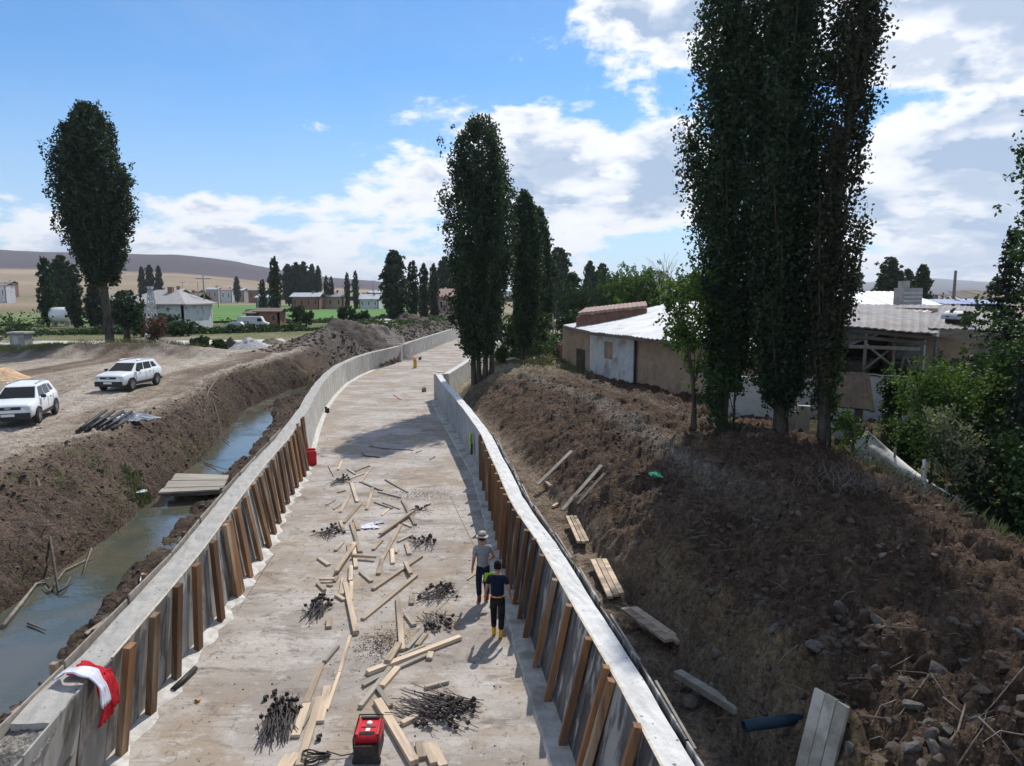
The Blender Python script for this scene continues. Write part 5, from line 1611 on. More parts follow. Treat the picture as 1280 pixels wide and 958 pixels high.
def simple_house(label, u0, u1, y, v_eave, v_ridge, wm, rm, name='house', cat='house', group=None, dep=8, win=3, flat=False, zb=None):
    x0, x1 = (u0 - 640) / FPX * y, (u1 - 640) / FPX * y
    zb = hz((x0 + x1) / 2, y, False) if zb is None else zb
    ez = CAM_H - (v_eave - 368) / FPX * y; rz_ = CAM_H - (v_ridge - 368) / FPX * y
    t = thing(name, label, cat, ((x0 + x1) / 2, y, zb), 0, group)
    w = x1 - x0; h = ez - zb
    ops = tuple((( k + .42) / win, (k + .58) / win, zb + h * .45, zb + h * .74) for k in range(win))
    wall_seg(t, (x0, y), (x1, y), zb - .5, ez, ez, .3, wm, openings=ops)
    for k in range(win):
        f = (k + .5) / win
        MB().box(((f - .5) * w, .2, h * .595), (w / win * .17, .06, h * .30)).build('window', M['glass'], t)
    wall_seg(t, (x1, y), (x1, y + dep), zb - .5, ez, ez, .3, wm)
    wall_seg(t, (x0, y + dep), (x0, y), zb - .5, ez, ez, .3, wm)
    wall_seg(t, (x0, y + dep), (x1, y + dep), zb - .5, ez, ez, .3, wm)
    o = .5
    a, b, c, d = (-w / 2 - o, -o, h), (w / 2 + o, -o, h), (w / 2 + o, dep + o, h), (-w / 2 - o, dep + o, h)
    e, f_ = (-w / 2 - o, dep / 2, rz_ - zb), (w / 2 + o, dep / 2, rz_ - zb)
    r1 = MB().quad_raw([a, b, f_, e, c, d] + [(p[0], p[1], p[2] - .15) for p in (a, b, f_, e, c, d)],
                       [(0, 1, 2, 3), (3, 2, 4, 5), (7, 6, 9, 8), (8, 9, 11, 10), (0, 6, 7, 1), (1, 7, 8, 2), (2, 8, 10, 4), (4, 10, 11, 5), (5, 11, 9, 3), (3, 9, 6, 0)]).build('roof', rm, t)
    if not flat: MB().box((w * .2, dep * .45, rz_ - zb + .1), (.6, .6, .9)).build('chimney', M['rust_brick'], r1)
    return t
GH = 'small houses in the distance'
simple_house('low grey annex left of the hipped roof house', 128, 158, 112, 376, 367, M['grey_block'], M['roof_old'], dep=7, win=2)
simple_house('house with a bright tin roof just right of the hipped roof', 205, 222, 150, 369, 361, M['plaster_tan'], M['roof_metal'], group=GH)
simple_house('dark brown walled house behind the hipped roof', 214, 246, 160, 374, 366, M['rust_brick'], M['timber_dark'], group=GH)
simple_house('small pink walled house with a red roof left of the big poplar', 546, 583, 150, 371, 361, mat('pink_wall', (.42, .28, .25), (.48, .34, .30), 2, .9), M['roof_red'], group=GH)
simple_house('long low barn with a pale roof beyond the green field', 366, 400, 230, 371, 366, M['rust_brick'], M['roof_metal'], 'barn', 'barn', GH, win=4)
simple_house('brown barn right of the pale roofed one beyond the green field', 398, 430, 238, 371, 365, M['plaster_tan'], M['roof_old'], 'barn', 'barn', GH, win=3)
simple_house('small white building beyond the green field near the slim poplar pair', 450, 474, 240, 374, 368, M['plaster_white'], M['roof_metal'], 'barn', 'barn', GH, win=3)
simple_house('tiny grey barn in front of the far poplar clump', 322, 340, 235, 372, 368, M['grey_block'], M['roof_metal'], 'barn', 'barn', GH, win=2)
for k, (u, y, vv) in enumerate(((285, 430, 361), (300, 440, 361), (320, 430, 361), (5, 420, 355), (470, 380, 364), (490, 390, 364), (600, 360, 363), (268, 450, 360), (12, 520, 352))):
    simple_house(['far farm building below the round tree', 'pale far farm building in the stubble', 'far low building right of the round tree', 'far dark building at the left edge of the plain', 'far village house above the white building',
                  'far village house next to the poplar row', 'far village house seen through the centre trees', 'far farm building left of the round tree', 'highest far building at the left edge of the plain'][k], u - 7, u + 7, y, vv + 2, vv - .5, [M['plaster_white'], M['grey_block'], M['rust_brick']][k % 3], [M['roof_red'], M['roof_metal'], M['roof_old']][k % 3], group='buildings far out on the plain', win=2)
# white tank
tx, ty = (79 - 640) / FPX * 118, 118
tk = thing('storage_tank', 'white horizontal storage tank beyond the road', 'tank', (tx, ty, hz(tx, ty)))
rr_t = 1.25
MB().lathe([(0, -1.75), (.6, -1.7), (1.1, -1.5), (rr_t, -1.2), (rr_t, 1.2), (1.1, 1.5), (.6, 1.7), (0, 1.75)], (0, 0, 1.9), 18, True, Matrix.Rotation(math.pi / 2, 3, 'Y')).build('shell', M['white_paint'], tk)
for s_ in (-1, 1): MB().box((s_ * 1.0, 0, .45), (.25, 1.6, 1.1)).build('cradle', M['grey_block'], tk)
# brick hut
simple_house('dark brick hut beside the tall slim poplar', 322, 350, 112, 389, 385, M['rust_brick'], M['timber_dark'], 'hut', 'hut', None, dep=3, win=2, flat=True)
simple_house('open wooden stall left of the dark brick hut', 309, 321, 118, 391, 387, M['timber_grey'], M['timber_dark'], 'stall', 'stall', None, dep=3, win=1, flat=True)
# block beside the road
bx_, by_ = at(28, 442, 2.4)
cb = thing('concrete_kiosk', 'squat grey concrete block at the near edge of the road', 'concrete block', (bx_, by_, hz(bx_, by_)))
MB().box((0, 0, .62), (1.35, 1.1, 1.25)).build('body', M['grey_block'], cb, bevel=.04)
MB().box((0, 0, 1.36), (1.65, 1.4, .2)).build('cap', M['concrete_top_left'], cb, bevel=.03)
MB().box((-.1, -.56, .62), (.5, .05, .8)).build('door', M['galv'], cb)
# lattice mast
mx, my = at(192, 429, 2.4)
ms = thing('lattice_mast', 'short steel lattice mast by the road', 'mast', (mx, my, hz(mx, my)))
Hm = 5.9
def leg(sx, sy, z): w_ = 1.0 * (1 - z / Hm) * .5 + .14; return Vector((sx * w_, sy * w_, z))
for sx, sy in ((-1, -1), (1, -1), (1, 1), (-1, 1)):
    MB().beam(leg(sx, sy, -.1), leg(sx, sy, Hm), .09, .09).build('leg', M['galv'], ms)
zs = [0, 1.1, 2.1, 3.0, 3.8, 4.5, 5.1, 5.6]
fc = [((-1, -1), (1, -1)), ((1, -1), (1, 1)), ((1, 1), (-1, 1)), ((-1, 1), (-1, -1))]
for z_a, z_b in zip(zs[:-1], zs[1:]):
    for (p, q) in fc:
        MB().beam(leg(*p, z_a), leg(*q, z_b), .055, .055).build('brace', M['galv'], ms)
        MB().beam(leg(*q, z_a), leg(*p, z_b), .055, .055).build('brace', M['galv'], ms)
MB().box((0, 0, Hm + .1), (.5, .5, .25)).build('head', M['galv'], ms)

# ------------------------------------------------------------------ cars
def make_suv(label, loc, rz):
    t = thing('suv', label, 'car', loc, rz, 'white cars parked on the dirt')
    t.scale = (.93, .93, .93)
    # x forward, y left, z up
    st = [(2.17, .62, .50, .74), (2.12, .80, .40, .92), (1.95, .87, .36, 1.00), (1.35, .90, .34, 1.07), (.98, .90, .34, 1.10), (.2, .91, .34, 1.12), (-.9, .91, .34, 1.13), (-1.7, .90, .36, 1.14), (-2.08, .86, .40, 1.12), (-2.17, .74, .50, 1.04)]
    rings = []
    for (x, w, zb, zt) in st:
        hw = w
        rings.append([(x, -hw * .86, zb), (x, -hw, zb + .12), (x, -hw, (zb + zt) / 2 + .05), (x, -hw * .96, zt - .06), (x, -hw * .84, zt), (x, 0, zt + .025),
                      (x, hw * .84, zt), (x, hw * .96, zt - .06), (x, hw, (zb + zt) / 2 + .05), (x, hw, zb + .12), (x, hw * .86, zb), (x, 0, zb)])
    m = 12
    vs = [p for r in rings for p in r]; fs = []
    for i in range(len(rings) - 1):
        for j in range(m):
            k = (j + 1) % m; fs.append((i * m + j, (i + 1) * m + j, (i + 1) * m + k, i * m + k))
    fs.append(tuple(range(m))); fs.append(tuple(reversed([(len(rings) - 1) * m + j for j in range(m)])))
    MB().quad_raw(vs, fs, True).build('body', M['white_paint'], t).modifiers.new('w', 'WEIGHTED_NORMAL')
    # greenhouse: pillars and roof white, glass panels let in
    lo = [(1.02, .80, 1.08), (-2.06, .78, 1.10)]
    hi = [(.28, .62, 1.60), (-1.72, .60, 1.60)]
    G = [(1.02, -.80, 1.09), (1.02, .80, 1.09), (-2.08, .78, 1.10), (-2.08, -.78, 1.10), (.25, -.62, 1.585), (.25, .62, 1.585), (-1.75, .60, 1.585), (-1.75, -.60, 1.585),
         (.05, -.52, 1.645), (.05, .52, 1.645), (-1.6, .50, 1.635), (-1.6, -.50, 1.635)]
    MB().quad_raw(G, [(0, 1, 5, 4), (1, 2, 6, 5), (2, 3, 7, 6), (3, 0, 4, 7), (4, 5, 9, 8), (5, 6, 10, 9), (6, 7, 11, 10), (7, 4, 8, 11), (8, 9, 10, 11)]).build('cabin', M['white_paint'], t, bevel=.03)
    def panel(name, q, m_, push):
        q = [Vector(p) for p in q]; n = (q[1] - q[0]).cross(q[3] - q[0]).normalized()
        c = sum(q, Vector()) / 4
        if n.dot(c - Vector((-.6, 0, 1.2))) < 0: n = -n
        vs = [p + n * push for p in q] + [p - n * .02 for p in q]
        return MB().quad_raw(vs, [(0, 1, 2, 3), (0, 4, 5, 1), (1, 5, 6, 2), (2, 6, 7, 3), (3, 7, 4, 0)]).build(name, m_, t)
    def lerp(a, b, f): return tuple(a[i] + (b[i] - a[i]) * f for i in range(3))
    def onq(a, b, c, d, u0, v0, u1, v1, u0t=None, u1t=None):
        u0t = u0 if u0t is None else u0t; u1t = u1 if u1t is None else u1t
        P_ = lambda u, v: lerp(lerp(a, b, u), lerp(d, c, u), v)
        return [P_(u0, v0), P_(u1, v0), P_(u1t, v1), P_(u0t, v1)]
    panel('windscreen', onq(G[0], G[1], G[5], G[4], .05, .05, .95, .90), M['glass'], .012)
    panel('rear_window', onq(G[2], G[3], G[7], G[6], .1, .12, .9, .85), M['glass'], .012)
    for (a, b, c, d) in ((G[1], G[2], G[6], G[5]), (G[0], G[3], G[7], G[4])):
        panel('side_window', onq(a, b, c, d, .10, .06, .37, .88, .02, .30), M['glass'], .010)
        panel('side_window', onq(a, b, c, d, .40, .06, .66, .88, .335, .66), M['glass'], .010)
        panel('side_window', onq(a, b, c, d, .70, .16, .88, .80, .71, .84), M['glass'], .010)
    for x in (1.30, -1.37):
        for s_ in (-1, 1):
            R_ = Matrix.Rotation(math.pi / 2, 3, 'X')
            wh = link('wheel', None, None, t, (x, s_ * .80, .345))
            ty = MB().lathe([(.20, -.105), (.31, -.11), (.345, -.07), (.345, .07), (.31, .11), (.20, .105)], (0, 0, 0), 22, True, R_).build('tyre', M['tyre'], t, (x, s_ * .848, .345))
            rim = MB().lathe([(0, s_ * -.085), (.06, s_ * -.085), (.07, s_ * -.06), (.20, s_ * -.075), (.215, s_ * -.10), (.215, s_ * .05)], (0, 0, 0), 18, True, R_)
            for k in range(5):
                a = k * 2 * math.pi / 5
                rim.box((math.cos(a) * .12, s_ * .10, math.sin(a) * .12), (.19, .02, .045), rot=Matrix.Rotation(-a, 3, 'Y'))
            rim.build('rim', M['alloy'], ty)
            bpy.data.objects.remove(wh)
            # black cladding round the arch
            ar = MB(); pr = []
            for k in range(11):
                a = math.pi * k / 10
                for r_ in (.37, .44):
                    pr.append((x + math.cos(a) * r_, s_ * .945, .345 + math.sin(a) * r_)); pr.append((x + math.cos(a) * r_, s_ * .86, .345 + math.sin(a) * r_))
            f_ = []
            for k in range(10):
                o_ = k * 4; f_ += [(o_, o_ + 2, o_ + 6, o_ + 4), (o_ + 2, o_ + 3, o_ + 7, o_ + 6), (o_ + 1, o_, o_ + 4, o_ + 5)]
            ar.quad_raw(pr, f_).build('arch_trim', M['black_plastic'], t)
            MB().lathe([(0, 0), (.365, 0), (.365, .02), (0, .02)], (x, s_ * .897 + .01, .345), 22, False, R_).build('wheel_well', M['dark_inside'], t)
    for s_ in (-1, 1):
        MB().box((0, s_ * .89, .40), (1.9, .06, .16)).build('sill', M['black_plastic'], t)
        MB().box((.72, s_ * .98, 1.15), (.14, .20, .15)).build('mirror', M['black_plastic'], t, bevel=.03)
        MB().tube([(.1, s_ * .56, 1.64), (0, s_ * .56, 1.71), (-1.3, s_ * .55, 1.71), (-1.45, s_ * .55, 1.64)], .022, 6).build('roof_rail', M['alloy'], t)
        MB().box((2.10, s_ * .64, .84), (.14, .34, .15), rz=-s_ * .25).build('headlight', M['lamp'], t, bevel=.02)
        MB().box((-2.12, s_ * .70, .92), (.10, .16, .24)).build('tail_light', M['red_plastic'], t)
        for xx in (.42, -.62): MB().box((xx - .05, s_ * .915, .98), (.16, .02, .03)).build('door_handle', M['black_plastic'], t)
        for xx in (.80, -.22, -1.08): MB().box((xx, s_ * .908, .78), (.012, .012, .52)).build('door_gap', M['black_plastic'], t)
    MB().box((2.155, 0, .82), (.06, .95, .13)).build('grille', M['black_plastic'], t)
    MB().box((2.19, 0, .83), (.02, .22, .05)).build('badge', M['alloy'], t)
    MB().box((2.14, 0, .47), (.16, 1.62, .30)).build('bumper', M['black_plastic'], t, bevel=.03)
    MB().box((2.235, 0, .54), (.015, .50, .11)).build('number_plate', M['plate'], t)
    MB().box((-2.14, 0, .45), (.14, 1.60, .24)).build('bumper', M['black_plastic'], t, bevel=.03)
    MB().box((0, 0, .33), (3.9, 1.5, .12)).build('underbody', M['black_plastic'], t)
    return t


def park(label, fw, rw):
    """fw, rw: ground points of the near side front and rear wheel"""
    fw, rw = Vector(fw), Vector(rw); d = (fw - rw).normalized()
    n = Vector((d.y, -d.x))      # right of travel
    mid = (fw + rw) / 2
    side = -1                     # the wheels we see are on the car's left side
    c = mid + n * .85
    z = hz(c.x, c.y, False) + .02
    return make_suv(label, (c.x, c.y, z), math.atan2(d.y, d.x))

fw1, rw1 = at(167, 488, 2.42), at(195, 481.5, 2.42)
park('white suv in the middle of the dirt yard, whole car in view', fw1, rw1)
fw2 = Vector(at(49, 530, 2.42)); rw2 = fw2 + Vector((-.35, 1)).normalized() * 2.67
park('white suv cut by the left border of the view', fw2, rw2)
# old pale saloon by the hut and a grey van
def saloon(label, u, y, rz, m, name='saloon_car', van=False, cat='car'):
    x = (u - 640) / FPX * y
    t = thing(name, label, cat, (x, y, hz(x, y, False)), rz)
    prof = [(-2.1, .35), (-2.1, .80), (-1.6, .92), (-1.2, 1.38), (.3, 1.42), (1.0, .95), (2.0, .82), (2.15, .35)] if not van else [(-2.2, .35), (-2.25, 1.9), (-1.9, 2.0), (1.2, 2.0), (1.6, 1.2), (2.2, 1.0), (2.3, .35)]
    mb = MB(); n = len(prof)
    vs = [(x_, -.8 if z_ < 1 else -.66, z_) for x_, z_ in prof] + [(x_, .8 if z_ < 1 else .66, z_) for x_, z_ in prof]
    mb.quad_raw(vs, [tuple(range(n)), tuple(reversed(range(n, 2 * n)))] + [(i, n + i, n + (i + 1) % n, (i + 1) % n) for i in range(n)])
    mb.build('body', m, t, bevel=.05)
    for s_ in (-1, 1):
        if not van:
            MB().quad_raw([(-1.15, s_ * .735, .96), (.8, s_ * .745, .97), (.25, s_ * .685, 1.34), (-1.05, s_ * .685, 1.32)], [(0, 1, 2, 3)]).build('side_window', M['glass'], t)
        else:
            MB().box((1.0, s_ * .70, 1.5), (.6, .04, .45)).build('side_window', M['glass'], t)
        for x_ in (-1.3, 1.35): MB().lathe([(0, -.1), (.26, -.1), (.32, -.06), (.32, .06), (.26, .1), (0, .1)], (x_, s_ * .74, .32), 14, True, Matrix.Rotation(math.pi / 2, 3, 'X')).build('wheel', M['tyre'], t)
saloon('pale saloon car parked left of the brick hut', 300, 100, .12, M['galv'])
saloon('grey van standing behind the pale saloon car', 318, 106, .1, M['plaster_white'], 'van', True, 'van')

# ------------------------------------------------------------------ people
def skin_obj(name, pts, edges, radii, m, parent, sub=1, root=0):
    me = bpy.data.meshes.new(name)
    me.from_pydata([tuple(p) for p in pts], edges, [])
    me.update()
    o = link(name, me, m, parent)
    bm = bmesh.new(); bm.from_mesh(me)
    lay = bm.verts.layers.skin.verify()
    bm.verts.ensure_lookup_table()
    for i, v in enumerate(bm.verts):
        r = radii[i]; r = r if hasattr(r, '__len__') else (r, r)
        v[lay].radius = r; v[lay].use_root = (i == root)
    bm.to_mesh(me); bm.free()
    sk = o.modifiers.new('skin', 'SKIN'); sk.use_smooth_shade = True
    if sub:
        s_ = o.modifiers.new('sub', 'SUBSURF'); s_.levels = sub; s_.render_levels = sub
    return o


def person(label, loc, rz, H, arms, legs, lean, shirt, trousers, boots, hat=False, gloves=None, hair=M['hair'], head_turn=0.0, boot_h=.34, hold=None):
    """arms: two (elbow, wrist) offsets; legs: two (knee, ankle) positions; x right, y forwards"""
    k = H / 1.75
    t = thing('person', label, 'person', loc, rz)
    t.scale = (k, k, k)
    lx, ly = lean
    pel = Vector((0, 0, .96)); sp = Vector((lx * .4, ly * .4, 1.16)); ch = Vector((lx * .8, ly * .8, 1.36)); nk = Vector((lx, ly, 1.49)); hd = Vector((lx, ly + .015, 1.58))
    pts = [pel, sp, ch, nk, hd]; ed = [(0, 1), (1, 2), (2, 3), (3, 4)]; rad = [(.115, .10), (.105, .09), (.125, .09), .055, .052]
    hands = []
    for s_, (el, wr), (kn, an) in zip((-1, 1), arms, legs):
        sh = ch + Vector((s_ * .175, 0, .045)); i = len(pts)
        el, wr = Vector(el), Vector(wr)
        pts += [sh, el, wr]; ed += [(2, i), (i, i + 1), (i + 1, i + 2)]; rad += [.058, .042, .028]
        d = (wr - el).normalized(); palm = wr + d * .07; pts.append(palm); ed.append((i + 2, i + 3)); rad.append((.034, .02))
        hands.append((palm, d, s_))
        # five fingers, each its own chain
        fwd = Vector((0, 1, 0)); fwd = (fwd - d * fwd.dot(d)).normalized(); inw = d.cross(fwd) * 1
        for f in range(4):
            b0 = palm + fwd * (.028 - .019 * f) + d * .01; L_ = (.072, .08, .076, .06)[f]
            j = len(pts); pts += [b0 + d * .02, b0 + d * (.02 + L_ * .5) - inw * s_ * .006, b0 + d * (.02 + L_ * .85) - inw * s_ * .022]
            ed += [(i + 3, j), (j, j + 1), (j + 1, j + 2)]; rad += [.0095, .0085, .007]
        j = len(pts); pts += [palm + fwd * .04 - d * .02, palm + fwd * .055 + d * .03]; ed += [(i + 3, j), (j, j + 1)]; rad += [.011, .008]
        hp_ = Vector((s_ * .09, 0, .90)); i = len(pts); kn, an = Vector(kn), Vector(an)
        pts += [hp_, kn, kn * .4 + an * .6 + Vector((0, -.015, 0)), an, an + Vector((0, .13, -.05))]
        ed += [(0, i), (i, i + 1), (i + 1, i + 2), (i + 2, i + 3), (i + 3, i + 4)]; rad += [.095, .062, .052, .042, .035]
    skin_obj('body', pts, ed, rad, M['skin'], t)
    # head: shaped skull with face
    hb = MB()
    c = Vector((lx, ly + .02, 1.655)); Rz = Matrix.Rotation(head_turn, 3, 'Z')
    prof = [(.0, -.115), (.045, -.112), (.062, -.085), (.072, -.04), (.078, .01), (.076, .05), (.060, .09), (.032, .113), (0, .12)]
    o_ = len(hb.v); vs = []; n_ = 16
    for r_, z_ in prof:
        for j in range(n_):
            a = 2 * math.pi * j / n_; x_, y_ = math.cos(a) * r_, math.sin(a) * r_ * 1.22
            if y_ > 0 and z_ < .02: y_ *= .94
            vs.append(c + Rz @ Vector((x_, y_, z_)))
    fs = [(i * n_ + j, i * n_ + (j + 1) % n_, (i + 1) * n_ + (j + 1) % n_, (i + 1) * n_ + j) for i in range(len(prof) - 1) for j in range(n_)]
    hb.quad_raw(vs, fs, True)
    hb.tube([c + Rz @ Vector((0, .088, .015)), c + Rz @ Vector((0, .112, -.022)), c + Rz @ Vector((0, .094, -.034))], [.008, .014, .01], 6)
    for s_ in (-1, 1): hb.lathe([(0, -.006), (.022, -.006), (.028, 0), (.022, .006), (0, .006)], c + Rz @ Vector((s_ * .08, -.005, -.005)), 8, True, Rz @ Matrix.Rotation(math.pi / 2, 3, 'Y'))
    hd_o = hb.build('head', M['skin'], t)
    for s_ in (-1, 1):
        MB().lathe([(0, -.010), (.008, -.006), (.011, 0), (.008, .006), (0, .010)], c + Rz @ Vector((s_ * .030, .080, .012)), 8).build('eye', M['plaster_white'], hd_o)
    MB().box(c + Rz @ Vector((0, .088, -.062)), (.044, .01, .009), rz=head_turn).build('mouth', M['maroon'], hd_o)
    # hair cap
    hr = MB(); vs = []
    pr = [(.082, -.045), (.086, .0), (.084, .05), (.068, .095), (.036, .122), (0, .13)]
    for r_, z_ in pr:
        for j in range(n_):
            a = 2 * math.pi * j / n_; x_, y_ = math.cos(a) * r_, math.sin(a) * r_ * 1.22
            zz_ = z_ + (.06 if y_ > .03 and z_ < .03 else 0); y_ = min(y_, .078) if z_ < .06 else y_
            vs.append(c + Rz @ Vector((x_, y_ - .006, zz_)))
    hr.quad_raw(vs, [(i * n_ + j, i * n_ + (j + 1) % n_, (i + 1) * n_ + (j + 1) % n_, (i + 1) * n_ + j) for i in range(len(pr) - 1) for j in range(n_)], True)
    hr.build('hair', hair, t)
    if hat:
        MB().lathe([(.155, .035), (.15, .028), (.098, .062), (.095, .075), (.088, .135), (.06, .155), (0, .16)], c, 20, True, Rz).build('sun_hat', M['beige_hat'], t)
        MB().lathe([(.0985, .060), (.0975, .085)], c, 20, True, Rz).build('hat_band', M['navy'], t)
    # shirt
    P2 = [pel + Vector((0, 0, -.11)), sp, ch, nk - Vector((0, 0, .015))]; E2_ = [(0, 1), (1, 2), (2, 3)]; R2 = [(.172, .140), (.160, .125), (.182, .13), .078]
    for s_, (el, wr) in zip((-1, 1), arms):
        sh = ch + Vector((s_ * .178, 0, .045)); i = len(P2); P2 += [sh, sh * .35 + Vector(el) * .65]; E2_ += [(2, i), (i, i + 1)]; R2 += [.076, .064]
    skin_obj('shirt', P2, E2_, R2, shirt, t)
    # trousers
    P3 = [Vector((0, 0, 1.06)), Vector((0, 0, .90))]; E3 = [(0, 1)]; R3 = [(.162, .128), (.160, .13)]
    for s_, (kn, an) in zip((-1, 1), legs):
        i = len(P3); kn, an = Vector(kn), Vector(an)
        P3 += [Vector((s_ * .092, 0, .84)), kn, kn * .22 + an * .78 + Vector((0, -.01, 0))]; E3 += [(1, i), (i, i + 1), (i + 1, i + 2)]; R3 += [.105, .08, .068]
    skin_obj('trousers', P3, E3, R3, trousers, t)
    # boots
    for s_, (kn, an) in zip((-1, 1), legs):
        kn, an = Vector(kn), Vector(an); up_ = (kn - an).normalized()
        skin_obj('boot', [an + up_ * (boot_h - .08), an + up_ * .10, an + Vector((0, -.01, -.035)), an + Vector((0, .12, -.05)), an + Vector((0, .18, -.055))], [(0, 1), (1, 2), (2, 3), (3, 4)], [.066, .058, (.048, .052), (.048, .04), (.036, .03)], boots, t)
    if gloves:
        for (palm, d, s_) in hands:
            fwd = Vector((0, 1, 0)); fwd = (fwd - d * fwd.dot(d)).normalized()
            P4 = [palm - d * .09, palm - d * .03, palm + d * .02]; E4 = [(0, 1), (1, 2)]; R4 = [.042, .040, (.045, .028)]
            for f in range(4):
                j = len(P4); b0 = palm + fwd * (.034 - .022 * f) + d * .03; L_ = (.07, .08, .075, .06)[f]
                P4 += [b0, b0 + d * L_]; E4 += [(2, j), (j, j + 1)]; R4 += [.014, .011]
            j = len(P4); P4 += [palm + fwd * .05, palm + fwd * .075 + d * .04]; E4 += [(2, j), (j, j + 1)]; R4 += [.015, .012]
            skin_obj('glove', P4, E4, R4, gloves, t)
    return t


# nearer worker, walking away along the wall
wx, wy = at(622, 796, 0)
person('worker in a navy t-shirt, black trousers and yellow boots, seen from behind', (wx, wy, .0), -.08, 1.74,
       (((-.25, -.03, 1.15), (-.29, .10, .93)), ((.26, -.03, 1.15), (.30, .06, .92))),
       (((-.10, .10, .52), (-.085, .04, .09)), ((.09, .03, .52), (.08, -.10, .09))), (0, .03), M['navy'], M['black_cloth'], M['yellow_boot'], gloves=M['glove'], boot_h=.30)
p1 = bpy.data.objects['person']
skin_obj('belt', [(-.15, .0, .99), (-.09, -.10, .985), (.09, -.10, .985), (.15, .0, .99), (.08, .10, .99), (-.08, .10, .99)], [(0, 1), (1, 2), (2, 3), (3, 4), (4, 5), (5, 0)], [.022] * 6, M['glove'], p1)
wx2, wy2 = at(604, 754, 0)
person('worker in a light grey t-shirt and beige sun hat standing by the right wall', (wx2, wy2, 0), .25, 1.78,
       (((-.24, -.05, 1.15), (-.25, .06, .91)), ((.28, .02, 1.17), (.22, .22, 1.02))),
       (((-.10, .05, .52), (-.10, -.02, .09)), ((.10, .10, .52), (.11, .06, .09))), (0, .05), M['grey_shirt'], M['navy'], M['maroon'], hat=True, gloves=M['glove'], head_turn=-.5, boot_h=.46)
p2 = bpy.data.objects['person.001']
V = []
for i in range(7):
    for j in range(5):
        V.append((.01 + .045 * i, -.13 - .015 * math.sin(i * 2.1 + j), .82 - .055 * j + .012 * math.sin(i * 1.7)))
o = MB().quad_raw(V, [(i * 5 + j, i * 5 + j + 1, (i + 1) * 5 + j + 1, (i + 1) * 5 + j) for i in range(6) for j in range(4)], True).build('hi_vis_cloth', M['hivis'], p2)
o.modifiers.new('thick', 'SOLIDIFY').thickness = .012
# rolled hi-vis vest hung on the right wall
hv_x = float(smooth_line(R_BASE, 31.6)) - .08
V = []
for i in range(9):
    for j in range(5):
        V.append((hv_x - .05 - .05 * math.sin(j * 1.3 + i * .4), 31.4 + (j - 2) * .09 * (1 - .3 * abs(i - 4) / 4), 1.45 - .10 * i))
o = MB().quad_raw(V, [(i * 5 + j, (i + 1) * 5 + j, (i + 1) * 5 + j + 1, i * 5 + j + 1) for i in range(8) for j in range(4)], True).build('hi_vis_vest', M['hivis'])
o.modifiers.new('thick', 'SOLIDIFY').thickness = .03
tag(o, 'yellow green hi-vis vest hanging on the shaded right wall', 'vest')
MB().box((hv_x - .04, 31.4, .72), (.10, .3, .5)).build('black_hem', M['black_plastic'], o, bevel=.03)

# ------------------------------------------------------------------ loose timber on the channel floor
FLOOR_PL = []
def cA(x, y): return (380 + x / 5.805, 560 + y / 5.805)
def cB(x, y): return (380 + x / 5.805, 670 + y / 5.805)
def cC(x, y): return (300 + x / 5.805, 793 + y / 5.805)
def cD(x, y): return (440 + x / 5.805, 793 + y / 5.805)
GP = 'loose timber scattered on the channel floor'
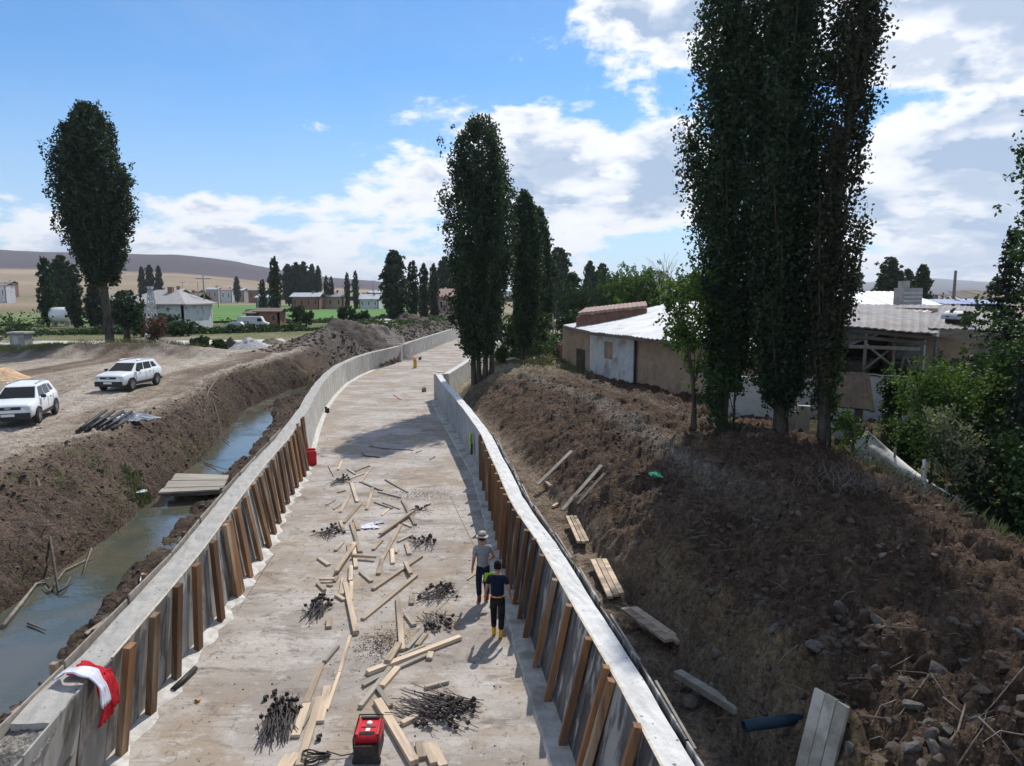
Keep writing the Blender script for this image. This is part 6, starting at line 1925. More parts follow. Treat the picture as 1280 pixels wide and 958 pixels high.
# (frame, x0, y0, x1, y1, width, thickness, dark?, label)
TI = [
 (cA, 275, 95, 248, 158, .09, .05, 0, 'short pale batten farthest up the channel on the left'),
 (cA, 475, 130, 372, 168, .08, .05, 0, 'short batten at the top right of the far timber tangle'),
 (cA, 315, 152, 372, 190, .08, .05, 1, 'short grey batten at the top of the far timber tangle'),
 (cA, 330, 224, 440, 184, .08, .05, 0, 'batten lying across the top of the far timber tangle'),
 (cA, 490, 140, 408, 250, .11, .05, 0, 'pale board slanting through the top of the far timber tangle'),
 (cA, 340, 245, 385, 392, .12, .06, 0, 'thick pale board pointing down from the far heap of rods'),
 (cA, 425, 250, 565, 310, .09, .06, 1, 'dark board leading right from the far timber tangle'),
 (cA, 540, 318, 700, 358, .08, .05, 1, 'dark board running towards the stained patch'),
 (cA, 245, 322, 298, 308, .10, .05, 0, 'offcut just below the far heap of rods'),
 (cA, 498, 292, 455, 448, .12, .06, 0, 'pale upright lying board right of the grey wet patch'),
 (cA, 590, 230, 752, 320, .08, .05, 1, 'lone dark batten on the right below the poplar shadow'),
 (cA, 225, 378, 160, 412, .08, .04, 0, 'thin offcut at the left edge of the scatter'),
 (cA, 268, 402, 215, 445, .08, .04, 0, 'small offcut left of the leaning pale boards'),
 (cA, 330, 345, 265, 465, .11, .05, 0, 'pale board leaning left above the wet spot'),
 (cA, 412, 402, 290, 545, .11, .06, 0, 'pale board left of the white plastic scrap, slanting down left'),
 (cA, 262, 530, 292, 612, .10, .06, 0, 'short board beside the leftmost small heap of rods'),
 (cA, 365, 520, 397, 596, .13, .06, 0, 'short wide offcut left of the white plastic scrap'),
 (cA, 345, 550, 408, 757, .13, .07, 0, 'thick beam left of centre pointing down right'),
 (cA, 512, 392, 640, 440, .08, .05, 1, 'brown batten above the white plastic scrap'),
 (cA, 570, 395, 695, 442, .06, .04, 1, 'thin brown batten crossing above the white plastic scrap'),
 (cA, 615, 440, 565, 488, .07, .04, 0, 'small batten between the plastic scrap and the crossed beams'),
 (cA, 715, 378, 808, 560, .12, .07, 0, 'pale beam under the crossing on the right, pointing down right'),
 (cA, 795, 475, 552, 642, .12, .07, 0, 'long pale beam laid over another at the right crossing'),
 (cA, 718, 547, 778, 572, .08, .05, 0, 'small offcut below the right crossing'),
 (cA, 700, 560, 565, 815, .12, .07, 0, 'long pale beam below the crossing, slanting down left'),
 (cA, 565, 672, 502, 740, .11, .06, 0, 'short board left of the long slanting beam'),
 (cA, 785, 632, 680, 682, .08, .06, 1, 'dark crooked batten beside the right middle heap of rods'),
 (cA, 280, 688, 228, 747, .11, .06, 0, 'offcut below the small left heap of rods'),
 (cA, 322, 700, 332, 770, .11, .06, 0, 'short upright lying offcut behind the star of boards'),
 (cA, 358, 690, 378, 872, .12, .07, 0, 'beam of the star of boards pointing down'),
 (cA, 372, 712, 235, 918, .12, .07, 0, 'long beam of the star of boards slanting down left'),
 (cA, 345, 797, 522, 812, .10, .07, 0, 'level beam of the star of boards pointing right'),
 (cA, 740, 695, 765, 772, .12, .06, 0, 'short board left of the right middle heap of rods'),
 (cA, 638, 738, 645, 840, .12, .06, 0, 'short board standing square right of the long slanting beam'),
 (cA, 674, 728, 666, 762, .10, .06, 0, 'tiny block right of the long slanting beam'),
 (cA, 105, 800, 180, 852, .12, .06, 0, 'lone offcut on the left of the star of boards'),
 (cA, 565, 815, 540, 918, .12, .07, 0, 'short board ending the long slanting beam'),
 (cB, 852, 150, 500, 390, .12, .07, 0, 'long pale beam crossed by a short one, upper of the two parallel beams'),
 (cB, 735, 210, 775, 295, .11, .06, 0, 'short board laid over the upper parallel beam'),
 (cB, 815, 290, 425, 607, .12, .07, 0, 'long clean pale beam, lower of the two parallel beams'),
 (cB, 410, 262, 490, 332, .11, .06, 1, 'grey offcut left of the upper parallel beam'),
 (cB, 340, 225, 338, 328, .12, .07, 0, 'short board above the long doubled beam'),
 (cB, 240, 295, 218, 332, .10, .05, 0, 'small offcut at the elbow above the left middle heap of rods'),
 (cB, 110, 328, 222, 326, .08, .05, 0, 'narrow batten above the left middle heap of rods'),
 (cB, 98, 345, 150, 397, .10, .06, 0, 'offcut lying on top of the left middle heap of rods'),
 (cB, 168, 355, 205, 362, .08, .05, 0, 'chip of board beside the left middle heap of rods'),
 (cB, 290, 310, 270, 427, .13, .06, 0, 'pale board left of the long doubled beam'),
 (cB, 300, 350, 378, 714, .13, .10, 0, 'thick dark sided beam, near one of the long doubled pair'),
 (cB, 345, 335, 338, 470, .10, .06, 0, 'board running into the long doubled pair from above'),
 (cB, 333, 470, 385, 700, .10, .06, 0, 'thin pale plank lying on the long doubled pair'),
 (cB, 235, 430, 292, 468, .12, .06, 0, 'offcut against the side of the long doubled pair'),
 (cB, 787, 420, 780, 497, .12, .06, 0, 'short board beside the single loose clamp'),
 (cB, 740, 570, 800, 652, .12, .07, 1, 'grey offcut left of the lower right heap of rods'),
 (cB, 186, 600, 180, 668, .13, .07, 0, 'small block right of the left middle heap of rods'),
 (cB, 683, 455, 712, 832, .13, .07, 0, 'long beam lying almost straight along the channel in the middle'),
 (cB, 870, 690, 745, 825, .10, .07, 1, 'dark sided board at the upper end of the big crossing'),
 (cB, 885, 712, 820, 800, .12, .06, 0, 'short pale board beside the upper end of the big crossing'),
 (cB, 875, 800, 700, 875, .08, .06, 1, 'dark batten just above the longest crossing beam'),
 (cD, 785, 28, 110, 284, .14, .09, 0, 'longest crossing beam, laid on top of the heap in the middle'),
 (cD, 550, 150, 320, 250, .10, .06, 1, 'dark board tucked under the longest crossing beam'),
 (cB, 920, 850, 908, 897, .13, .07, 0, 'small block under the right end of the longest crossing beam'),
 (cB, 690, 812, 605, 945, .14, .07, 0, 'wide pale board under the longest crossing beam'),
 (cC, 1090, 250, 872, 532, .10, .08, 1, 'dark edged plank running down left from the big crossing'),
 (cC, 1145, 245, 1025, 382, .14, .07, 0, 'short wide pale board below the big crossing'),
 (cC, 1025, 300, 892, 377, .09, .06, 1, 'grey board lying level left of the big crossing'),
 (cD, 182, 388, 280, 528, .10, .07, 1, 'short dark board at the head of the long beam by the generator'),
 (cD, 185, 488, 455, 945, .16, .10, 0, 'long heavy beam right of the red generator'),
 (cD, 700, 345, 530, 390, .09, .07, 1, 'dark offcut above the spread heap of rods'),
 (cD, 475, 592, 362, 652, .12, .07, 0, 'pale offcut below the spread heap of rods'),
 (cD, 490, 790, 508, 905, .15, .07, 0, 'grey board end in the bundle at the bottom, left one'),
 (cD, 535, 800, 600, 945, .15, .07, 0, 'board in the bundle at the bottom, middle one'),
 (cD, 580, 800, 665, 965, .15, .07, 0, 'board in the bundle at the bottom, right one'),
 (cC, 710, 90, 612, 205, .09, .07, 1, 'dark sided batten at the head of the long thin boards'),
 (cC, 800, 8, 722, 275, .08, .04, 0, 'long thin lath, upper part of the pair left of the stain'),
 (cC, 722, 275, 628, 545, .07, .04, 0, 'long thin lath, lower part of the pair left of the stain'),
 (cC, 590, 215, 480, 500, .13, .05, 0, 'long pale board right of the big heap of rods, upper one'),
 (cC, 484, 505, 402, 745, .15, .06, 0, 'long pale board touching the big heap of rods'),
 (cC, 635, 380, 580, 640, .15, .06, 0, 'wide pale board right of the long ones at the bottom'),
 (cC, 580, 455, 430, 962, .14, .06, 0, 'longest pale board running out at the bottom of the view'),
 (cC, 535, 510, 445, 680, .08, .05, 1, 'dark batten between the two longest pale boards'),
 (cC, 412, 868, 345, 975, .14, .06, 0, 'board end at the very bottom beside the big heap of rods, right one'),
 (cC, 350, 880, 290, 975, .12, .06, 0, 'board end at the very bottom beside the big heap of rods, left one'),
 (cC, 20, 945, 100, 938, .16, .04, 1, 'reddish board fragment at the bottom left of the floor'),
 (cA, 412, 38, 425, 62, .06, .05, 1, 'small dark block at the left end of the far bent rod'),
 (cA, 815, 32, 850, 18, .08, .05, 1, 'tiny dark chip right of the long rod'),
 (cA, 915, 82, 950, 62, .08, .05, 1, 'tiny dark chip below the end of the long rod'),
 (cA, 888, 412, 915, 402, .08, .05, 0, 'tiny chip by the right footing'),
]
def seg_hit(p, q, a, b):
    def cr(o, x, y): return (x[0] - o[0]) * (y[1] - o[1]) - (x[1] - o[1]) * (y[0] - o[0])
    return cr(p, q, a) * cr(p, q, b) < 0 and cr(a, b, p) * cr(a, b, q) < 0
placed = []
for (fr, x0, y0, x1, y1, wd, th, dk, lab) in TI:
    a, b = at(*fr(x0, y0), .03), at(*fr(x1, y1), .03)
    L = math.dist(a, b)
    if L < .12: b = (b[0] + .1, b[1] + .05); L = math.dist(a, b)
    z = .003
    for (pa, pb, ztop) in placed:
        if seg_hit(a, b, pa, pb): z = max(z, ztop + .002)
    placed.append((a, b, z + th))
    mb = MB().box((0, 0, th / 2), (L, wd, th))
    o = mb.build('plank' if wd > .085 else 'batten', M['plank_grey'] if dk else M['plank'], None, ((a[0] + b[0]) / 2, (a[1] + b[1]) / 2, z), (0, random.uniform(-.008, .008), math.atan2(b[1] - a[1], b[0] - a[0])))
    tag(o, lab, 'plank', GP)
    bv = o.modifiers.new('bevel', 'BEVEL'); bv.width = .005; bv.segments = 1

# bundles of form ties (thin rods with black clamps)
rod_me = MB().tube([(-.46, 0, 0), (.46, 0, 0)], .0085, 5, sm=False).mesh('rod')
rod_me.materials.append(M['steel'])
cl_me = MB().box((0, 0, 0), (.035, .075, .055)).box((.025, .01, .02), (.03, .03, .04)).box((-.02, -.02, .01), (.02, .04, .06)).mesh('clamp')
cl_me.materials.append(M['clamp'])
GT = 'heaps of form tie rods on the channel floor'
def rods(label, u, v, n, ang, spread_a, rx, ry, seed, tall=.22):
    g = random.Random(seed)
    x, y = at(u, v, .05)
    t = thing('rod_heap', label, 'rod heap', (x, y, 0), 0, GT)
    n = int(n * 1.4)
    for i in range(n):
        a = ang + g.gauss(0, spread_a)
        px, py = g.uniform(-rx, rx), g.uniform(-ry, ry)
        z = .012 + tall * g.random() * (1 - .6 * abs(px) / max(rx, .01))
        o = link('rod', rod_me, None, t, (px, py, z), (0, g.uniform(-.12, .12), a))
        c_ = link('clamp', cl_me, None, o, (.28 + g.uniform(-.05, .06), 0, .01), (g.uniform(-1, 1), 0, 0))
        z2 = max(.04, z)
        o.location.z = z2
rods('big heap of rods and black clamps at the bottom left of the floor', *cC(285, 640), 46, R(97), .20, .24, .28, 1, .28)
rods('left middle heap of rods with clamps together at the top', *cB(105, 530), 26, R(93), .22, .20, .20, 2, .24)
rods('loose heap of rods beside the workers, upper one', *cB(960, 420), 24, R(60), .5, .28, .30, 3, .2)
rods('lower loose heap of rods near the workers, clamps at the bottom', *cB(960, 610), 16, R(-68), .35, .26, .22, 4, .14)
rods('wide spread heap of rods right of the red generator', *cD(600, 540), 46, R(-30), .32, .48, .36, 5, .22)
rods('small dark heap of rods left of the white plastic scrap', *cA(190, 620), 16, R(85), .5, .22, .22, 6, .22)
rods('farthest small heap of rods at the top left of the scatter', *cA(265, 240), 14, R(60), .6, .25, .30, 7, .2)
rods('small heap of clamps on the right below the brown stain', *cA(838, 455), 7, R(80), .7, .2, .22, 8, .12)
rods('right middle heap of rods with clamps in a row', *cA(880, 690), 15, R(85), .5, .36, .22, 9, .16)
for k, (fr, x, y, a, lab) in enumerate(((cC, 185, 465, .4, 'single black clamp above the big heap of rods, left one'), (cC, 250, 425, .8, 'single black clamp above the big heap of rods, right one'), (cB, 838, 445, 1.0, 'single black clamp beside a short board near the workers'),
                                   (cC, 572, 752, .5, 'single black clamp left of the red generator'))):
    q = at(*fr(x, y), .04)
    o = link('clamp', cl_me.copy(), None, None, (q[0], q[1], .045), (0, 0, a)); o.scale = (1.5, 1.4, 1.2); tag(o, lab, 'clamp', 'loose clamps on the channel floor')

def rod_line(name, label, pts, r, m, z=.02, cat='rod', n=5, group=None):
    P_ = [(*at(u, v, z), z) for u, v in pts]
    o = MB().tube(P_, r, n, sm=False).build(name, m)
    return tag(o, label, cat, group)
rod_line('long_rod', 'long thin rod lying across the channel below the poplar shadow', [(462, 558), (480, 561), (517, 563)], .022, M['stud'])
rod_line('bent_rod', 'bent dark bar left of the long rod', [(452, 566), (455, 570), (475, 572)], .03, M['clamp'])
rod_line('string_line', 'long straight string line running down the right half of the floor', [(563, 620), (577, 650), (597, 690)], .006, M['plank_grey'], cat='string')
rod_line('string_line', 'faint wire lying on the left half of the floor', [(345, 690), (330, 712), (300, 760)], .005, M['steel'], cat='string')
rod_line('string_line', 'faint wire lying along the left wall foot', [(250, 806), (215, 850), (175, 905)], .005, M['steel'], cat='string')
rod_line('thin_rod', 'thin rod at the top left of the timber scatter', [(410, 583), (417, 596)], .012, M['steel'])
rod_line('thin_rod', 'thin pale lath pointing from the worker in the sun hat', [(584, 725), (603, 712)], .025, M['plank'])
rod_line('wet_rod', 'thin rod above the lower rod heap near the workers', [(520, 790), (575, 735)], .006, M['steel'])
# black pipe offcut, glove, wood chip
P0, P1_ = at(216, 863, .06), at(244, 836, .06)
o = MB().lathe([(.048, 0), (.055, 0), (.055, 1), (.048, 1), (.048, 0)], (0, 0, 0), 14)
L_ = math.dist(P0, P1_)
mb = MB().lathe([(.045, 0), (.058, 0), (.058, L_), (.045, L_), (.045, 0)], (0, 0, 0), 14, True, Matrix.Rotation(math.pi / 2, 3, 'Y'))
tag(mb.build('pipe_offcut', M['black_plastic'], None, (P0[0], P0[1], .062), (0, 0, math.atan2(P1_[1] - P0[1], P1_[0] - P0[0]))), 'short black plastic pipe lying near the left wall', 'pipe')
gx_, gy_ = at(244, 878, .02)
t = thing('work_glove', 'crumpled orange work glove on the floor near the black pipe', 'glove', (gx_, gy_, .0), .9)
skin_obj('glove', [(0, 0, .03), (.06, 0, .035), (.10, .02, .03), (.10, -.01, .035), (.095, -.04, .03), (.03, .05, .03)], [(0, 1), (1, 2), (1, 3), (1, 4), (0, 5)], [(.04, .025), (.045, .022), .014, .014, .013, .015], M['glove'], t)
# white plastic scraps and sheeting
def scrap(label, u, v, sx, sy, m, seed, z=.02, name='plastic_sheet', cat='plastic', hh=.05, zc=0.0, group=None):
    g = np.random.default_rng(seed); x, y = at(u, v, zc)
    n = 14; V = []
    for i in range(n):
        for j in range(n):
            a, b = i / (n - 1) * 2 - 1, j / (n - 1) * 2 - 1
            r_ = 1 + .25 * math.sin(3 * math.atan2(b, a) + seed)
            V.append((a * sx * r_ * .5, b * sy * r_ * .5, z + hh * abs(float(vn(a * 2.2 + seed, b * 2.2, seed)))))
    o = MB().quad_raw(V, [(i * n + j, (i + 1) * n + j, (i + 1) * n + j + 1, i * n + j + 1) for i in range(n - 1) for j in range(n - 1)], False).build(name, m, None, (x, y, zc), (0, 0, seed * .7))
    o.modifiers.new('thick', 'SOLIDIFY').thickness = .006
    return tag(o, label, cat, group)
scrap('crumpled white plastic sheet among the timber', *cA(475, 575), .55, .45, M['white_cloth'], 3)
scrap('small white plastic scrap right of the crumpled one', *cA(545, 548), .30, .2, M['white_cloth'], 5)
scrap('green plastic scrap on the slope of the right mound', 820, 596, .45, .3, M['green_plastic'], 7, zc=2.45, hh=.12)
# red generator
gx_, gy_ = at(459, 951, 0)
t = thing('generator', 'red and black portable generator at the bottom of the view', 'generator', (gx_, gy_ + .18, 0), .03)
MB().box((0, -.02, .18), (.42, .60, .30)).build('frame', M['black_plastic'], t, bevel=.03)
MB().box((0, .02, .40), (.44, .52, .16)).build('cover', M['red_plastic'], t, bevel=.045)
MB().box((0, .24, .50), (.34, .04, .03)).build('handle', M['black_plastic'], t)
for s_ in (-1, 1): MB().box((s_ * .17, .0, .49), (.05, .46, .03)).build('rib', M['red_plastic'], t, bevel=.01)
MB().lathe([(0, .03), (.04, .03), (.05, .015), (.05, 0)], (0, .10, .48), 12).build('cap', M['plate'], t)
MB().box((0, .00, .482), (.24, .03, .012)).build('recess', M['clamp'], t)
for k in range(4): MB().box((0, -.20 + k * .022, .482), (.26, .010, .010)).build('vent_slot', M['clamp'], t)
MB().tube([(-.20, -.30, .30), (-.20, -.30, .47), (-.20, .28, .53), (.20, .28, .53), (.20, -.30, .47), (.20, -.30, .30)], .014, 7).build('tube_frame', M['clamp'], t)
MB().box((0, -.075, .484), (.07, .08, .012)).build('label', M['plate'], t)
MB().box((0, -.325, .28), (.38, .02, .16)).build('socket_panel', M['clamp'], t)
for s_ in (-1, 1): MB().lathe([(0, -.03), (.05, -.03), (.05, .03), (0, .03)], (s_ * .2, -.25, .05), 12, True, Matrix.Rotation(math.pi / 2, 3, 'Y')).build('wheel', M['tyre'], t)
# cable coil left of it
pts_ = []
for k in range(140):
    a = k * .23; r_ = .16 + .05 * math.sin(k * .7) + .03 * math.sin(k * .37)
    u_, v_ = at(392, 948, .03)
    pts_.append((u_ + math.cos(a) * r_ * 1.2, v_ + math.sin(a) * r_ * .8, .02 + .0006 * k))
u_, v_ = at(435, 944, .03)
pts_ += [(u_ - .1, v_ - .03, .04), (u_ + .1, v_ + .02, .05), (gx_ - .2, gy_ + .1, .15)]
tag(MB().tube(pts_, .011, 5).build('cable_coil', M['black_plastic']), 'tangled black cable coil leading to the red generator', 'cable')
# red jerrycan by the leaning studs
jy = 31.3; jx = float(smooth_line(L_BASE, jy)) + .22
t = thing('jerrycan', 'bright red canister standing at the far end of the left formwork', 'canister', (jx, jy, .0), .3)
t.scale = (1.5, 1.5, 1.7)
MB().box((0, 0, .20), (.34, .22, .40)).build('body', M['red_plastic'], t, bevel=.04)
MB().box((0, 0, .43), (.22, .06, .05)).build('handle', M['red_plastic'], t, bevel=.015)
MB().lathe([(.03, 0), (.03, .05), (0, .05)], (.12, 0, .39), 8).build('cap', M['black_plastic'], t)
# studs leaning at the far end of the left formwork
for k, (u0, v0, u1, v1) in enumerate(((366, 527, 382, 592), (371, 524, 384, 583), (376, 522, 387, 580))):
    b_ = at(u1, v1, .03); 
    top_ = Vector((float(smooth_line(L_TOP, b_[1] + .4)) + .12 + .02 * k, b_[1] + .35, 2.15))
    o = MB().beam(Vector((b_[0], b_[1], .02)), top_, .09, .09, (0, 1, 0)).build('leaning_stud', M['stud'])
    tag(o, ['reddish stud leaning on the left wall, nearest of the three', 'middle one of three studs leaning on the left wall', 'farthest of three studs leaning on the left wall'][k], 'stud', 'studs leaning at the end of the left formwork')
# small things far down the channel
yx, yy_ = at(519, 460, 0)
t = thing('marker_post', 'yellow marker standing on the floor far down the channel', 'marker', (yx, yy_, 0))
MB().box((0, 0, .35), (.35, .3, .7)).build('body', M['yellow_boot'], t, bevel=.05)
MB().lathe([(.2, .7), (.12, .95), (0, 1.0)], (0, 0, 0), 10).build('cap', M['glove'], t)
tx_, ty_ = at(505, 454, 0)
rod_line('string_line', 'white guide string stretched across the channel far down', [(519, 452), (560, 452)], .02, M['white_cloth'], .7, 'string')
for k, (u, v) in enumerate(((525, 450), (530, 490), (409, 516))):
    q = at(u, v, 0)
    tag(MB().box((0, 0, .15), (.3, .25, .3)).box((.1, .05, .3), (.15, .15, .15)).build('dark_block', M['rust_brick'] if k == 1 else M['clamp'], None, (q[0], q[1], 0), (0, 0, k), bevel=.03), ['dark block beside the yellow marker', 'brown block left of the end pier of the right wall', 'small dark lump near the curved left wall'][k], 'block')
rod_line('hose_end', 'red and green hose end on the far floor', [(492, 494), (498, 498), (501, 500)], .03, M['red_plastic'], cat='hose')

# ------------------------------------------------------------------ cloth on the near corner of the left wall
def cloth(name, pathpts, wd, m, parent, seed, n=26):
    """strip of cloth following a path, with folds"""
    P_ = [Vector(p) for p in pathpts]; V = []
    ls = [0]
    for a, b in zip(P_[:-1], P_[1:]): ls.append(ls[-1] + (b - a).length)
    for i in range(n):
        s_ = ls[-1] * i / (n - 1); k = max(j for j in range(len(ls) - 1) if ls[j] <= s_ + 1e-9); f = (s_ - ls[k]) / (ls[k + 1] - ls[k])
        p = P_[k].lerp(P_[k + 1], f)
        for j in range(11):
            q = j / 10 - .5
            w_ = wd * (1 + .25 * math.sin(i * .5 + seed))
            V.append(p + Vector((.012 * math.sin(j * 2.3 + seed + i * .15) , q * w_, .035 * abs(math.sin(j * 1.35 + seed + i * .12)))) - parent.location)
    o = MB().quad_raw(V, [(i * 11 + j, (i + 1) * 11 + j, (i + 1) * 11 + j + 1, i * 11 + j + 1) for i in range(n - 1) for j in range(10)], True).build(name, m, parent)
    o.modifiers.new('thick', 'SOLIDIFY').thickness = .012
    return o
jk = thing('jacket', 'red and white jacket thrown over the corner of the left wall', 'jacket', (-6.4, 10.0, 1.9))
xw = -6.36
cloth('red_part', [(xw - .42, 10.26, 1.94), (xw - .22, 10.20, 1.98), (xw + .02, 10.12, 1.98), (xw + .16, 10.08, 1.86), (xw + .20, 10.05, 1.50), (xw + .17, 10.02, 1.22)], .34, M['red_cloth'], jk, 1)
cloth('white_part', [(xw - .50, 9.98, 1.96), (xw - .34, 9.97, 2.06), (xw - .15, 9.93, 2.10), (xw + .10, 9.90, 2.05), (xw + .25, 9.88, 1.85), (xw + .29, 9.87, 1.58)], .20, M['white_cloth'], jk, 2)
cloth('sleeve', [(xw + .12, 10.22, 1.93), (xw + .19, 10.24, 1.6), (xw + .22, 10.22, 1.35)], .2, M['red_cloth'], jk, 4, 14)

# ------------------------------------------------------------------ stream side things
# plank bridge
bq = [at(200, 616, .75), at(277, 612, .75), at(285, 594, .75), at(222, 592, .75)]
br = thing('footbridge', 'low bridge of pale boards laid across the stream', 'bridge', ((bq[0][0] + bq[2][0]) / 2, (bq[0][1] + bq[2][1]) / 2, .62))
for k in range(5):
    f0, f1 = k / 5, (k + .96) / 5
    def ip(f, g): 
        a = Vector(bq[0]).lerp(Vector(bq[3]), f); b = Vector(bq[1]).lerp(Vector(bq[2]), f); return a.lerp(b, g)
    a0, a1, b1, b0 = ip(f0, -.03 + .03 * (k % 2)), ip(f1, -.03 + .03 * (k % 2)), ip(f1, 1.02), ip(f0, 1.02)
    zt = .76 + .015 * (k % 2)
    vs = [Vector((p.x, p.y, z_)) - br.location for z_ in (zt, zt - .06) for p in (a0, b0, b1, a1)]
    MB().quad_raw(vs, [(0, 1, 2, 3), (7, 6, 5, 4), (0, 4, 5, 1), (1, 5, 6, 2), (2, 6, 7, 3), (3, 7, 4, 0)]).build('board', M['plank_grey'], br)
for g_ in (.05, .5, .95):
    MB().beam(Vector((*ip(g_ * .8 + .05, -.02), .62)) - br.location, Vector((*ip(g_ * .8 + .05, 1.0), .62)) - br.location, .12, .14).build('bearer', M['timber_dark'], br)

def stick(label, pts, r, zoff=.05, m=None, name='branch', fork_=None, group='bare branches lying on the banks'):
    P_ = []
    for (u, v, z) in pts:
        x, y = at(u, v, z); 
        for _ in range(3):
            zz_ = hz(x, y); x, y = at(u, v, max(zz_, .31) + zoff)
        P_.append(Vector((x, y, max(hz(x, y), .31) + zoff)))
    mb = MB().tube(P_, [r * (1 - .6 * i / (len(P_) - 1)) for i in range(len(P_))], 6)
    if fork_:
        for (i, dx2, dy2, dz2) in fork_:
            mb.tube([P_[i], P_[i] + Vector((dx2, dy2, dz2)) * .6, P_[i] + Vector((dx2, dy2, dz2))], [r * .5, r * .35, r * .15], 5)
    return tag(mb.build(name, m or M['twig']), label, 'branch', group)
stick('long pale crooked branch lying down the left bank', [(47, 598, 1.9), (57, 622, 1.5), (65, 648, 1.0), (75, 668, .7), (85, 685, .4)], .045, .06, fork_=[(1, -.3, .2, .1), (2, .25, .3, .15)])
stick('pale branch leaning into the stream at the left edge', [(0, 750, .3), (25, 738, .35), (45, 728, .3), (57, 722, .3)], .055, .05, M['timber_grey'], fork_=[(2, .1, .35, .02)])
stick('branch lying level above the green shallows', [(58, 706, .35), (80, 703, .35), (108, 700, .33)], .045, .05, fork_=[(0, -.3, .3, .05)])
stick('root hanging from the left bank above the water', [(120, 608, 1.5), (128, 622, 1.2), (138, 634, .9), (150, 640, .7)], .03, .08, fork_=[(1, -.35, -.3, -.1), (2, .3, .2, 0)])
stick('bare roots low on the left bank', [(110, 628, 1.2), (103, 640, 1.0), (99, 650, .8)], .025, .08, fork_=[(1, .3, .3, .1)])
stick('forked pale branch high on the left bank by the blue water', [(286, 487, 2.2), (262, 520, 1.5), (254, 522, 1.6), (240, 530, 1.8)], .05, .1, fork_=[(1, -.5, -.9, -.5), (1, -.8, .2, .2), (1, .9, -.6, -.5), (2, -.2, .8, .3)])
stick('second branch running down to the blue water', [(262, 524, 1.4), (270, 538, .9), (279, 548, .5), (287, 554, .4)], .04, .08)
stick('twig sticking out of the water below the bridge', [(35, 779, .3), (48, 784, .3), (57, 788, .3)], .03, .05, M['timber_dark'])
stick('dark branch in the water behind the bridge', [(255, 578, .35), (268, 583, .35), (285, 588, .5)], .03, .06, M['timber_dark'], fork_=[(1, -.1, -.5, -.0)])
# boards on the strip beside the wall
def bank_plank(label, pts, wd, th, m, zoff=.05, n=1, group='boards lying on the banks', name='plank', zfix=None, gap=.02, tilt=0):
    (u0, v0), (u1, v1) = pts
    def loc_(u, v):
        z = .6
        for _ in range(8): 
            x, y = at(u, v, z); z = .5 * z + .5 * (max(hz(x, y), .31) + zoff)
        x, y = at(u, v, z)
        return Vector((x, y, z))
    a, b = loc_(u0, v0), loc_(u1, v1)
    if zfix: a = Vector((*at(u0, v0, zfix[0]), zfix[0])); b = Vector((*at(u1, v1, zfix[1]), zfix[1]))
    d = (b - a).normalized(); side_ = Vector((0, 0, 1)).cross(d).normalized()
    if n == 1:
        o = MB().beam(a, b, wd, th).build(name, m); tag(o, label, 'plank', group); return o
    t = thing(name + '_stack', label, 'plank stack', a, 0, group)
    for k in range(n):
        q = side_ * (wd + gap) * (k - (n - 1) / 2) + Vector((0, 0, -.03 * k * tilt + .01 * (k % 2)))
        MB().beam(q, b - a + q + d * random.uniform(-.15, .15), wd, th).build('board', m, t)
    return t
bank_plank('short pale board on the mud by the outer boards of the left wall', ((108, 793), (137, 773)), .13, .05, M['plank'])
bank_plank('pale board at the lower left on the mud strip', ((17, 893), (49, 871)), .16, .05, M['plank'])
bank_plank('board end at the left border above the corner', ((-6, 915), (4, 908)), .14, .05, M['plank'])
bank_plank('white stake by the outer boards of the left wall', ((176, 727), (179, 716)), .05, .05, M['white_cloth'])
# right side planks
bank_plank('grey plank leaning on the foot of the right bank, farthest one', ((672, 606), (715, 564)), .16, .05, M['plank_grey'], zoff=.30)
bank_plank('long grey plank leaning up the right bank, second one', ((703, 638), (752, 582)), .14, .05, M['plank_grey'], zoff=.30)
bank_plank('dark plank lying beside the second leaning one', ((722, 630), (756, 592)), .12, .04, M['timber_dark'], zoff=.26)
bank_plank('pair of short whitish boards at the trench foot', ((714, 646), (730, 680)), .10, .07, M['plank'], n=3, zoff=.26)
bank_plank('stack of pale boards beside the trench wall, nearer than the pair', ((748, 700), (770, 745)), .13, .06, M['plank'], n=3, zoff=.16)
bank_plank('wide pale planks lying across the trench edge', ((786, 760), (842, 800)), .20, .06, M['plank'], n=2, zoff=.30, gap=.0, tilt=1)
bank_plank('long weathered beam hanging over the dark hollow', ((847, 842), (926, 890)), .17, .12, M['plank_grey'], zoff=.25)
bank_plank('bundle of long grey boards at the bottom right of the view', ((1040, 872), (1006, 1010)), .16, .05, M['plank_grey'], n=3, zoff=.50, gap=.01)
bank_plank('small brick coloured block at the foot of the right bank', ((691, 634), (697, 630)), .10, .08, M['plank'])
bank_plank('small pale block below the farthest leaning plank', ((683, 603), (688, 608)), .12, .08, M['plank'])
for k, (u, v, a) in enumerate(((968, 690 , 0), (1110, 694, .1))):
    pass
# blue pipe
z = 2.0
for _ in range(12):
    x, y = at(992, 897, z); z = .5 * z + .5 * hz(x, y)
pb = Vector((x + .15, y + .05, z)); pa = Vector((x - .72, y - .10, z - .02))
d_ = (pb - pa); Lp = d_.length
q = Vector((0, 0, 1)).rotation_difference(d_)
o = MB().lathe([(.06, 0), (.08, 0), (.08, Lp), (.06, Lp), (.06, 0)], (0, 0, 0), 18).build('pipe', M['blue_pipe'], None, pa)
o.rotation_mode = 'QUATERNION'; o.rotation_quaternion = q
tag(o, 'dark blue plastic pipe sticking out of the trench side', 'pipe')
o = MB().tube([Vector((*at(937, 960, .6), .6)), Vector((*at(962, 912, 1.3), 1.3))], .02, 6).build('wooden_stick', M['plank'])
tag(o, 'thin pale stick standing below the blue pipe', 'stick')
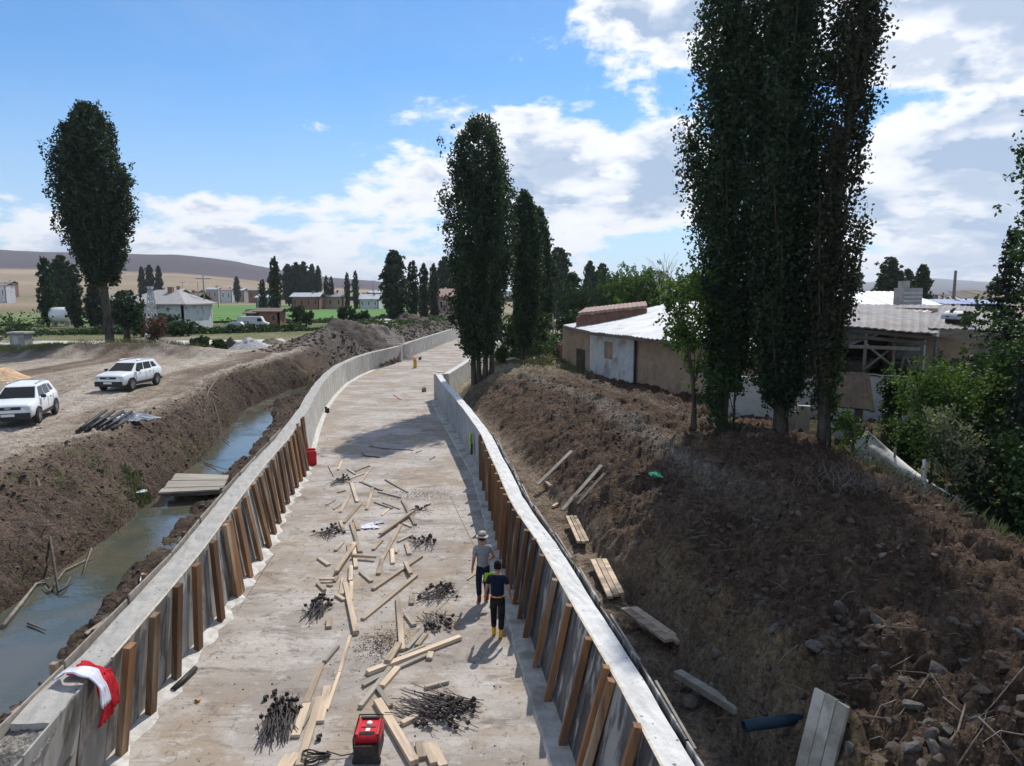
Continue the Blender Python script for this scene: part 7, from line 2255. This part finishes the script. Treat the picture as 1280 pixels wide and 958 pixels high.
# sticks on the mound
for k, (pts, r, lab) in enumerate((
    ([(1075, 908, 2.8), (1120, 903, 2.8), (1160, 888, 2.8), (1190, 880, 2.8)], .015, 'long bare branch lying across the stones at the bottom right'),
    ([(1185, 948, 2.8), (1225, 945, 2.8), (1280, 940, 2.8)], .013, 'pale branch at the bottom right border'),
    ([(1222, 912, 2.8), (1250, 924, 2.8), (1280, 938, 2.8)], .014, 'thin branch slanting to the bottom right border'),
    ([(1222, 870, 2.8), (1243, 858, 2.8), (1280, 861, 2.8)], .012, 'bent branch above the stones near the right border'),
    ([(1178, 885, 2.8), (1215, 882, 2.8), (1243, 890, 2.8)], .014, 'grey branch just left of the bent one'),
    ([(1101, 693, 2.9), (1120, 694, 2.9), (1133, 697, 2.9)], .04, 'short pale stick on the crest of the mound'),
    ([(1188, 925, 2.8), (1198, 905, 2.8), (1206, 888, 2.8)], .022, 'short forked branch among the stones'),
    ([(1060, 852, 2.8), (1075, 846, 2.8), (1090, 848, 2.8)], .018, 'thin root on the dark slope above the grey boards'))):
    stick(lab, pts, r, .07, fork_=[(1, .25, .3, .05)])
rs = random.Random(3)
# roots and torn stems sticking out of the right bank, too many to count
mb = MB()
for k in range(330):
    u = rs.uniform(5.0, 30); cr_ = float(smooth_line(C_R, u)); x = cr_ + rs.gauss(-.4, 1.0) if k % 3 else cr_ + rs.uniform(0, 5.5)
    z = hz(x, u); a = rs.uniform(-.9, .9) + math.pi; L_ = rs.uniform(.2, .9)
    p = Vector((x, u, z - .02)); e = p + Vector((math.cos(a) * L_ * .7, rs.uniform(-.6, .4) * L_, rs.uniform(-.15, .22)))
    e.z = max(e.z, hz(e.x, e.y) + .01)
    m_ = (p + e) / 2 + Vector((0, rs.uniform(-.1, .1), .04))
    mb.tube([p, m_, e], [.011, .008, .003], 4, False, False)
for k in range(260):
    yv = rs.uniform(9, 50); s0_, s1_ = float(smooth_line(S_L, yv)), float(smooth_line(B_L, yv)); x = rs.uniform(s1_, s0_)
    z = hz(x, yv); L_ = rs.uniform(.15, .7); a = rs.uniform(-1.2, 1.2)
    p = Vector((x, yv, z - .02)); e = p + Vector((math.cos(a) * L_, math.sin(a) * L_, rs.uniform(-.1, .2))); e.z = max(e.z, hz(e.x, e.y) + .01)
    mb.tube([p, (p + e) / 2 + Vector((0, 0, .04)), e], [.012, .009, .003], 4, False, False)
o = mb.build('loose_roots', M['twig']); tag(o, 'torn roots and stems littering the dug banks', None, None, 'stuff')
# grey brush heap on the mound under the sheet
mb = MB(); bx0, by0 = at(1120, 640, 2.5)
for k in range(520):
    q = Vector((bx0 + rs.gauss(-.1, .95), by0 + rs.gauss(0, .55), 0)); q.z = hz(q.x, q.y) - .05
    a = rs.uniform(0, 6.28); L_ = rs.uniform(.3, .9); e = q + Vector((math.cos(a) * L_ * .6, math.sin(a) * L_ * .4, rs.uniform(.1, .6) * L_ + .1))
    mb.tube([q, (q + e) / 2 + Vector((rs.uniform(-.08, .08), 0, .05)), e], [.011, .007, .003], 4, False, False)
o = mb.build('brush_heap', M['twig']); tag(o, 'heap of dry grey and reddish brushwood below the hanging sheet', None, None, 'stuff')

# stones and clods
def rock_mesh(seed, sub=2):
    bm = bmesh.new(); bmesh.ops.create_icosphere(bm, subdivisions=sub, radius=.5)
    g = random.Random(seed)
    cuts = [Vector((g.gauss(0, 1), g.gauss(0, 1), g.gauss(0, 1))).normalized() for _ in range(9)]
    for v in bm.verts:
        for c in cuts:
            dd = v.co.dot(c)
            if dd > .24: v.co -= c * (dd - .24) * .97
        v.co += Vector((g.gauss(0, .012), g.gauss(0, .012), g.gauss(0, .012)))
    me = bpy.data.meshes.new('rock'); bm.to_mesh(me); bm.free(); me.materials.append(M['rock'])
    return me
rocks_me = [rock_mesh(i) for i in range(5)]
RK = [(1125, 823, 32, 'big angular pale stone in the middle of the dark slope'), (1098, 781, 20, 'upright grey stone above the big angular one'), (1170, 842, 26, 'flat stone right of the big angular one'),
      (1205, 832, 22, 'tall stone standing right of the flat one'), (1050, 768, 26, 'rounded stone sunk in the dark slope'), (1016, 812, 20, 'dull rounded stone above the grey boards'),
      (1141, 884, 20, 'round white stone beside the long branch'), (1160, 908, 24, 'stone at the top of the rubble heap'), (1185, 915, 22, 'stone in the middle of the rubble heap'), (1165, 925, 20, 'low stone on the left of the rubble heap'),
      (1138, 940, 22, 'pale stone at the lower left of the rubble heap'), (1172, 945, 26, 'lowest stone of the rubble heap'), (1222, 905, 26, 'wide stone right of the rubble heap'), (1158, 860, 22, 'grey stone between the flat one and the rubble heap'),
      (1122, 740, 10, 'small white stone high on the dark slope'), (1272, 795, 14, 'pale stone at the right border of the slope'), (967, 788, 14, 'stone on the left shoulder of the dark slope'), (1226, 880, 12, 'small stone below the bent branch'),
      (892, 870, 26, 'boulder in the dark hollow below the weathered beam'), (865, 885, 22, 'left boulder in the dark hollow'), (820, 800, 22, 'stone under the wide pale planks'), (1195, 778, 9, 'small pebble by the right border'),
      (765, 745, 14, 'stone at the foot of the pale board stack'), (1095, 838, 12, 'flat chip left of the big angular stone'), (1062, 940, 22, 'clod sized stone right of the grey boards')]
for k, (u, v, s_, lab) in enumerate(RK):
    z = 2.5 if u > 900 else .7
    for _ in range(10):
        x, y = at(u, v, z); z = .5 * z + .5 * hz(x, y)
    x, y = at(u, v, z)
    size = s_ / FPX * math.hypot(y, CAM_H - z) * 1.25
    o = link('rock', rocks_me[k % 5], None, None, (x, y, z + size * .12), (rs.uniform(0, 6), rs.uniform(0, 1), rs.uniform(0, 6)))
    o.scale = (size, size * rs.uniform(.6, .9), size * rs.uniform(.55, .8))
    tag(o, lab, 'stone', 'stones on the right mound and in the trench')


def scatter(name, label, pts, sizes, m, seed, sub=0, flat=.7):
    """many small lumps joined in one mesh"""
    g = np.random.default_rng(seed)
    bm = bmesh.new(); bmesh.ops.create_icosphere(bm, subdivisions=1, radius=.5)
    bv = np.array([v.co for v in bm.verts]); bf = np.array([[v.index for v in f.verts] for f in bm.faces]); bm.free()
    n = len(pts)
    V = bv[None] * (1 + .35 * g.uniform(-1, 1, (n, len(bv), 1)))
    V = V * g.uniform(.6, 1.3, (n, 1, 3)) * np.array([1, 1, flat])
    a = g.uniform(0, 6.28, n); ca, sa = np.cos(a)[:, None], np.sin(a)[:, None]
    X = V[..., 0] * ca - V[..., 1] * sa; Y = V[..., 0] * sa + V[..., 1] * ca
    V = np.stack([X, Y, V[..., 2]], -1) * np.asarray(sizes)[:, None, None] + np.asarray(pts)[:, None, :]
    F = (bf[None] + (np.arange(n) * len(bv))[:, None, None]).reshape(-1, 3)
    o = link(name, mesh_np(name, V.reshape(-1, 3), F, False), m)
    return tag(o, label, None, None, 'stuff')
g = np.random.default_rng(5)
def pts_on(xs, ys):
    return np.stack([xs, ys, height(xs, ys)], 1)
n = 9500
ys_ = 5 + 40 * g.uniform(0, 1, n) ** 1.5
cr_ = smooth_line(C_R, ys_); xs_ = cr_ + g.normal(.3, 1.0, n) + np.where(g.uniform(0, 1, n) < .5, g.uniform(0, 6, n), 0)
xs_ = np.maximum(xs_, smooth_line(R_BACK, np.minimum(ys_, 50)) + .25)
sz = .035 + .17 * g.uniform(0, 1, n) ** 5
scatter('soil_clods', 'clods of dark soil covering the right mound and trench', pts_on(xs_, ys_), sz, M['clod'], 11)
n = 5500
ys_ = 8 + 50 * g.uniform(0, 1, n) ** 1.4
f_ = g.uniform(-.15, 1.02, n)
xs_ = smooth_line(B_L, ys_) + (smooth_line(S_L, ys_) - smooth_line(B_L, ys_)) * f_
scatter('soil_clods', 'clods of brown soil on the bank left of the stream', pts_on(xs_, ys_), .03 + .13 * g.uniform(0, 1, n) ** 4, M['clod'], 12)
n = 2200
ys_ = 6 + 48 * g.uniform(0, 1, n) ** 1.4
xs_ = smooth_line(S_R, ys_) + (smooth_line(L_BACK, ys_) - .1 - smooth_line(S_R, ys_)) * g.uniform(0, 1, n)
scatter('soil_clods', 'clods of wet mud between the stream and the left wall', pts_on(xs_, ys_), .03 + .16 * g.uniform(0, 1, n) ** 3, M['clod'], 13)
n = 5000
ys_ = 64 + 76 * g.uniform(0, 1, n); xs_ = smooth_line(L_TOP, ys_) - .8 - 9 * g.uniform(0, 1, n) ** 1.2
scatter('spoil_clods', 'lumps of grey spoil on the ridge behind the far wall', pts_on(xs_, ys_), .08 + .42 * g.uniform(0, 1, n) ** 3, M['clod'], 14)
n = 900   # pebbles and crumbs on the left plateau
ys_ = 18 + 50 * g.uniform(0, 1, n); xs_ = smooth_line(B_L, ys_) - 16 * g.uniform(0, 1, n) ** 1.3
scatter('pebbles', 'pebbles and crumbs of soil on the dirt yard', pts_on(xs_, ys_), .03 + .08 * g.uniform(0, 1, n) ** 3, M['clod'], 15)
n = 1500  # chips and mortar crumbs on the channel floor
ys_ = 7 + 40 * g.uniform(0, 1, n) ** 1.4; f_ = g.uniform(0.02, .97, n)
xs_ = smooth_line(L_BASE, ys_) * (1 - f_) + smooth_line(R_BASE, ys_) * f_
P_ = np.stack([xs_, ys_, np.full(n, .004)], 1)
scatter('wood_chips', 'chips and crumbs of mortar scattered on the channel floor', P_, .012 + .035 * g.uniform(0, 1, n) ** 3, M['clod'], 16)
qx, qy = at(468, 806, 0)
n = 1500
P_ = np.stack([qx + .55 * g.normal(0, .5, n) + .2, qy + g.normal(0, .38, n), np.full(n, .003)], 1)
scatter('mortar_grit', 'dark grit spilled on the floor left of the big timber crossing', P_, .012 + .022 * g.uniform(0, 1, n) ** 2, M['clod'], 17)
qx, qy = at(525, 618, 0)
n = 700
P_ = np.stack([qx + g.normal(0, .8, n), qy + g.normal(0, .35, n), np.full(n, .003)], 1)
scatter('mortar_grit', 'dark brown grit streak right of the far timber tangle', P_, .015 + .03 * g.uniform(0, 1, n) ** 2, M['clod'], 18)
# grass tufts: by the water and along the right edge
def tufts(name, label, centers, n, hgt, spread_, m, seed, z0=None):
    g = np.random.default_rng(seed); V = []; F = []
    c = np.array(centers); idx = g.integers(0, len(c), n)
    x = c[idx, 0] + g.normal(0, spread_, n); y = c[idx, 1] + g.normal(0, spread_, n)
    z = height(x, y) - .02
    a = g.uniform(0, 6.28, n); h_ = hgt * g.uniform(.5, 1.2, n); w_ = .012 * g.uniform(.7, 1.5, n)
    lx_, ly_ = np.cos(a) * h_ * .45, np.sin(a) * h_ * .45
    px, py = -np.sin(a) * w_, np.cos(a) * w_
    V = np.stack([np.stack([x - px, y - py, z], 1), np.stack([x + px, y + py, z], 1), np.stack([x + px * .7 + lx_ * .5, y + py * .7 + ly_ * .5, z + h_ * .7], 1), np.stack([x + lx_, y + ly_, z + h_], 1)], 1).reshape(-1, 3)
    F = np.arange(n * 4).reshape(n, 4)
    o = link(name, mesh_np(name, V, F), m)
    return tag(o, label, None, None, 'stuff')
tg = [at(u, v, .95) for u, v in ((165, 603), (172, 606), (183, 607), (178, 611))]
tufts('grass', 'tuft of green grass on the left bank by the footbridge', tg, 900, .20, .16, M['grass_blade'], 31)
cs = [(10.6 + .25 * math.sin(k), 10.5 + k * .35) for k in range(30)] + [(11.8 + .3 * math.sin(k * 2), 10 + k * .4) for k in range(26)]
tufts('grass', 'green grass and weeds along the foot of the right mound', cs, 14000, .26, .35, M['grass_blade'], 32)
cs = [(x_, y_) for x_, y_ in zip(g.uniform(-60, -28, 160), g.uniform(60.5, 70, 160))]
tufts('grass', 'dry verge grass along the near side of the road', cs, 16000, .40, .9, M['grass_blade'], 33)
cs = [(x_, y_) for x_, y_ in zip(g.uniform(-.5, 9, 120), g.uniform(50, 72, 120))]
tufts('grass', 'yellowing grass beside the path behind the poplars', cs, 12000, .35, .7, M['grass_blade'], 34)
cs = [(float(smooth_line(S_L, y_)) - .3, y_) for y_ in g.uniform(17, 40, 40)]
tufts('grass', 'sparse green growth at the edge of the stream', cs, 1500, .10, .2, M['grass_blade'], 35)

# soil and gravel piles
def pile(name, label, cat, u, v, rx, ry, h, m, seed, zc=2.4, y=None):
    x, yy__ = at(u, v, zc) if y is None else ((u - 640) / FPX * y, y)
    n = 46
    a = np.linspace(-1, 1, n); X, Y = np.meshgrid(a, a)
    Rr2 = np.sqrt(X ** 2 + Y ** 2)
    prof = np.clip(1 - Rr2, 0, 1) ** .9
    wx_, wy_ = X * rx, Y * ry
    nn = fbm(wx_ + seed * 9, wy_, .9, 4, seed) * .35 + fbm(wx_, wy_, 3, 3, seed + 2) * .12
    Z = h * prof * (1 + nn * 1.2) + .10 * fbm(wx_, wy_, 4, 3, seed + 5) * (prof > 0)
    z0_ = height((x + wx_).ravel(), (yy__ + wy_).ravel(), False).reshape(X.shape)
    Z = Z + z0_ - .12
    base = hz(x, yy__, False)
    V = np.stack([wx_.ravel(), wy_.ravel(), Z.ravel() - base], 1)
    i = np.arange(n - 1)[:, None] * n + np.arange(n - 1)[None]
    F = np.stack([i, i + 1, i + n + 1, i + n], -1).reshape(-1, 4)
    o = link(name, mesh_np(name, V, F, True), m, None, (x, yy__, base))
    return tag(o, label, cat)
M['gravel'] = mat('pale_gravel', (.36, .345, .33), (.48, .465, .45), 5, .95, .8, 16)
M['dark_soil'] = mat('dark_soil', (.05, .040, .034), (.10, .08, .066), 3, .97, .9, 10)
M['grey_soil'] = mat('grey_soil', (.12, .105, .09), (.19, .165, .14), 3, .97, .9, 10)
M['sand'] = mat('orange_sand', (.50, .33, .19), (.58, .41, .25), 3, .95, .4, 12)
pile('gravel_heap', 'pale grey gravel heap beside the dirt track', 'gravel heap', 312, 436, 2.3, 1.8, 1.25, M['gravel'], 1)
pile('soil_heap', 'small dark soil heap with grass left of the gravel heap', 'soil heap', 289, 436, 1.0, 1.0, 1.3, M['dark_soil'], 2)
pile('soil_heap', 'tall dark soil heap between the track and the channel', 'soil heap', 450, 428, 4.6, 3.6, 1.9, M['dark_soil'], 3)
pile('soil_heap', 'grey lower soil heap running right from the tall dark one', 'soil heap', 486, 424, 4.8, 3.6, 1.5, M['grey_soil'], 4)
pile('soil_heap', 'small brown soil heap beyond the pale turning place', 'soil heap', 512, 404, 3.8, 3.0, 1.6, M['dark_soil'], 5, y=118)
pile('sand_heap', 'orange sand heap at the left border of the view', 'sand heap', -4, 474, 2.2, 1.8, .95, M['sand'], 6)
pile('soil_heap', 'low heap of reddish soil right of the gravel heap', 'soil heap', 340, 430, 1.6, 1.4, .8, M['grey_soil'], 7)
pile('soil_heap', 'dark soil mound at the poplar roots on the path side', 'soil heap', 632, 455, 2.2, 1.6, .8, M['dark_soil'], 8, 2.2)

# black pipes and plastic on the yard edge
px_, py_ = at(125, 535, 2.42)
pt = thing('pipe_stack', 'stack of long black pipes lying on the edge of the dirt yard', 'pipes', (px_, py_, hz(px_, py_, False)))
for k in range(9):
    f = k / 8
    a = Vector((*at(96 + 44 * f, 541 - 3 * f, 2.5), 0)); b = Vector((*at(128 + 42 * f, 518 + 2 * f, 2.5), 0))
    za = hz(px_, py_, False) + .07 + .11 * (k % 2)
    d_ = (b - a).normalized()
    o = MB().tube([Vector((a.x, a.y, za)) - pt.location, Vector((b.x, b.y, za + .03)) - pt.location], .06, 8).build('pipe', M['black_plastic'], pt)
scrap('sheet of clear plastic foil lying right of the black pipes', 164, 524, 2.1, 1.2, M['galv'], 4, zc=2.5, hh=.16)
scrap('small white scrap on the bank above the footbridge', 179, 616, .3, .2, M['white_cloth'], 9, zc=.75, hh=.1)
scrap('white scrap at the lower left water edge', 17, 719, .35, .25, M['white_cloth'], 2, zc=.5, hh=.1)

# ------------------------------------------------------------------ haze: the air between here and the hills
hzm = bpy.data.materials.new('haze_air'); hzm.use_nodes = True
t_ = NT(hzm.node_tree); t_.n.clear()
pv = t_.add('ShaderNodeVolumePrincipled')
pv.inputs['Color'].default_value = (.86, .91, 1.0, 1)
pv.inputs['Density'].default_value = .00012
pv.inputs['Anisotropy'].default_value = .3
t_.l.new(pv.outputs[0], t_.add('ShaderNodeOutputMaterial').inputs['Volume'])
mb = MB().box((0, 4400, 140), (20000, 9300, 300))
ho = mb.build('haze', hzm)
ho['kind'] = 'stuff'
